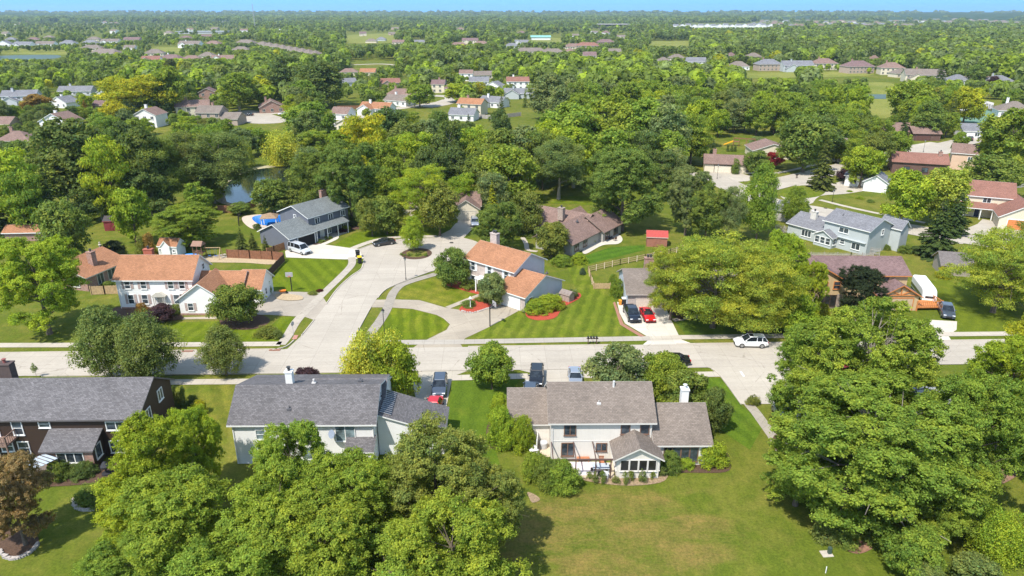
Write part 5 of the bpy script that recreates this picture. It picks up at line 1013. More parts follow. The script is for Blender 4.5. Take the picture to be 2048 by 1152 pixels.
for x, zt in ((-8.5, 2.7), (-8.3, 2.95), (-1.2, 2.95), (-.5, 2.75), (0, 1.9), (.1, 1.1)): secs.append([(x, -1.2, .55), (x, -1.25, zt - .3), (x, -1.05, zt), (x, 1.05, zt), (x, 1.25, zt - .3), (x, 1.2, .55)])
loft(m, secs); m.build('body', M('camper_white', (.78, .79, .80), .4, var=.04), e, bevel=.05); m = MB(); m.box(-8.4, -.7, -1.265, -1.245, .9, 1.5); m.build('stripe', crn, e)
m = MB(); m.box(.05, .12, -.8, .8, 1.15, 1.6); m.build('window', GLASS, e)
for x in (-5.2, -4.2):
    for sg in (-1, 1): m = MB(); m.tube([(x, sg * 1.0, .35), (x, sg * 1.27, .35)], .36, 16); wh = m.build('wheel', TYRE, e); m = MB(); m.tube([(x, sg * 1.26, .35), (x, sg * 1.29, .35)], .2, 12); m.build('rim', RIM, wh)
m = MB(); m.bar((.1, .5, .5), (1.5, 0, .5), .1); m.bar((.1, -.5, .5), (1.5, 0, .5), .1); m.build('tow_bar', STEEL, e)
for k in range(3):
    m = MB(); m.box(-6.5 + k * 2.2 - .3, -6.5 + k * 2.2 + .3, -.3, .3, 2.95, 3.12); m.build('roof_vent', M('camper_white'), e, bevel=.03)
# street lamps
def lamp(px, py, hgt, label, white=False):
    o = P(px, py); e = empty('street_lamp', (o.x, o.y, 0), 0, label, 'street lamp'); mm = WHITE if white else STEEL; m = MB(); m.tube([(0, 0, 0), (0, 0, .5)], .09, 10); m.tube([(0, 0, .5), (0, 0, hgt - .5)], .05, 8); m.build('pole', mm, e)
    m = MB(); m.tube([(0, 0, hgt - .5), (0, 0, hgt - .4), (0, 0, hgt - .05)], [.1, .16, .24], 8); ln = m.build('lantern', M('lantern_glass', (.35, .35, .33), .2), e); m = MB(); m.tube([(0, 0, hgt - .05), (0, 0, hgt + .2), (0, 0, hgt + .32)], [.28, .08, .02], 8); m.build('lantern_cap', mm, ln)
lamp(812, 560, 4.3, 'black street lamp with a lantern head between the cul-de-sac and the curved pavement')
lamp(769, 668, 4.0, 'black street lamp standing behind the yellow willow at the corner')
lamp(941, 617, 1.9, 'short white garden lamp post in the red mulch bed', True)
lamp(1846, 305, 4.3, 'thin street lamp at the bend of the right-hand street')
lamp(1434, 358, 4.3, 'thin street lamp beside the brick ranch driveway')
lamp(1664, 405, 3.2, 'thin lamp post on the apron between the two right-hand lawns')
lamp(1968, 168 + 60, 12, 'tall floodlight post at the tennis court')
# basketball hoops
def hoop(px, py, ang, label, hgt=3.6, pole=STEEL):
    o = P(px, py); e = empty('basketball_hoop', (o.x, o.y, .03), R(ang), label, 'basketball hoop'); m = MB(); m.tube([(0, 0, 0), (0, 0, hgt - .4)], .09, 10); m.bar((0, 0, hgt - .9), (0, -.75, hgt - .45), .08); m.bar((0, 0, hgt - .4), (0, -.75, hgt), .08); m.build('pole', pole, e)
    m = MB(); m.box(-.62, .62, -.82, -.78, hgt - .55, hgt + .3); b = m.build('backboard', M('backboard_grey', (.34, .33, .33), .3), e)
    m = MB(); ring = [(.23 * math.cos(a), -1.06 + .23 * math.sin(a), hgt - .45) for a in np.linspace(0, 2 * math.pi, 17)]; m.tube(ring, .018, 5); m.bar((0, -.8, hgt - .45), (0, -.85, hgt - .45), .1); m.box(-.3, .3, -.835, -.821, hgt - .4, hgt - .36); m.build('rim', M('hoop_orange', (.5, .12, .04), .5), b)
hoop(584, 582, 6, 'basketball hoop at the driveway of the white colonial house', 3.5)
hoop(980, 653, 118, 'tall basketball hoop on the driveway edge below the orange roofed house', 3.8)
# signs
o = P(588, 676); e = empty('traffic_sign', (o.x, o.y, 0), R(70), 'grey-backed octagonal traffic sign on a thin post at the street corner', 'traffic sign'); m = MB(); m.tube([(0, 0, 0), (0, 0, 2.7)], .03, 6); m.build('post', M('galvanised', (.35, .35, .35), .5), e)
m = MB(); pr_ = [(.38 * math.cos(R(22.5 + 45 * k)), 2.4 + .38 * math.sin(R(22.5 + 45 * k))) for k in range(8)]; m.prism(pr_, -.05, -.035); m.build('sign_plate', M('sign_back', (.33, .33, .33), .5), e)
o = P(562, 690)
# bins
def bin_(px, py, ang, lid, label, body=BLK, s=1.0):
    o = P(px, py); e = empty('wheelie_bin', (o.x, o.y, .03), R(ang), label, 'bin'); e.scale = (s, s, s); m = MB(); m.hexa([(-.24, -.26, .08), (.24, -.26, .08), (.24, .26, .08), (-.24, .26, .08), (-.3, -.34, 1.0), (.3, -.34, 1.0), (.3, .34, 1.0), (-.3, .34, 1.0)]); m.build('bin_body', body, e, bevel=.03)
    m = MB(); m.hexa([(-.33, -.38, 1.0), (.33, -.38, 1.0), (.33, .38, 1.0), (-.33, .38, 1.0), (-.29, -.32, 1.1), (.29, -.32, 1.1), (.29, .34, 1.12), (-.29, .34, 1.12)]); m.build('lid', lid, e, bevel=.02)
    for sg in (-1, 1): m = MB(); m.tube([(sg * .24, .3, .1), (sg * .32, .3, .1)], .1, 10); m.build('wheel', TYRE, e)
bin_(716, 515, 20, BLK, 'black wheelie bin at the kerb, farther of the two', s=1.35)
bin_(720, 527, 20, M('yellow_lid', (.60, .42, .02), .5), 'black wheelie bin with a yellow lid at the kerb', s=1.35)
bin_(1247, 609, 0, M('white_lid', (.6, .6, .58), .5), 'dark bin with a white lid left of the black pickup', s=1.1)
bin_(1240, 610, 0, M('orange_plastic', (.6, .25, .03), .5), 'orange tub beside the dark bin', M('orange_plastic'), .8)
# mailboxes
def mailbox(px, py, label, n=1, ang=0):
    o = P(px, py); e = empty('mailbox', (o.x, o.y, 0), R(ang), label, 'mailbox'); m = MB()
    for k in range(n if n == 1 else 2): x = 0 if n == 1 else k * (n - 1) * .42; m.box(x - .06, x + .06, -.06, .06, 0, 1.0)
    if n > 1: m.box(-.25, (n - 1) * .42 + .25, -.1, .1, .95, 1.03)
    m.build('post', WOODD, e)
    for k in range(n):
        m = MB(); x = k * .42; m.box(x - .12, x + .12, -.28, .28, 1.03, 1.2); m.tube([(x, -.28, 1.2), (x, .28, 1.2)], .12, 10); m.build('box', BLK, e)
mailbox(1176, 689, 'row of four black mailboxes on a shared stand by the main road', 4)
mailbox(1600, 432, 'single black mailbox on the apron kerb of the right-hand street', 1, 40); mailbox(1592, 357, 'pair of dark mailboxes near the spruce kerb', 2, 30); mailbox(1790, 322, 'pair of dark mailboxes above the reddish roof', 2, 20); mailbox(876, 540, 'pinkish brick mailbox pillar by the round tree at the cul-de-sac', 1)
# wheelbarrow on the driveway
o = P(566, 588); e = empty('wheelbarrow', (o.x, o.y, .035), R(15), 'orange wheelbarrow beside the sand heap on the driveway', 'wheelbarrow'); m = MB(); m.hexa([(-.35, -.22, .35), (.35, -.2, .4), (.35, .2, .4), (-.35, .22, .35), (-.6, -.38, .72), (.6, -.34, .68), (.6, .34, .68), (-.6, .38, .72)]); m.build('tray', M('barrow_orange', (.65, .18, .01), .5), e, bevel=.03)
m = MB(); m.tube([(.65, -.06, .2), (.65, .06, .2)], .2, 14); m.build('wheel', TYRE, e); m = MB()
for sg in (-1, 1): m.bar((.65, sg * .1, .2), (-1.1, sg * .28, .62), .05); m.bar((-.3, sg * .25, .4), (-.4, sg * .28, 0), .05)
m.build('handles', WOODT, e)
# drain hood and drain grates
for k, (x, y, l) in enumerate(((550, 701, 'rusty kerb drain at the street corner'), (376, 703, 'rusty kerb drain hidden between the street trees'))):
    o = P(x, y); e = MB(); e.box(-.8, .8, -.3, .3, 0, .13)
    for j in range(7): e.box(-.7 + j * .2, -.6 + j * .2, -.32, -.26, .13, .17)
    q = e.build('storm_drain', M('rust', (.26, .13, .09), .9)); q.location = (o.x, o.y, .02); tag(q, l, 'drain')
for x, y, l in ((903, 486, 'round manhole cover in the cul-de-sac'), (1651, 417, 'dark manhole cover in the right-hand street')):
    o = P(x, y); e = MB(); e.tube([(0, 0, 0), (0, 0, .03)], .45, 18)
    for j in range(5): e.box(-.3, .3, -.25 + j * .12, -.2 + j * .12, .03, .045)
    q = e.build('manhole_cover', M('iron', (.06, .055, .05), .8)); q.location = (o.x, o.y, .085); tag(q, l, 'manhole cover')
# pool gazebo
o = P(541, 452); e = empty('gazebo', (o.x, o.y, 0), R(10), 'small gazebo with a tan hipped roof over the edge of the blue pool', 'gazebo'); m = MB(); z0 = 2.3; a = 1.9
for p, q in (((-a, -a), (a, -a)), ((a, -a), (a, a)), ((a, a), (-a, a)), ((-a, a), (-a, -a))): m.poly([(*p, z0), (*q, z0), (0.3, 0, z0 + .9)])
m.box(-a, a, -a, a, z0 - .08, z0 - .004); m.build('roof', shingle('gazebo_tan', (.32, .22, .14)), e)
for sx_ in (-1, 1):
    for sy in (-1, 1): m = MB(); m.box(sx_ * 1.6 - .07, sx_ * 1.6 + .07, sy * 1.6 - .07, sy * 1.6 + .07, 0, z0 - .07); m.build('post', WHITE, e)
# play tower with swing behind the white colonial
o = P(401, 516); e = empty('swing_set', (o.x, o.y, 0), R(-4), 'brown wooden play tower with a swing beam behind the white shed', 'playset'); PW = M('play_wood', (.17, .09, .06), .85, scale=4, var=.3); m = MB()
for x in (-.9, .9):
    for y in (-.8, .8): m.box(x - .06, x + .06, y - .06, y + .06, 0, 2.9)
m.box(-.95, .95, -.85, .85, 1.2, 1.3)
for k in range(8): m.box(-.9 + k * .24, -.8 + k * .24, -.88, -.84, 0 if k % 2 else 1.3, 2.0)
m.build('tower', PW, e); m = MB(); m.hexa([(-1.1, -1.1, 2.8), (1.1, -1.1, 2.8), (1.1, 1.1, 2.8), (-1.1, 1.1, 2.8), (-1.0, -.05, 3.6), (1.0, -.05, 3.6), (1.0, .05, 3.6), (-1.0, .05, 3.6)]); m.build('roof', M('play_roof', (.25, .15, .11), .85), e)
m = MB(); m.bar((.9, 0, 2.2), (4.4, 0, 2.3), .12); m.bar((4.4, 0, 2.3), (4.3, -1.0, 0), .1); m.bar((4.4, 0, 2.3), (4.3, 1.0, 0), .1); m.build('swing_beam', WOODT, e)
for x in (2, 3.3): m = MB(); m.bar((x - .2, 0, 2.2), (x - .2, 0, .6), .02); m.bar((x + .2, 0, 2.2), (x + .2, 0, .6), .02); m.box(x - .25, x + .25, -.1, .1, .55, .6); m.build('swing_seat', M('swing_blue', (.03, .1, .4), .5), e)
# blue covered boat / tarp heap next to it
o = P(384, 512); m = MB(); secs = []
for k, x in enumerate((-1.6, -1.2, 0, 1.2, 1.6)): s_ = (.3, .8, 1, .8, .3)[k]; secs.append([(x, -.6 * s_, 0), (x, -.45 * s_, .4 * s_), (x, 0, .55 * s_), (x, .45 * s_, .4 * s_), (x, .6 * s_, 0)])
loft(m, secs); q = m.build('tarpaulin', M('tarp_blue', (.04, .25, .65), .5), None, bevel=.04); q.location = (o.x, o.y, .03); tag(q, 'bright blue tarpaulin heap between the white shed and play tower', 'tarpaulin')
for k, (x, y, a) in enumerate(((440, 512, 40), (455, 514, 30), (464, 512, 70), (482, 512, 5))):
    o = P(x, y); m = MB()
    for j in range(4): m.box(-1.2, 1.2, -.4 + j * .2, -.24 + j * .2, 0, .12 + .03 * (j % 2))
    q = m.build('plank_stack', M('old_plank', (.38, .33, .27), .9, scale=3, var=.25)); q.location = (o.x, o.y, .06); q.rotation_euler = (0, 0, R(a)); tag(q, ['leaning stack of weathered planks nearest the swing beam', 'stack of grey planks on the dirt strip', 'steep stack of planks on the dirt strip beside the grey one', 'flat pile of pale boards on the dirt strip by the fence'][k], 'planks')
# playground with yellow slides in the wood clearing
o = P(1466, 292); e = empty('playground_slide', (o.x, o.y, 0), R(-20), 'wooden play frame with a yellow slide in the clearing', 'playset'); m = MB()
for x in (0, 2, 4.5, 7.5): m.bar((x, 0, 0), (x, 0, 2.8), .14); m.bar((x, 1.6, 0), (x, 1.6, 2.8), .14)
m.box(0, 2, 0, 1.6, 1.5, 1.62); m.bar((0, 0, 2.8), (7.5, 0, 2.8), .14); m.bar((0, 1.6, 2.8), (7.5, 1.6, 2.8), .14); m.build('frame', M('play_red_wood', (.22, .09, .06), .8), e)
m = MB(); m.hexa([(-3.4, .1, .1), (0, .1, 1.6), (0, 1.5, 1.6), (-3.4, 1.5, .1), (-3.4, .1, .35), (0, .1, 1.95), (0, 1.5, 1.95), (-3.4, 1.5, .35)]); m.build('slide', M('slide_yellow', (.75, .38, .02), .4), e)
# statue, well of A's patio canopy
o = P(203, 505); e = MB(); e.tube([(0, 0, 0), (0, 0, .3), (0, 0, .34), (0, 0, 1.3), (0, 0, 1.7), (0, 0, 1.85), (0, 0, 2.2), (0, 0, 2.35)], [.4, .4, .25, .18, .32, .14, .16, .02], 12); q = e.build('garden_statue', M('pale_stone', (.48, .43, .36), .8)); q.location = (o.x, o.y, 0); tag(q, 'pale stone garden statue on the lawn beside the purple weeping tree', 'statue')
o = P(70, 930, 2.1); e = empty('patio_canopy', (o.x, o.y, 0), R(-30), 'slatted silver patio canopy beside the dark brown house, under the balcony end', 'canopy'); m = MB()
for k in range(8): m.hexa([(-1.5, -1.7 + k * .44, 1.95), (1.3, -1.7 + k * .44, 2.35), (1.3, -1.4 + k * .44, 2.35), (-1.5, -1.4 + k * .44, 1.95), (-1.5, -1.7 + k * .44, 2.0), (1.3, -1.7 + k * .44, 2.4), (1.3, -1.4 + k * .44, 2.4), (-1.5, -1.4 + k * .44, 2.0)])
m.build('slats', M('canopy_silver', (.50, .56, .62), .35, metal=.2), e); m = MB(); m.bar((-1.5, -1.75, 1.92), (1.3, -1.75, 2.32), .08); m.bar((-1.5, 1.8, 1.92), (1.3, 1.8, 2.32), .08); m.build('frame', STEEL, e)
for x, y, z in ((-1.45, -1.7, 1.95), (1.25, -1.7, 2.3), (-1.45, 1.75, 1.95), (1.25, 1.75, 2.3)): m = MB(); m.box(x - .05, x + .05, y - .05, y + .05, 0, z); m.build('post', STEEL, e)
o = P(214, 948); e = MB(); e.tube([(0, 0, 0), (0, 0, .15), (0, 0, .2), (0, 0, .8), (0, 0, .85), (0, 0, 1.05), (0, 0, 1.5), (0, 0, 1.55)], [.5, .5, .12, .12, .5, .5, .15, .02], 8); q = e.build('garden_fountain', M('dark_iron', (.03, .03, .035), .5)); q.location = (o.x, o.y, .03); tag(q, 'dark tiered bird feeder among stones by the corner of the dark brown house', 'bird feeder')
# C patio: table, benches, chairs, loungers, tub
def table(px, py, lx, ly, hgt, mat, ang, label, name='garden_table', cat='table', z=.08):
    o = P(px, py); e = empty(name, (o.x, o.y, z), R(ang), label, cat); m = MB(); m.box(-lx, lx, -ly, ly, hgt - .06, hgt); m.build('table_top', mat, e, bevel=.015)
    for sx_ in (-1, 1):
        for sy in (-1, 1): m = MB(); m.box(sx_ * (lx - .1) - .03, sx_ * (lx - .1) + .03, sy * (ly - .1) - .03, sy * (ly - .1) + .03, 0, hgt - .06); m.build('leg', mat, e)
    return e
def chair(px, py, mat, ang, label, name='garden_chair', z=.08, group=None):
    o = P(px, py); e = empty(name, (o.x, o.y, z), R(ang), label, 'chair', group); m = MB(); m.box(-.27, .27, -.27, .27, .38, .45); m.build('seat', mat, e, bevel=.02); m = MB()
    for k in range(4): m.box(-.25 + k * .13, -.15 + k * .13, .25, .3, .45, .95)
    m.box(-.27, .27, .25, .31, .9, .98); m.build('backrest', mat, e)
    for sx_ in (-1, 1):
        for sy in (-1, 1): m = MB(); m.box(sx_ * .23 - .025, sx_ * .23 + .025, sy * .23 - .025, sy * .23 + .025, 0, .38); m.build('leg', mat, e)
    return e
PWH = M('patio_white', (.68, .68, .70), .5); RWD = M('redwood', (.40, .16, .08), .7)
m = MB(); o = P(1172, 938); m.box(-1.9, 1.9, -1.2, 1.2, 0, .02); rug = m.build('patio_rug', None or siding('striped_rug', (.62, .55, .55), .35, True, .72)); rug.location = (o.x, o.y, .075); tag(rug, 'pale striped rug on the patio left of the screened porch', 'rug')
table(1201, 944, .9, .5, .72, M('table_glass', (.40, .44, .48), .15), 0, 'grey glass-topped patio table on the patio beside the screened porch')
chair(1216, 940, BLK, 90, 'black metal chair right of the glass patio table'); chair(1186, 946, BLK, -90, 'black metal chair left of the glass patio table'); chair(1200, 955, BLK, 180, 'black metal chair in front of the glass patio table'); chair(1203, 931, RWD, 0, 'red-brown wooden chair behind the glass patio table')
chair(1212, 956, PWH, 160, 'white plastic chair at the corner of the screened porch'); table(1166, 915 + 9, .7, .25, .5, RWD, 0, 'low red-brown bench against the beige wall', 'garden_bench', 'bench')
table(1064, 902, .5, .8, .45, PWH, 20, 'white lounger frame on the side of the hedge by the beige house', 'garden_lounger', 'lounger', .08); chair(1070, 893, PWH, 0, 'white chair behind the lounger beside the round hedge')
o = P(1087, 896); e = MB(); e.tube([(0, 0, 0), (0, 0, .7), (0, 0, .72), (0, 0, .6)], [.42, .46, .40, .36], 18); q = e.build('air_conditioner', M('ac_grey', (.45, .45, .46), .5)); q.location = (o.x, o.y, .08); tag(q, 'round grey cooling unit in the narrow side yard of the beige house', 'cooling unit')
o = P(1075, 893); e = empty('privacy_screen', (o.x, o.y, 0), R(84), 'white side screen fence between the lounger and the cooling unit', 'screen'); m = MB(); m.box(-1.4, 1.4, -.03, .03, .1, 1.7); m.build('panel', WHITE, e)
for x in (-1.4, 1.4): m = MB(); m.box(x - .05, x + .05, -.05, .05, 0, 1.8); m.build('post', WHITE, e)
# porch chairs at the blue-grey house, fire pit and chairs at the ranch
CBL = M('chair_blue', (.05, .12, .28), .6); H1 = bpy.data.objects
for k, (x, y) in enumerate(((631, 481), (637, 479), (644, 476))): chair(x, y, CBL if k < 2 else WHITE, 55, ['blue porch chair nearest the garage of the blue-grey house', 'second blue porch chair of the blue-grey house', 'white porch chair in front of the blue-grey house door'][k])
o = P(1221, 478); e = MB(); e.tube([(0, 0, 0), (0, 0, .35), (0, 0, .36), (0, 0, .25)], [.7, .75, .55, .5], 14); q = e.build('fire_pit', M('dark_iron')); q.location = (o.x, o.y, .07); tag(q, 'round dark fire pit on the curved patio', 'fire pit')
for k, (x, y, a) in enumerate(((1214, 481, 150), (1230, 482, 210), (1217, 472, 10))): chair(x, y, M('chair_brown', (.12, .07, .05), .7), a, ['brown chair left of the fire pit', 'brown chair right of the fire pit', 'brown chair behind the fire pit'][k], z=.07)
# electric box and white marker post on the back lawn, stone rings
o = P(1653, 1108); e = empty('utility_box', (o.x, o.y, 0), R(5), 'small dark utility box on a pale slab in the shade of the big maple', 'utility box'); m = MB(); m.box(-.5, .5, -.4, .4, 0, .06); m.build('slab', KERB, e); m = MB(); m.box(.1, .4, -.15, .15, .08, .75); m.build('cabinet', M('cab_green', (.05, .08, .06), .6), e, bevel=.02)
o = P(1651, 1146); e = MB(); e.tube([(0, 0, 0), (0, 0, .7), (0, 0, .74)], [.04, .04, .01], 8); q = e.build('marker_post', WHITE); q.location = (o.x, o.y, 0); tag(q, 'thin white marker post in the grass at the bottom edge', 'post')
def stone_ring(pts, label, mat):
    w_ = smooth_line([P(*p) for p in pts], 5); m = MB(); rr2 = random.Random(5)
    for a, b in zip(w_, w_[1:]):
        n = max(1, int((b - a).length / .3))
        for k in range(n): p = a.lerp(b, k / n); s_ = rr2.uniform(.12, .19); m.hexa([(p.x + dx * s_ * rr2.uniform(.8, 1.2), p.y + dy * s_ * rr2.uniform(.8, 1.2), zz) for zz in (0, rr2.uniform(.14, .24)) for dx, dy in ((-1, -1), (1, -1), (1, 1), (-1, 1))])
    tag(m.build('stone_edging', mat), label, 'stone edging')
stone_ring([(0, 1103), (15, 1117), (40, 1116), (65, 1102), (77, 1086)], 'curved grey stone edging round the foot of the bronze-leaved tree', M('edging_stone', (.38, .34, .31), .9, scale=5, var=.3))
stone_ring([(148, 1000), (150, 1012), (165, 1021), (190, 1020)], 'short curved pale stone edging on the lawn left of the lime tree', M('edging_stone'))
stone_ring([(924, 623), (945, 626.5), (975, 618), (1004, 608)], 'low pale edging along the red mulch bed', M('edging_stone'))
# ================================================================ TREES: every crown is thousands of small leaf faces
def leaf_mesh(name, C, N, size, col, asp=.62):
    """C centres, N normals, one pointed leaf face each"""
    n = len(C); r = rng.normal(size=(n, 3)); u = np.cross(N, r); u /= np.linalg.norm(u, axis=1)[:, None] + 1e-9; v = np.cross(N, u)
    s = (size * rng.uniform(.65, 1.35, n))[:, None]
    V = np.empty((n, 4, 3), np.float32); V[:, 0] = C - u * s * .5; V[:, 1] = C + v * s * asp * .5; V[:, 2] = C + u * s * .5; V[:, 3] = C - v * s * asp * .5
    V[:, 1] += N * s * .08; V[:, 3] += N * s * .08
    me = bpy.data.meshes.new(name); me.vertices.add(n * 4); me.vertices.foreach_set('co', V.ravel()); me.loops.add(n * 4); me.loops.foreach_set('vertex_index', np.arange(n * 4, dtype=np.int32))
    me.polygons.add(n); me.polygons.foreach_set('loop_start', np.arange(0, n * 4, 4, dtype=np.int32)); me.polygons.foreach_set('loop_total', np.full(n, 4, np.int32))
    me.update(calc_edges=True); a = me.color_attributes.new('col', 'FLOAT_COLOR', 'POINT'); c = np.ones((n, 4, 4), np.float32); c[:, :, :3] = col[:, None, :]; a.data.foreach_set('color', c.ravel())
    me.materials.append(LEAF); return me
def unit(a): return a / (np.linalg.norm(a, axis=-1, keepdims=True) + 1e-9)
def env(shape, t):
    if shape == 'round': return np.sqrt(np.clip(1 - (1.75 * t - .75) ** 2, 0, 1)) * (.9 + .1 * t)
    if shape == 'oval': return np.clip(np.sin(np.pi * np.clip(t * .82 + .14, 0, 1)) ** .75, 0, 1) * (1 - .35 * t)
    if shape == 'spread': return .55 + .45 * np.sin(np.pi * np.clip(t * .75 + .18, 0, 1))
    if shape == 'tall': return np.sqrt(np.clip(1 - (1.5 * t - .55) ** 2, 0, 1))
    if shape == 'dome': return np.sqrt(np.clip(1 - (t * .98) ** 2, 0, 1))
    if shape == 'column': return np.clip(1.1 - t, .0, 1) ** .5 * .95
    return 1 - t
def crown(name, Hh, Rr, base, shape, nb, nl, size, br=.30, flat=.8, gap=0.0, up=.35, hue=.10, tuft=.25, tufts=22, droop=0, core=.0):
    """returns crown mesh and blob centres (where limbs end)"""
    t = rng.uniform(.02, .96, nb) ** .9; a = rng.uniform(0, 2 * math.pi, nb); rad = np.sqrt(rng.uniform(.18, 1.0, nb)) * .84; e_ = env(shape, t)
    B = np.stack([np.cos(a) * e_ * rad * Rr, np.sin(a) * e_ * rad * Rr, base + t * (Hh - base) * .93], 1)
    B[:, :2] *= 1 + rng.uniform(-.18, .18, (nb, 1)); S = br * Rr * rng.uniform(.55, 1.5, nb) * (.55 + .45 * e_); bh = rng.uniform(-1, 1, nb)
    keep = rng.uniform(size=nb) > gap; B = B[keep]; S = S[keep]; bh = bh[keep]; nb = len(B)
    p = S ** 2; bi = rng.choice(nb, nl, p=p / p.sum())
    TD = unit(rng.normal(size=(nb, tufts, 3)) + np.array([0, 0, up])) * rng.uniform(.72, 1.22, (nb, tufts, 1)); TH = rng.uniform(-1, 1, (nb, tufts)); ti = rng.integers(0, tufts, nl); d0 = TD[bi, ti]
    d = d0 + rng.normal(size=(nl, 3)) * tuft; dr = unit(d); rr_ = np.clip(np.linalg.norm(d, axis=1), .5, 1.4)[:, None] * rng.uniform(.86, 1.04, (nl, 1))
    Cc = B[bi] + dr * rr_ * S[bi][:, None] * np.array([1, 1, flat])
    if droop:
        k = rng.uniform(size=nl) ** 1.5; Cc[:, 2] -= k * droop; Cc[:, :2] *= (1 + .03 * k)[:, None]; Cc[:, 2] = np.maximum(Cc[:, 2], .5)
    # leaves buried inside another clump are dropped
    bury = np.zeros(nl, bool)
    for j in range(nb):
        q = ((Cc - B[j]) / np.array([1, 1, flat]) / S[j]); bury |= ((q ** 2).sum(1) < .36) & (bi != j)
    ok = ~bury; Cc = Cc[ok]; d1 = dr[ok]; bi = bi[ok]; ti = ti[ok]; n = len(Cc)
    N = unit(d1 * 1.0 + rng.normal(size=(n, 3)) * .62 + np.array([0, 0, .35]))
    bright = 1 + .13 * bh[bi] + .14 * TH[bi, ti] + rng.normal(size=n) * .2; yel = hue * (bh[bi] * .6 + TH[bi, ti] * .5 + rng.normal(size=n) * .5)
    col = np.stack([bright * (1 + yel * 1.5), bright * (1 + yel * .25), bright * (1 - yel)], 1).clip(.35, 1.9)
    me = leaf_mesh(name, Cc, N, size, col); return me, B
def conifer(name, Hh, Rr, base, tiers, nl, size, sag=.18):
    """drooping boughs in whorls"""
    z = base + (Hh - base) * (np.linspace(0, 1, tiers) ** .92); P_ = []; N_ = []; H2 = []; B = []
    for k, zz in enumerate(z):
        f = (zz - base) / (Hh - base); rr_ = Rr * (1 - f) ** .85 + .12; nbough = max(4, int(11 * (1 - f) + 5))
        for j in range(nbough):
            a = rng.uniform(0, 2 * math.pi); L = rr_ * rng.uniform(.7, 1.12); m_ = int(nl * L / (Rr * tiers * 6.0)) + 8; s = rng.uniform(.1, 1, m_) ** .7
            w_ = rng.normal(size=m_) * L * .13 * (1.15 - s); x = s * L; dz = -sag * L * s ** 1.6 + .10 * L * np.maximum(0, s - .75) - rng.uniform(0, .5, m_) * .22 * L * .5 + rng.uniform(-.2, .2)
            P_.append(np.stack([x * math.cos(a) - w_ * math.sin(a), x * math.sin(a) + w_ * math.cos(a), zz + dz], 1)); N_.append(unit(np.stack([np.full(m_, math.cos(a) * .5), np.full(m_, math.sin(a) * .5), np.full(m_, .8)], 1) + rng.normal(size=(m_, 3)) * .45)); H2.append(np.full(m_, rng.uniform(-1, 1)))
    Cc = np.concatenate(P_); Cc[:, 2] = np.maximum(Cc[:, 2], .2); N = np.concatenate(N_); h_ = np.concatenate(H2); b = 1 + .16 * h_ + rng.normal(size=len(Cc)) * .14
    col = np.stack([b * (1 + .06 * h_), b, b * (1 - .08 * h_)], 1).clip(.35, 1.8); return leaf_mesh(name, Cc, N, size, col, .45), None
def trunk(name, Hh, base, B, r0, mat=BARK, n=14, lean=0.0):
    m = MB(); top = base + (Hh - base) * .62; segs = 6; line = []
    for k in range(segs + 1): f = k / segs; line.append(Vector((math.sin(f * 2.3 + Hh) * .12 * f * Hh * .12, math.cos(f * 1.9 + Hh) * .1 * f * Hh * .1, f * top - .15)))
    m.tube(line, [r0 * (1.45 if k == 0 else 1.0 - .72 * k / segs) for k in range(segs + 1)], 10)
    if B is not None:
        idx = rng.permutation(len(B))[:n]
        for j in idx:
            b = Vector(B[j]); f = min(.92, max(.28, (b.z - .30 * (b.xy.length) - .5) / top)); i = min(segs - 1, int(f * segs)); s_ = line[i].lerp(line[i + 1], f * segs - i); mid = s_.lerp(b, .5) + Vector((0, 0, .06 * (b - s_).length))
            r = r0 * (1 - .72 * f) * .48; m.tube([s_, mid, b.lerp(mid, .12)], [r, r * .6, r * .18], 6, False)
            for q in range(2): c = b + Vector(rng.normal(size=3) * (b - s_).length * .16); m.tube([mid, mid.lerp(c, .55) + Vector((0, 0, .1)), c], [r * .45, r * .3, r * .1], 5, False)
    o = m.build(name, mat); me = o.data; bpy.data.objects.remove(o); return me
PROTO = {}
def proto(key, Hh, Rr, base, shape, n, *, var=2, r0=.3, bark=BARK, limbs=14, **k):
    for v in range(var):
        if shape == 'cone': me, B = conifer('crown', Hh, Rr, base, **k)
        else: me, B = crown('crown', Hh, Rr, base, shape, **k)
        PROTO.setdefault(key, []).append((me, trunk('trunk', Hh, base, B, r0, bark, limbs), Hh, Rr))
# near
proto('maple', 15, 6.5, 2.6, 'round', 0, nb=110, nl=125000, size=.205, r0=.3, br=.195, flat=.72, up=.45, tuft=.14, tufts=30, gap=.28, var=3, limbs=30)
proto('bigmaple', 23, 10.5, 3.5, 'round', 0, nb=190, nl=230000, size=.25, r0=.6, br=.15, flat=.62, up=.5, tuft=.14, tufts=30, gap=.3, limbs=60, bark=M('grey_bark', (.22, .19, .16), .9, scale=6, var=.3))
proto('linden', 8.5, 3.4, 1.6, 'oval', 0, nb=95, nl=52000, size=.19, r0=.16, br=.30, flat=.9, tuft=.22)
proto('locust', 15, 9, 2.3, 'spread', 0, nb=120, nl=85000, size=.24, r0=.40, br=.22, flat=.34, up=.2, tuft=.2, tufts=30, gap=.26, hue=.14, limbs=40)
proto('cotton', 20, 6.2, 5, 'tall', 0, nb=85, nl=60000, size=.28, r0=.38, br=.25, flat=.8, gap=.18, tuft=.25, limbs=26, bark=PALEBARK)
proto('willow', 8, 4.4, 1.5, 'round', 0, nb=40, nl=30000, size=.26, r0=.22, br=.30, flat=.8, droop=2.4, hue=.14)
proto('spruce', 15, 4.4, .6, 'cone', 0, tiers=26, nl=46000, size=.34, r0=.24, limbs=0)
proto('shrub', 2.4, 1.7, .05, 'dome', 0, nb=45, nl=11000, size=.16, r0=.05, br=.34, flat=.9, tuft=.22, tufts=14, var=3, limbs=6)
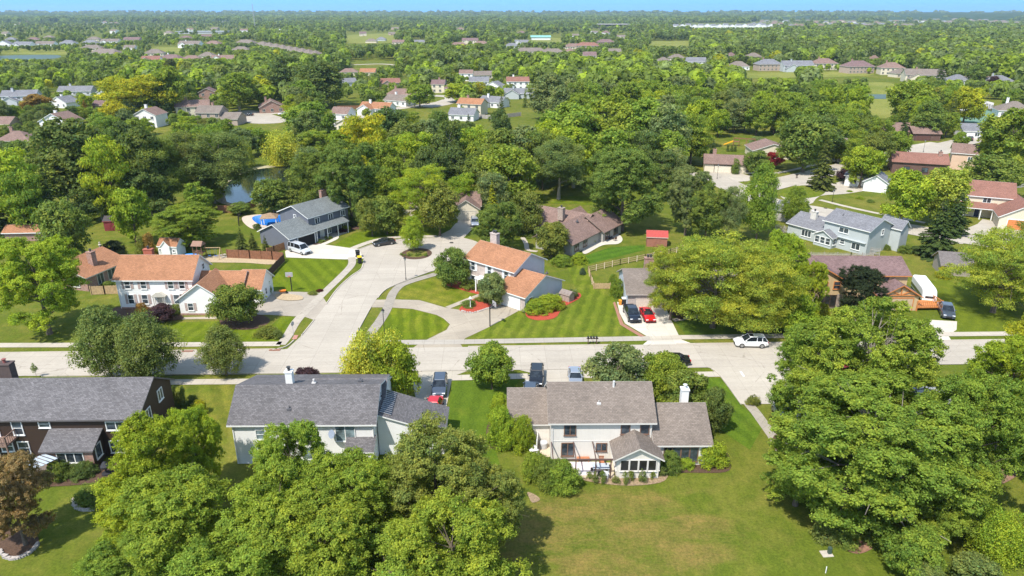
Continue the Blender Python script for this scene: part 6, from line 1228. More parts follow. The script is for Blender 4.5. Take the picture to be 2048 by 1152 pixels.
proto('arbor', 4, .9, .05, 'column', 0, nb=40, nl=7000, size=.15, r0=.06, br=.5, flat=1.3, limbs=4)
proto('small', 5.5, 3.0, 1.0, 'round', 0, nb=55, nl=24000, size=.24, r0=.13, br=.28, flat=.7, up=.4, limbs=14, tuft=.24, gap=.08)
proto('sapling', 3.4, .6, 1.3, 'oval', 0, nb=10, nl=700, size=.16, r0=.035, br=.5, flat=1.0, var=1, limbs=6)
proto('bare', 1.2, .8, .05, 'dome', 0, nb=26, nl=1300, size=.12, r0=.03, br=.3, flat=.8, var=2, limbs=10)
proto('hedge', 4, 2.6, .05, 'dome', 0, nb=95, nl=34000, size=.17, r0=.08, br=.27, flat=.95, tuft=.2, tufts=20, var=2, limbs=4, gap=0)
# middle distance
proto('mmaple', 14, 6, 2.4, 'round', 0, nb=60, nl=15000, size=.58, r0=.34, br=.29, flat=.75, tuft=.22, tufts=16, var=4, gap=.08, up=.5)
proto('mtall', 17, 5.4, 3.5, 'tall', 0, nb=60, nl=14000, size=.58, r0=.34, br=.28, flat=.85, tuft=.24, tufts=16, var=3, gap=.1, bark=PALEBARK)
proto('mlocust', 14, 7.2, 3.0, 'spread', 0, nb=60, nl=14000, size=.50, r0=.3, br=.26, flat=.4, tuft=.28, tufts=16, var=2, gap=.08, hue=.14)
proto('mspruce', 15, 3.9, .6, 'cone', 0, tiers=18, nl=9000, size=.62, r0=.24, limbs=0, var=2)
proto('mwillow', 10, 6, 1.5, 'round', 0, nb=40, nl=12000, size=.46, r0=.3, br=.28, flat=.8, droop=3, var=2, hue=.14)
# far
proto('fround', 12, 6, 1.2, 'round', 0, nb=26, nl=1900, size=1.25, r0=.3, br=.38, flat=.8, tuft=.25, tufts=9, var=5, limbs=5)
proto('fspruce', 12, 3.2, .5, 'cone', 0, tiers=9, nl=900, size=1.2, r0=.22, limbs=0, var=2)
TONE = {'mid': (.185, .245, .05), 'dark': (.135, .185, .05), 'bright': (.225, .30, .042), 'lime': (.29, .37, .036), 'yel': (.37, .38, .03), 'olive': (.20, .235, .05), 'grey': (.20, .25, .09), 'sage': (.185, .23, .062), 'bronze': (.29, .205, .09), 'maroon': (.10, .028, .03), 'red': (.28, .035, .035), 'rust': (.32, .20, .05), 'spruce': (.095, .14, .04), 'blue': (.095, .14, .085), 'purple': (.09, .05, .055), 'ltyel': (.37, .41, .06), 'fresh': (.25, .325, .042), 'tawny': (.26, .285, .06), 'honey': (.31, .36, .05), 'blackg': (.05, .065, .028), 'pine': (.15, .18, .045)}
USED = []; tcount = {}
def tree(kind, cx, top, base, wid, tone, label, cat='tree', name=None, group=None, h=None, jit=.06):
    """crown top at (cx, top) in the photograph, foot at (cx, base), or height h metres when the foot is hidden"""
    if h is not None:
        # the ground point whose height-h point shows at (cx, top)
        q = P(cx, top, h); x, y = q.x, q.y
    else: q = P(cx, base); x, y = q.x, q.y; h = height_at(x, y, top)
    pr = PROTO[kind]; i = tcount.get(kind, random.randint(0, 5)); tcount[kind] = i + 1; me, tr, Hh, Rr = pr[i % len(pr)]
    zc = zc_of(x, y, h * .6); w_ = wid * zc / FPX / 2; sx_ = w_ / (Rr * 1.02); sz = h / (Hh * 1.0)
    nm = name or {'spruce': 'spruce_tree', 'mspruce': 'spruce_tree', 'fspruce': 'spruce_tree', 'shrub': 'shrub', 'hedge': 'shrub', 'arbor': 'arborvitae', 'willow': 'willow_tree', 'mwillow': 'willow_tree', 'sapling': 'young_tree', 'locust': 'locust_tree', 'mlocust': 'locust_tree', 'cotton': 'cottonwood_tree', 'maple': 'maple_tree', 'bigmaple': 'maple_tree', 'linden': 'linden_tree', 'bare': 'flowering_plant'}.get(kind, 'leafy_tree')
    if kind in ('shrub', 'hedge') and False: pass
    e = empty(nm, (x, y, 0), random.uniform(0, 6.28), label, cat, group); e.scale = (sx_, sx_, sz)
    for n_, m_ in (('trunk', tr), ('crown', me)):
        o = bpy.data.objects.new(n_, m_); COL.objects.link(o); o.parent = e
        if n_ == 'crown': c = TONE[tone]; j = random.uniform(1 - jit, 1 + jit); k = random.uniform(1 - jit, 1 + jit); o.color = (c[0] * j * k, c[1] * j, c[2] * j / k, 1)
    return e
N_ = None
TREES = [
 # --- front row
 ('maple', 278, 835, N_, 180, 'lime', 'lime green tree right of the dark brown house, tallest of the front left clump', 12),
 ('maple', 372, 803, N_, 120, 'lime', 'narrow lime green tree beside the right wall of the dark brown house', 11),
 ('maple', 255, 945, N_, 210, 'lime', 'lime green tree low at the bottom left, beside the bare lawn', 9),
 ('maple', 345, 960, N_, 280, 'fresh', 'wide bright green tree at the bottom left of the front clump', 11),
 ('maple', 575, 836, N_, 185, 'fresh', 'bright green tree standing in front of the long white wall', 12),
 ('maple', 540, 950, N_, 250, 'fresh', 'bright green tree in the middle of the front clump', 12),
 ('maple', 705, 915, N_, 230, 'fresh', 'green tree in the front clump just left of the olive one', 11),
 ('maple', 865, 845, N_, 260, 'tawny', 'olive green tree with rusty tips, right end of the front clump', 13),
 ('maple', 960, 930, N_, 190, 'tawny', 'smaller olive tree leaning over the dry back lawn', 10),
 ('maple', 640, 1010, N_, 300, 'fresh', 'green tree at the bottom edge, centre of the front clump', 11),
 ('maple', 905, 1000, N_, 300, 'fresh', 'bright green tree at the bottom edge left of the dry back lawn', 12),
 ('maple', 470, 1060, N_, 300, 'fresh', 'bright green tree cut by the bottom edge, left part of the front clump', 10),
 ('maple', 225, 1090, N_, 190, 'bright', 'green tree top just showing at the bottom edge, far left', 7),
 ('maple', 780, 1085, N_, 320, 'fresh', 'bright green tree top cut by the bottom edge under the centre of the clump', 9),
 ('maple', 52, 910, 1090, 172, 'bronze', 'bronze leaved tree inside a stone ring at the bottom left corner', None),
 # --- big right-hand maples
 ('bigmaple', 1712, 760, 1035, 450, 'bright', 'huge spreading green maple in front on the lower right, darkest shade beneath', None),
 ('bigmaple', 1705, 588, 905, 330, 'bright', 'tall green maple towering behind the huge spreading one on the right', None),
 ('maple', 1905, 745, 1030, 230, 'bright', 'green tree right of the huge spreading maple', None),
 ('maple', 1870, 890, 1075, 190, 'bright', 'lower green tree at the right foot of the huge maple', None),
 ('maple', 1590, 850, 1010, 200, 'bright', 'green tree at the left foot of the huge maple overhanging its shade', None),
 ('maple', 1592, 655, 850, 165, 'bright', 'lower green tree on the left side of the huge maple above the street end', None),
 ('willow', 1985, 1020, 1115, 110, 'lime', 'pale feathery tree at the lower right of the huge maple', None),
 ('small', 1815, 1065, 1165, 110, 'bright', 'small green tree under the right part of the huge maple at the bottom edge', None),
 ('small', 1945, 1130, 1200, 120, 'sage', 'grey-green tree top at the bottom edge right of the small green one', None),
 ('small', 1845, 1132, 1200, 70, 'sage', 'small grey-green tree top cut by the bottom edge under the huge maple', None),
 ('maple', 2065, 560, 860, 220, 'yel', 'golden yellow topped tree at the right edge', None),
 ('maple', 1985, 670, 900, 190, 'lime', 'yellow-green tree in front of the golden one at the right edge', None),
 ('maple', 2080, 740, 960, 210, 'bright', 'green tree cut by the right edge below the golden one', None),
 ('maple', 2115, 870, 1085, 170, 'lime', 'light green tree cut by the right edge, lowest on that side', None),
 # --- yard trees round the houses
 ('maple', 100, 468, 668, 200, 'lime', 'big light green maple on the lawn left of the white colonial house', None),
 ('linden', 226, 614, 762, 122, 'sage', 'left of the pair of dense street trees in front of the white colonial house', None),
 ('linden', 304, 628, 766, 126, 'sage', 'right of the pair of dense street trees in front of the white colonial house', None),
 ('linden', 453, 652, 750, 94, 'sage', 'single rounded street tree casting a shadow on the main road', None),
 ('sapling', 74, 722, 756, 12, 'mid', 'thin young tree on the verge of the main road at the left', None, 'young tree'),
 ('willow', 755, 655, 800, 130, 'ltyel', 'yellow-green feathery tree at the corner beside the shared driveway', None),
 ('small', 790, 690, 812, 95, 'lime', 'yellow-green companion crown on the right side of the corner tree', None),
 ('small', 984, 690, 778, 92, 'bright', 'round green street tree left of the black car on the driveway', None),
 ('small', 1232, 700, 800, 125, 'grey', 'pale grey-green tree behind the beige house roof', None),
 ('small', 1325, 708, 805, 95, 'bright', 'rounded bright green tree half hiding the black sedan', None),
 ('small', 1375, 752, 850, 110, 'mid', 'green tree left of the white chimney of the beige house', None),
 ('small', 1425, 778, 865, 60, 'dark', 'small dark green tree behind the white chimney', None),
 ('small', 478, 568, 648, 98, 'mid', 'round green tree in the mulch ring in front of the white garage', None),
 ('small', 326, 610, 645, 54, 'purple', 'spreading purple maple at the front door of the white colonial house', None),
 ('small', 228, 484, 520, 48, 'blackg', 'dark weeping tree behind the brick ranch', None),
 ('small', 284, 472, 502, 20, 'purple', 'small dark purple tree left of the rusty columnar shrubs', None),
 ('mmaple', 145, 398, 535, 105, 'mid', 'dense round green tree behind the light green maple', None),
 ('maple', 380, 408, 492, 150, 'bright', 'wide bright green tree behind the white playhouse shed', None),
 ('mmaple', 275, 372, 490, 75, 'lime', 'light green narrow tree left of the wide bright green one', None),
 ('spruce', 485, 455, 506, 34, 'pine', 'left fir of the group below the blue-grey garage', None),
 ('spruce', 508, 462, 508, 30, 'pine', 'middle fir of the group below the blue-grey garage', None),
 ('spruce', 533, 470, 508, 22, 'pine', 'smallest fir, right of the group below the blue-grey garage', None),
 ('linden', 828, 433, 503, 48, 'lime', 'light green tree on the round island of the cul-de-sac', None),
 ('small', 903, 500, 572, 72, 'mid', 'dense round tree at the left corner of the orange roofed house', None),
 ('small', 984, 548, 612, 62, 'grey', 'airy grey-green tree in the red mulch bed', None),
 ('maple', 1000, 400, 505, 105, 'mid', 'dense green tree behind the orange roofed house', None),
 ('small', 1046, 385, 470, 75, 'olive', 'olive brown tree left of the brown ranch roof', None),
 ('small', 1103, 446, 514, 76, 'olive', 'reddish olive tree in front of the brown ranch house', None),
 ('spruce', 985, 362, 452, 42, 'yel', 'golden pine right of the tan house', None),
 ('locust', 845, 328, 462, 130, 'lime', 'light feathery tree before the tan house at the cul-de-sac head', None),
 ('mmaple', 880, 362, 472, 82, 'olive', 'olive tree with a bare trunk right beside the tan garage', None),
 ('small', 745, 398, 472, 60, 'olive', 'loose pine-like bush tree right of the blue-grey house', None),
 ('small', 775, 392, 468, 80, 'mid', 'low branching green tree at the back of the cul-de-sac lawn', None),
 ('maple', 705, 275, 450, 140, 'mid', 'big dark green tree overhanging the blue-grey house', None),
 ('maple', 640, 300, 440, 100, 'mid', 'dark green tree left behind the blue-grey house roof', None),
 ('locust', 1425, 468, 655, 215, 'honey', 'huge feathery yellow-green tree in front of the taupe ranch house', None),
 ('locust', 1340, 490, 640, 110, 'honey', 'left lobe tree of the feathery clump, above the cream garage', None),
 ('locust', 1500, 500, 668, 180, 'honey', 'feathery yellow-green tree right of the huge one', None),
 ('maple', 1552, 455, 620, 105, 'lime', 'upright light green tree right behind the feathery clump', None),
 ('maple', 1612, 515, 648, 70, 'lime', 'slim light green tree overlapping the left gable of the tudor house', None),
 ('small', 1580, 590, 668, 90, 'lime', 'low light green tree in front of the tan tudor house', None),
 ('maple', 1715, 533, 640, 112, 'blackg', 'dark maroon-green round tree in front of the tan tudor house', None),
 ('spruce', 1868, 398, 512, 92, 'spruce', 'dense dark green spruce right of the pale blue-grey house', None),
 ('spruce', 1905, 378, 470, 60, 'spruce', 'second dark conifer behind the dense spruce on the right', None),
 ('mmaple', 1800, 340, 452, 95, 'lime', 'left half of the wide pale yellow-green round trees on the right', None),
 ('mmaple', 1880, 335, 450, 95, 'ltyel', 'right half of the wide pale yellow-green round trees on the right', None),
 ('locust', 1985, 460, 625, 190, 'honey', 'large olive tree with yellow lower branches at the right', None),
 ('locust', 2060, 440, 590, 130, 'olive', 'olive feathery tree cut by the right edge', None),
 ('linden', 1585, 372, 450, 58, 'bright', 'upright bright green tree left of the pale blue-grey house', None),
 ('linden', 1512, 328, 478, 80, 'bright', 'tall narrow light green tree left of the upright one', None),
 ('maple', 1410, 362, 482, 90, 'mid', 'rounded green tree right of the red roofed shed', None),
 ('maple', 1370, 330, 470, 100, 'grey', 'grey-green tree above the red roofed shed', None),
 ('cotton', 1455, 372, 485, 60, 'grey', 'airy greyish tree with bare twigs beside the rounded green one', None),
 ('maple', 1243, 292, 462, 178, 'mid', 'huge round green tree right behind the brown ranch house', None),
 ('cotton', 1117, 268, 398, 110, 'sage', 'tall tree with a pale straight trunk rising from the back lawn', None),
 ('spruce', 1640, 272, 378, 62, 'pine', 'tall olive spruce on the grass island of the right-hand street', None),
 ('mmaple', 1718, 290, 376, 74, 'lime', 'tall bright yellow-green tree right of the olive spruce', None),
 ('mmaple', 1750, 262, 340, 60, 'olive', 'half bare tree with yellow lower crown by the right-hand street', None),
 ('mmaple', 1790, 262, 330, 48, 'bright', 'green round tree near the dark brown ranch at the bend', None),
 ('mmaple', 1605, 228, 345, 115, 'mid', 'wide round green tree behind the cream ranch', None),
 ('small', 1545, 305, 336, 42, 'red', 'bright red-leaved maple in front of the cream ranch', None),
 ('small', 1688, 335, 362, 36, 'purple', 'small dusky tree on the lawn left of the small white house', None),
 ('arbor', 1470, 315, 348, 15, 'mid', 'tall dark green columnar arborvitae before the brick ranch garage', None),
 ('mmaple', 1510, 300, 350, 50, 'mid', 'leafy shrubby tree right of the columnar arborvitae', None),
 ('mmaple', 1975, 310, 392, 110, 'mid', 'dense green tree in front of the tan house at the right edge', None),
 ('mmaple', 2005, 215, 350, 120, 'bright', 'large bright green tree at the right edge below the pavilion', None),
 ('small', 1918, 264, 296, 30, 'bright', 'small round tree at the bend of the right-hand street', None),
 ('mmaple', 1810, 160, 250, 95, 'bright', 'tall bright green tree left of the tall pines on the right', None),
 ('mspruce', 1870, 185, 262, 46, 'pine', 'first tall pine left of the yellow-green tree by the tennis court', None),
 ('mspruce', 1895, 190, 266, 40, 'pine', 'second tall pine left of the yellow-green tree by the tennis court', None),
 ('mmaple', 1925, 172, 250, 70, 'yel', 'yellow-green tree beside the tennis court', None),
 ('mspruce', 1878, 120, 170, 28, 'spruce', 'dark blue-green conifer in front of the largest ridge house', None),
 ('mmaple', 1950, 128, 170, 40, 'mid', 'round tree between two pale roofs of the ridge row', None),
 ('small', 1982, 152, 176, 22, 'purple', 'purple tree beside the low brown roof near the right edge', None),
 # purple-top shrub behind the white house roof
 ('small', 618, 738, 800, 66, 'purple', 'purple leaved small tree poking above the ridge of the long grey roof', None),
 # --- left wood
 ('cotton', 448, 262, 405, 136, 'sage', 'tall cottonwood with forked pale trunks left of the pond', None),
 ('cotton', 330, 270, 425, 110, 'mid', 'tall dark tree with visible trunk left of the forked cottonwood', None),
 ('cotton', 385, 262, 410, 100, 'sage', 'grey-green tall tree between the dark tree and the forked cottonwood', None),
 ('mtall', 165, 232, 420, 150, 'dark', 'massive dark green tree in the left wood', None),
 ('mlocust', 235, 270, 440, 100, 'lime', 'layered light green tree in the left wood in front of the massive dark one', None),
 ('mtall', 300, 248, 430, 100, 'dark', 'dark green tree in the left wood above the layered light one', None),
 ('mlocust', 35, 300, 470, 130, 'lime', 'light green layered tree at the left edge of the wood', None),
 ('mlocust', 70, 330, 470, 90, 'bright', 'green layered tree just right of the left edge', None),
 ('mtall', 205, 245, 400, 90, 'mid', 'green tree behind the layered light one in the left wood', None),
 ('mmaple', 60, 255, 360, 0, 'mid', '', None),
 ('mwillow', 567, 258, 330, 72, 'ltyel', 'pale yellow willow on the far bank of the pond', None),
 ('mwillow', 495, 278, 335, 42, 'ltyel', 'pale willow left of the pond lawn', None),
 ('mwillow', 620, 290, 350, 60, 'grey', 'drooping grey-green willow at the right end of the pond', None),
 ('mmaple', 622, 203, 285, 95, 'bright', 'round bright green tree above the pale willow', None),
 ('mtall', 615, 320, 412, 70, 'mid', 'green tree on the near bank right of the pond', None),
 ('mmaple', 548, 358, 428, 78, 'mid', 'low green trees at the near bank of the pond', None),
 ('mmaple', 575, 378, 425, 70, 'olive', 'bushy olive tree behind the pool', None),
 ('mmaple', 480, 405, 428, 45, 'mid', 'low bush tree beside the weathered fence', None),
 ('mmaple', 500, 330, 0, 0, 'mid', '', None),
 ('mlocust', 735, 228, 370, 110, 'yel', 'yellow-green tall tree in the middle of the wood', None),
 ('mtall', 790, 210, 330, 95, 'dark', 'dark green tree right of the yellow-green tall one', None),
 ('mlocust', 835, 260, 370, 85, 'lime', 'layered flat-topped lime tree in the middle of the wood', None),
 ('mtall', 900, 238, 372, 70, 'dark', 'dark slender tree right of the flat-topped lime tree', None),
 ('mlocust', 958, 252, 360, 80, 'lime', 'second flat-topped lime tree right of the dark slender one', None),
 ('mmaple', 1000, 218, 300, 50, 'dark', 'small dark round tree by the brown fence', None),
 ('mmaple', 1015, 290, 410, 120, 'bright', 'big green tree in the wood behind the golden pine', None),
 ('mtall', 1050, 250, 370, 100, 'grey', 'grey-green tree in the central wood', None),
 ('mmaple', 1140, 205, 340, 130, 'bright', 'large bright green tree in the central wood', None),
 ('mmaple', 1210, 190, 330, 120, 'bright', 'large round bright green tree top of the central wood', None),
 ('mmaple', 1290, 195, 330, 130, 'bright', 'broad bright green tree right of centre in the central wood', None),
 ('mtall', 1095, 142, 240, 75, 'grey', 'tall grey-green tree above the central wood beside the lawn', None),
 ('mtall', 1328, 205, 350, 90, 'grey', 'pale grey-green tree in the right part of the central wood', None),
 ('mlocust', 285, 148, 240, 130, 'yel', 'bright yellow tree in the upper left', None),
 ('mmaple', 240, 150, 225, 65, 'yel', 'left bright yellow crown next to the yellow tree', None),
 ('mmaple', 345, 130, 235, 75, 'bright', 'green tree right of the bright yellow tree', None),
 ('mmaple', 235, 200, 260, 55, 'yel', 'low yellow tree in front of the bright yellow one', None),
 ('mspruce', 175, 200, 235, 30, 'rust', 'small orange-tinted conifer in the upper left', None),
 ('mmaple', 80, 188, 235, 60, 'rust', 'orange-green tree beside the blue-grey house in the upper left', None),
 ('mtall', 480, 142, 225, 80, 'bright', 'tall green tree behind the left cul-de-sac', None),
 ('mtall', 640, 120, 215, 110, 'dark', 'large dark green tree mass in the upper middle left', None),
 ('mtall', 580, 110, 200, 90, 'dark', 'tall dark tree left of the large dark mass', None),
 ('mmaple', 840, 168, 215, 60, 'bright', 'round green tree on the lawn in the central distance', None),
 ('mmaple', 915, 165, 205, 55, 'lime', 'lime tree in the central distance beside the yellow one', None),
 ('mmaple', 960, 163, 195, 30, 'yel', 'golden tree in the central distance', None),
 ('mspruce', 1050, 178, 215, 14, 'mid', 'slim dark conifer on the lawn of the central distance', None),
 ('mspruce', 1003, 190, 235, 22, 'pine', 'brownish conifer by the fence in the central distance', None),
]
for q in TREES:
    if q[4] == 0: continue
    if q[7] is None if len(q) > 7 else True: tree(q[0], q[1], q[2], q[3], q[4], q[5], q[6], q[8] if len(q) > 8 else 'tree')
    else: tree(q[0], q[1], q[2], q[3], q[4], q[5], q[6], h=q[7])
SHR = [  # kind, x, top, base, width, tone, label
 ('hedge', 1003, 812, 906, 62, 'lime', 'left half of the large clipped hedge at the beige house wing'), ('hedge', 1044, 832, 909, 52, 'lime', 'right half of the large clipped hedge at the beige house wing'), ('hedge', 1000, 785, 850, 44, 'lime', 'tall rounded bush behind the large hedge bush'),
 ('hedge', 1072, 905, 975, 66, 'bright', 'leafy green bush left of the patio, upper one'), ('hedge', 1120, 920, 992, 84, 'bright', 'leafy green bush in front of the patio, lowest one'), ('hedge', 1090, 915, 985, 60, 'mid', 'leafy bush between the two in front of the patio'),
 ('hedge', 1340, 902, 952, 44, 'mid', 'dense green bush at the right corner of the screened porch'), ('hedge', 1420, 880, 944, 68, 'lime', 'neat rounded bush at the right wing of the beige house'), ('shrub', 1372, 915, 942, 34, 'lime', 'low light bush under the wide window of the beige house'),
 ('hedge', 119, 922, 968, 52, 'mid', 'left rounded bush in front of the dark brown house'), ('hedge', 168, 924, 962, 52, 'dark', 'right rounded bush in front of the dark brown house'), ('shrub', 182, 975, 1018, 66, 'mid', 'low green ground bush behind the stone edging'),
 ('shrub', 386, 790, 815, 22, 'dark', 'round dark shrub beside the yellow one near the dark brown house'), ('shrub', 400, 800, 835, 30, 'yel', 'golden yellow shrub right of the dark brown house'),
 ('hedge', 1070, 596, 636, 56, 'lime', 'left clipped bush of the pair on red mulch'), ('hedge', 1100, 586, 632, 58, 'lime', 'right clipped bush of the pair on red mulch'), ('shrub', 1143, 578, 600, 26, 'grey', 'pale grey shrub right of the storage box'),
 ('shrub', 940, 558, 584, 36, 'mid', 'low hedge along the brick front of the orange roofed house'), ('shrub', 957, 566, 584, 24, 'sage', 'greyish end of the hedge by the brick front'), ('shrub', 938, 600, 618, 34, 'mid', 'grassy low shrub at the edge of the red mulch bed'), ('shrub', 970, 590, 608, 34, 'mid', 'low shrub under the airy grey-green tree'),
 ('hedge', 1124, 508, 540, 42, 'bright', 'rounded bush below the brown ranch house'), ('hedge', 1158, 505, 534, 36, 'lime', 'lighter bush right of the rounded one below the ranch'), ('shrub', 1145, 487, 508, 26, 'bright', 'small bush at the ranch corner, left'), ('shrub', 1163, 476, 498, 22, 'bright', 'small bush at the ranch corner, middle'), ('shrub', 1182, 474, 490, 14, 'bright', 'small bush at the ranch corner, right'), ('shrub', 1165, 536, 552, 12, 'blue', 'little blue-green shrub at the rail fence corner'), ('shrub', 1055, 460, 480, 34, 'mid', 'dark bush at the front of the brown ranch'),
 ('hedge', 1234, 556, 600, 28, 'bright', 'tall rounded hedge bush at the left wall of the taupe ranch'), ('hedge', 1226, 548, 578, 20, 'bright', 'rounded bush behind the tall hedge bush of the taupe ranch'), ('shrub', 1342, 560, 606, 30, 'mid', 'leafy bush right of the cream garage door'),
 ('shrub', 1610, 612, 652, 34, 'yel', 'yellow shrub in front of the stone wall of the tudor house'), ('shrub', 1645, 605, 640, 24, 'yel', 'second yellow shrub at the stone wall of the tudor house'), ('shrub', 1884, 534, 562, 28, 'yel', 'bright yellow shrub left of the small outbuilding'),
 ('hedge', 700, 430, 458, 30, 'mid', 'round green shrub at the right corner of the blue-grey house'), ('shrub', 690, 450, 466, 22, 'lime', 'clipped light hedge by the porch of the blue-grey house'), ('shrub', 684, 456, 470, 24, 'maroon', 'dark red low shrub by the porch of the blue-grey house'), ('shrub', 640, 478, 488, 18, 'mid', 'low shrubs in the bed before the porch, left'), ('shrub', 657, 471, 481, 16, 'mid', 'low shrubs in the bed before the porch, right'), ('shrub', 515, 446, 462, 18, 'dark', 'dark shrub at the pool fence'),
 ('shrub', 283, 606, 630, 24, 'rust', 'pale orange ornamental grass by the front walk of the white colonial house'), ('shrub', 352, 608, 634, 30, 'sage', 'green shrub right of the purple maple'), ('shrub', 537, 652, 684, 48, 'olive', 'low brownish planting at the corner of the front lawn'), ('shrub', 216, 562, 580, 26, 'mid', 'bush beside the brick ranch wall'), ('shrub', 556, 660, 680, 20, 'sage', 'small grey-green planting beside the corner pavement'),
 ('shrub', 625, 582, 590, 20, 'olive', 'low brown plants at the lawn corner by the driveway'), ('shrub', 640, 578, 586, 14, 'maroon', 'reddish low plants at the lawn corner by the driveway'),
 ('shrub', 1785, 480, 504, 36, 'mid', 'bush right of the pale blue-grey house'), ('shrub', 1772, 488, 504, 16, 'mid', 'small bush at the corner of the pale blue-grey house'), ('shrub', 1810, 490, 512, 26, 'mid', 'bush left of the dense spruce'), ('shrub', 1699, 380, 386, 12, 'lime', 'small clipped shrub before the small white house'), ('shrub', 1720, 392, 402, 16, 'lime', 'yellow-green shrub before the small white house'), ('shrub', 1740, 398, 408, 14, 'mid', 'green shrub right of the yellow-green one at the white house'),
 ('shrub', 1925, 436, 446, 12, 'mid', 'clipped shrub at the porch of the cream house, left'), ('shrub', 1938, 438, 448, 12, 'mid', 'clipped shrub at the porch of the cream house, right'), ('shrub', 1845, 270, 282, 12, 'olive', 'small brown-green shrub before the dark brown ranch'),
 ('shrub', 1515, 272, 298, 34, 'grey', 'pale bush in the playground clearing'), ('shrub', 1690, 1040, 1095, 60, 'mid', 'bush in the shade left under the huge maple'), ('shrub', 1740, 1038, 1090, 66, 'mid', 'bush in the shade right under the huge maple'), ('shrub', 1650, 1045, 1090, 56, 'sage', 'pale-leaved bush at the left of the shaded ones under the huge maple'),
 ('shrub', 1505, 790, 815, 26, 'olive', 'small brownish shrub at the street end beside the huge maple'), ('shrub', 200, 590, 620, 0, 'mid', ''), ('shrub', 1007, 202, 215, 14, 'mid', 'round shrub on the lawn of the central distance'), ('shrub', 1015, 195, 210, 10, 'mid', 'small ball shrub on the lawn of the central distance'),
 ('arbor', 353, 772, 815, 12, 'dark', 'left columnar arborvitae behind the dark brown house'), ('arbor', 362, 782, 816, 11, 'dark', 'middle columnar arborvitae behind the dark brown house'), ('arbor', 371, 772, 818, 12, 'dark', 'right columnar arborvitae behind the dark brown house'),
 ('arbor', 287, 468, 512, 22, 'olive', 'olive columnar shrub left of the white shed'), ('arbor', 302, 466, 512, 22, 'rust', 'rust-tipped columnar shrub left of the white shed'), ('arbor', 538, 560, 588, 12, 'mid', 'columnar shrub at the right wall of the white garage'), ('arbor', 1455, 290, 303, 6, 'dark', 'left slim conifer by the playground'), ('arbor', 1463, 290, 303, 6, 'dark', 'middle slim conifer by the playground'), ('arbor', 1470, 291, 303, 6, 'dark', 'right slim conifer by the playground'),
]
for q in SHR:
    if q[4]:
        k = .24 if q[0] in ('shrub', 'hedge') else 0
        tree(q[0], q[1], q[2] + q[4] * k * .3, max(q[3] - q[4] * k, q[2] + q[4] * .3), *q[4:], cat='shrub')
fl = [(1178, 958), (1190, 965), (1205, 968), (1232, 966), (1262, 962), (1285, 965), (1305, 958), (1325, 952), (1250, 970)]
for k, (x, y) in enumerate(fl): tree('bare', x, y - 15 - 6 * (k % 3), y, 14 + 5 * (k % 2), 'sage' if k % 2 else 'mid', 'leggy garden plant in the dry bed in front of the screened porch', 'plant', group='garden plants in the porch bed')
for k in range(9): x = 1000 - k * 0; tree('bare', 800 + 7 * (k % 5) + rr.uniform(0, 6) + (0 if k < 5 else 30), 505 + (k % 2) * 3, 511 + (k % 3), 8, 'mid', 'tuft of ground cover on the round island of the cul-de-sac', 'plant', group='tufts on the island')

# ---------------------------------------------------------------- woods between and beyond: trees placed on the ground, kept off streets, lawns and house fronts
for q in TREES + [s + (None,) for s in SHR]:
    if q[4]: USED.append((q[1], q[2], q[4]))
OPEN = [(455, 318, 605, 405), (470, 222, 575, 250), (655, 205, 725, 230), (845, 186, 915, 222), (775, 205, 860, 218), (990, 200, 1085, 232), (1060, 380, 1160, 420), (1440, 275, 1560, 312), (1735, 150, 1785, 232), (1490, 138, 1590, 158), (1640, 145, 1735, 158), (1910, 200, 1995, 250), (1775, 280, 1960, 320), (1400, 335, 2048, 520), (0, 106, 125, 120), (300, 92, 365, 104), (690, 66, 790, 90), (1060, 72, 1125, 86), (1300, 82, 1380, 94), (1380, 46, 1540, 57), (180, 475, 420, 700), (0, 690, 2048, 1152), (430, 430, 1400, 700), (1140, 420, 1300, 700), (700, 122, 790, 133), (200, 440, 300, 520), (960, 226, 1050, 240), (1520, 130, 1545, 150)]
def blocked(x, top, base, wd):
    x0, x1 = x - wd * .45, x + wd * .45
    for (a, b, c, d) in CLEAR:
        if x1 > a and x0 < c and top < d - (d - b) * .5 and base > d - 4: return True
    for (a, b, c, d) in OPEN:
        if x1 > a + 3 and x0 < c - 3 and top + 3 < d and base > b: return True
    return False
def zone(x, y):
    if y > 300: return 'in the wood left of the pond' if x < 480 else ('in the wood behind the cul-de-sac' if x < 1100 else 'in the wood behind the brown ranch')
    if y > 190: return 'in the wood at the left' if x < 450 else ('in the middle wood' if x < 1000 else ('in the central wood' if x < 1450 else 'in the wood above the right-hand street'))
    if y > 110: return 'among the upper left houses' if x < 600 else ('in the central distance' if x < 1300 else 'on the slope of the ridge row')
    return 'in the far left suburb' if x < 700 else ('in the far central woods' if x < 1380 else 'in the far woods behind the ridge row')
TN = {'mid': 'green', 'dark': 'dark green', 'bright': 'bright green', 'lime': 'lime green', 'grey': 'grey-green', 'sage': 'dull green', 'olive': 'olive', 'yel': 'yellow', 'spruce': 'dark'}
r3 = random.Random(11); count = 0; pts = []; stuffed = []
y = 462.0
while y > 30:
    q = P(1024, y); zc = zc_of(q.x, q.y); step = (7.0 if y > 130 else 8.5 if y > 75 else 11) * FPX / zc; x = r3.uniform(-30, step - 30)
    dy = max(.5, (7.2 if y > 130 else 12 if y > 75 else 60) * (y - 23) ** 2 / (FPX * 50))
    while x < 2080:
        pts.append((x + r3.uniform(-.35, .35) * step, y + r3.uniform(-.4, .4) * dy)); x += step * r3.uniform(.75, 1.3)
    y -= dy
pts.sort(key=lambda p: -p[1])
FILL = []
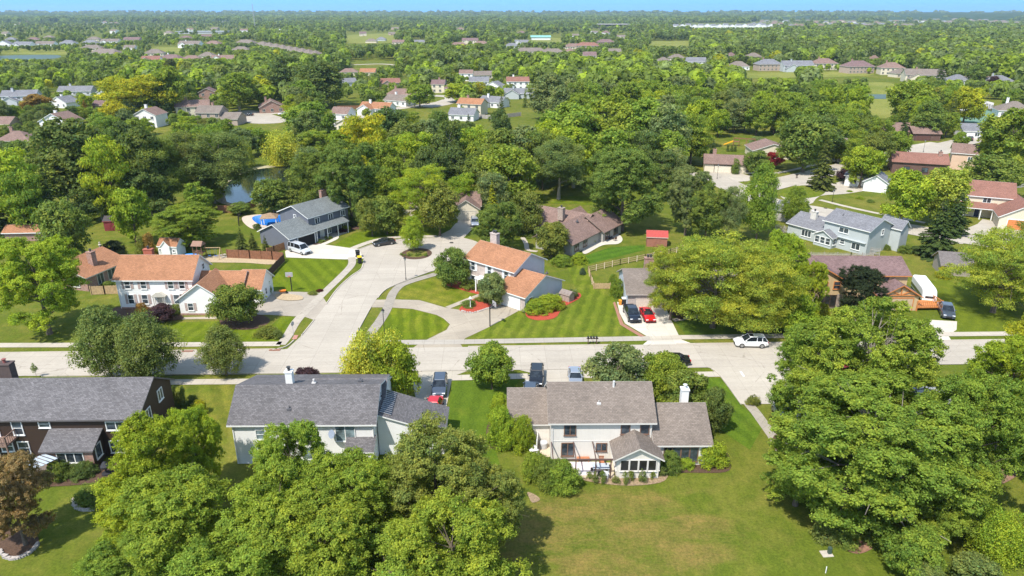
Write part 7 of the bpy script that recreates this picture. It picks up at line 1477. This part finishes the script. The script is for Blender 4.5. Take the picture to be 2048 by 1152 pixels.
for (x, y) in pts:
    q = P(x, y)
    if y > 255: dens = .7
    elif y > 110: dens = .85
    else: dens = .8
    suburb = (y > 40 and y < 130 and x < 480) or (110 < y < 250 and x < 230) or (70 < y < 130 and 1000 < x < 1300) or (145 < y < 240 and 630 < x < 1090)
    if suburb: dens = .62
    if 1380 < x and y < 150: dens = 1.0
    if r3.random() > dens: continue
    hh = r3.uniform(8, 16) if y > 110 else r3.uniform(9, 17)
    if suburb: hh = r3.uniform(5, 11)
    if x > 1000 and y < 400 and y > 200 and x < 1400: hh = r3.uniform(13, 19)
    tp = proj(q.x, q.y, hh)[1]; wm = hh * r3.uniform(.62, .95); wd = wm * FPX / zc_of(q.x, q.y, hh / 2)
    if blocked(x, tp, y, wd):
        for fr in (.72, .5):
            h2 = hh * fr; t2 = proj(q.x, q.y, h2)[1]; w2 = wd * (fr + .12)
            if h2 > 3.5 and not blocked(x, t2, y, w2): break
        else: continue
        hh, tp, wd, wm = h2, t2, w2, wm * (fr + .12)
    if any(abs(x - u[0]) < u[2] * .28 and abs(tp - u[1]) < 8 + wd * .1 for u in USED[-700:] if y > 130): continue
    tone = r3.choices(['mid', 'dark', 'bright', 'lime', 'grey', 'sage', 'olive', 'yel'], [30, 14, 28, 10, 9, 7, 5, 1.2] if x < 950 else [26, 5, 42, 20, 12, 5, 4, .4])[0]; sp = r3.random() < (.06 if y > 110 else .04)
    if y < 140: tone = r3.choices(['mid', 'dark', 'bright', 'grey', 'sage', 'lime', 'olive', 'yel'], [30, 34, 12, 10, 10, 4, 5, .6])[0]
    if count < 290 - 12 and y > 88:
        if y > 200: kind = 'mspruce' if sp else r3.choice(['mmaple', 'mmaple', 'mtall', 'mtall', 'mlocust'])
        else: kind = 'fspruce' if sp else 'fround'
        if sp: tone = 'spruce'
        zn = zone(x, y); lb = ('one of the %s %s %s' % (TN[tone], 'conifers' if sp else 'leafy trees', zn))
        e = tree(kind, x, tp, y, wd * (.6 if sp else 1), tone, lb, group='trees ' + zn); FILL.append((e, x, (tp + y) / 2, ('%s %s' % (TN[tone], 'conifer' if sp else 'tree')).replace('dark conifer', 'dark conifer'))); count += 1; USED.append((x, tp, wd))
    else: stuffed.append((q.x, q.y, hh, wm / 2, tone, y))
print('individual fill trees', count, 'massed', len(stuffed))
# the far woods: one object; each crown a clump of leaf faces whose size follows the crown
def mass(name, items, nl0, label):
    Cs, Ns, Cl, Sz = [], [], [], []
    for (x, y, hh, rr_, tone, py) in items:
        nl = nl0(py); u = unit(rng.normal(size=(nl, 3)) + np.array([0, -.12, .45])); lob = rng.integers(0, 6, nl); lc = unit(rng.normal(size=(6, 3)) + np.array([0, 0, .3])) * .48
        c = lc[lob] + u * .55; Cc = np.stack([x + c[:, 0] * rr_, y + c[:, 1] * rr_, hh * .56 + c[:, 2] * hh * .44], 1)
        b = (1 + .16 * rng.normal(size=(nl, 1)) + (rng.uniform(-.15, .15, 6)[lob])[:, None]) * (1 + rng.normal() * .14); t_ = np.array(TONE[tone]); Cs.append(Cc); Ns.append(unit(u + rng.normal(size=(nl, 3)) * .35)); Cl.append(b * t_); Sz.append(np.full(nl, rr_ * (5.0 / math.sqrt(nl)) * 1.25))
    Cc = np.concatenate(Cs); N = np.concatenate(Ns); col = np.concatenate(Cl); s = np.concatenate(Sz)
    me = leaf_mesh(name, Cc, N, s, col.clip(.005, .6), .8); o = bpy.data.objects.new(name, me); COL.objects.link(o); o.color = (1, 1, 1, 1); tag(o, label, 'woodland', None, 'stuff'); return o
mass('distant_trees', stuffed, lambda py: 170 if py > 110 else 110 if py > 70 else 60, 'mass of far trees and woods reaching to the horizon')
far = []
for k in range(9000):
    py = 24.6 + 21 * r3.random() ** 1.15; x = r3.uniform(-40, 2090)
    q = P(x, py)
    if q.y > 9000 or q.y < 0: continue
    sc_ = min(3.2, 1 + q.y / 3000); hh = r3.uniform(10, 16) * (1 + q.y / 12000); wd = 9 * sc_
    tp = proj(q.x, q.y, hh)[1]; wpx = 2 * wd * FPX / zc_of(q.x, q.y)
    if blocked(x, tp, py, wpx): continue
    if q.y > 5600: q.z = min(40, (q.y - 5600) * .012)
    far.append((q.x, q.y, hh + q.z * 1.0, wd, r3.choice(['mid', 'dark', 'dark', 'sage', 'mid']), py))
mass('horizon_woods', far, lambda py: 46, 'hazy band of woods just below the horizon')

# each of those trees is told apart by its colour and by what it stands next to
LM = [(112, 250, 'white gabled house left of the dark trees'), (293, 240, 'narrow white two-storey house'), (436, 232, 'long taupe roofed house'), (545, 208, 'dark brown ranch at the left cul-de-sac'), (285, 190, 'bright yellow tree'), (38, 200, 'blue-grey roofed house at the left edge'), (150, 180, 'wide grey roofed house'), (515, 360, 'pond'), (567, 290, 'pale yellow willow'), (700, 230, 'long orange-brown roof'), (800, 192, 'brown ranch in the centre distance'), (886, 178, 'pale house with the mauve roof'), (940, 212, 'cream house by the brown fence'), (1038, 188, 'pale blue house with the white chimney'), (1180, 112, 'tall cream house with the mauve roof'), (1392, 126, 'white ridge house'), (1540, 132, 'ridge house with the brick chimney'), (1598, 132, 'pale blue ridge house'), (1722, 138, 'wide mauve hipped roof'), (1850, 150, 'largest ridge house'), (2006, 162, 'last ridge house at the right'), (1755, 190, 'far green with the little pond'), (1820, 260, 'dark brown ranch at the bend'), (1465, 280, 'yellow slide'), (1450, 325, 'brick ranch with two garages'), (1545, 315, 'red-leaved maple'), (1640, 320, 'tall olive spruce'), (735, 300, 'yellow-green tall tree'), (835, 300, 'flat-topped lime tree'), (925, 410, 'tan house at the cul-de-sac head'), (1117, 340, 'tall tree with the pale trunk'), (1240, 370, 'huge round tree'), (1315, 470, 'red roofed shed'), (640, 400, 'blue-grey house'), (210, 450, 'dark red shed'), (445, 330, 'forked cottonwood'), (1210, 220, 'bright round treetop of the central wood'), (1760, 320, 'reddish roof by the right-hand street'), (1960, 225, 'tennis court'), (80, 110, 'far pond'), (340, 112, 'row of brown bungalows'), (545, 110, 'far terrace'), (760, 80, 'small blue-grey house in the meadow'), (940, 85, 'mauve roofed house in the middle distance'), (1080, 75, 'green roofed warehouse'), (1200, 95, 'long reddish roof'), (1230, 50, 'far office block'), (165, 300, 'massive dark tree'), (30, 380, 'left edge'), (2030, 300, 'right edge')]
by = {}
for e, x, y, k in FILL:
    d, lx, ly, ph = min((math.hypot(x - a, (y - b) * 1.6), a, b, c) for a, b, c in LM); dx, dy = x - lx, (y - ly) * 1.6
    dr = ('right of' if dx > 0 else 'left of') if abs(dx) > abs(dy) else ('in front of' if dy > 0 else 'behind')
    by.setdefault((k, dr, ph), []).append((d, e))
OR = ['nearest', 'second', 'third', 'fourth', 'fifth', 'sixth', 'seventh', 'eighth', 'ninth', 'tenth', 'eleventh', 'twelfth']
for (k, dr, ph), L in by.items():
    L.sort(key=lambda a: a[0])
    for i, (d, e) in enumerate(L): e['label'] = ('%s %s the %s' % (k, dr, ph)) if len(L) == 1 else '%s %s %s the %s' % (OR[min(i, 11)], k, dr, ph)
for o in bpy.data.objects:
    if o.get('label') and not o.parent and not 4 <= len(o['label'].replace('-', ' ').split()) <= 16: print('LONG', len(o['label'].replace('-', ' ').split()), o['label'])
# ================================================================ AIR: far things fade to pale blue
m = MB(); m.box(-9400, 9400, -400, 12400, -3, 130); hz = m.build('haze', GLASS); hz.data.materials.clear(); tag(hz, 'thin pale blue summer haze over the whole view', 'haze', None, 'stuff')
t = NT('haze_air'); v = t.n('ShaderNodeVolumePrincipled'); v.inputs['Color'].default_value = (.62, .80, .97, 1); v.inputs['Density'].default_value = HAZE; v.inputs['Anisotropy'].default_value = .2
t.l(v.outputs[0], t.out.inputs['Volume']); hz.data.materials.append(t.m)
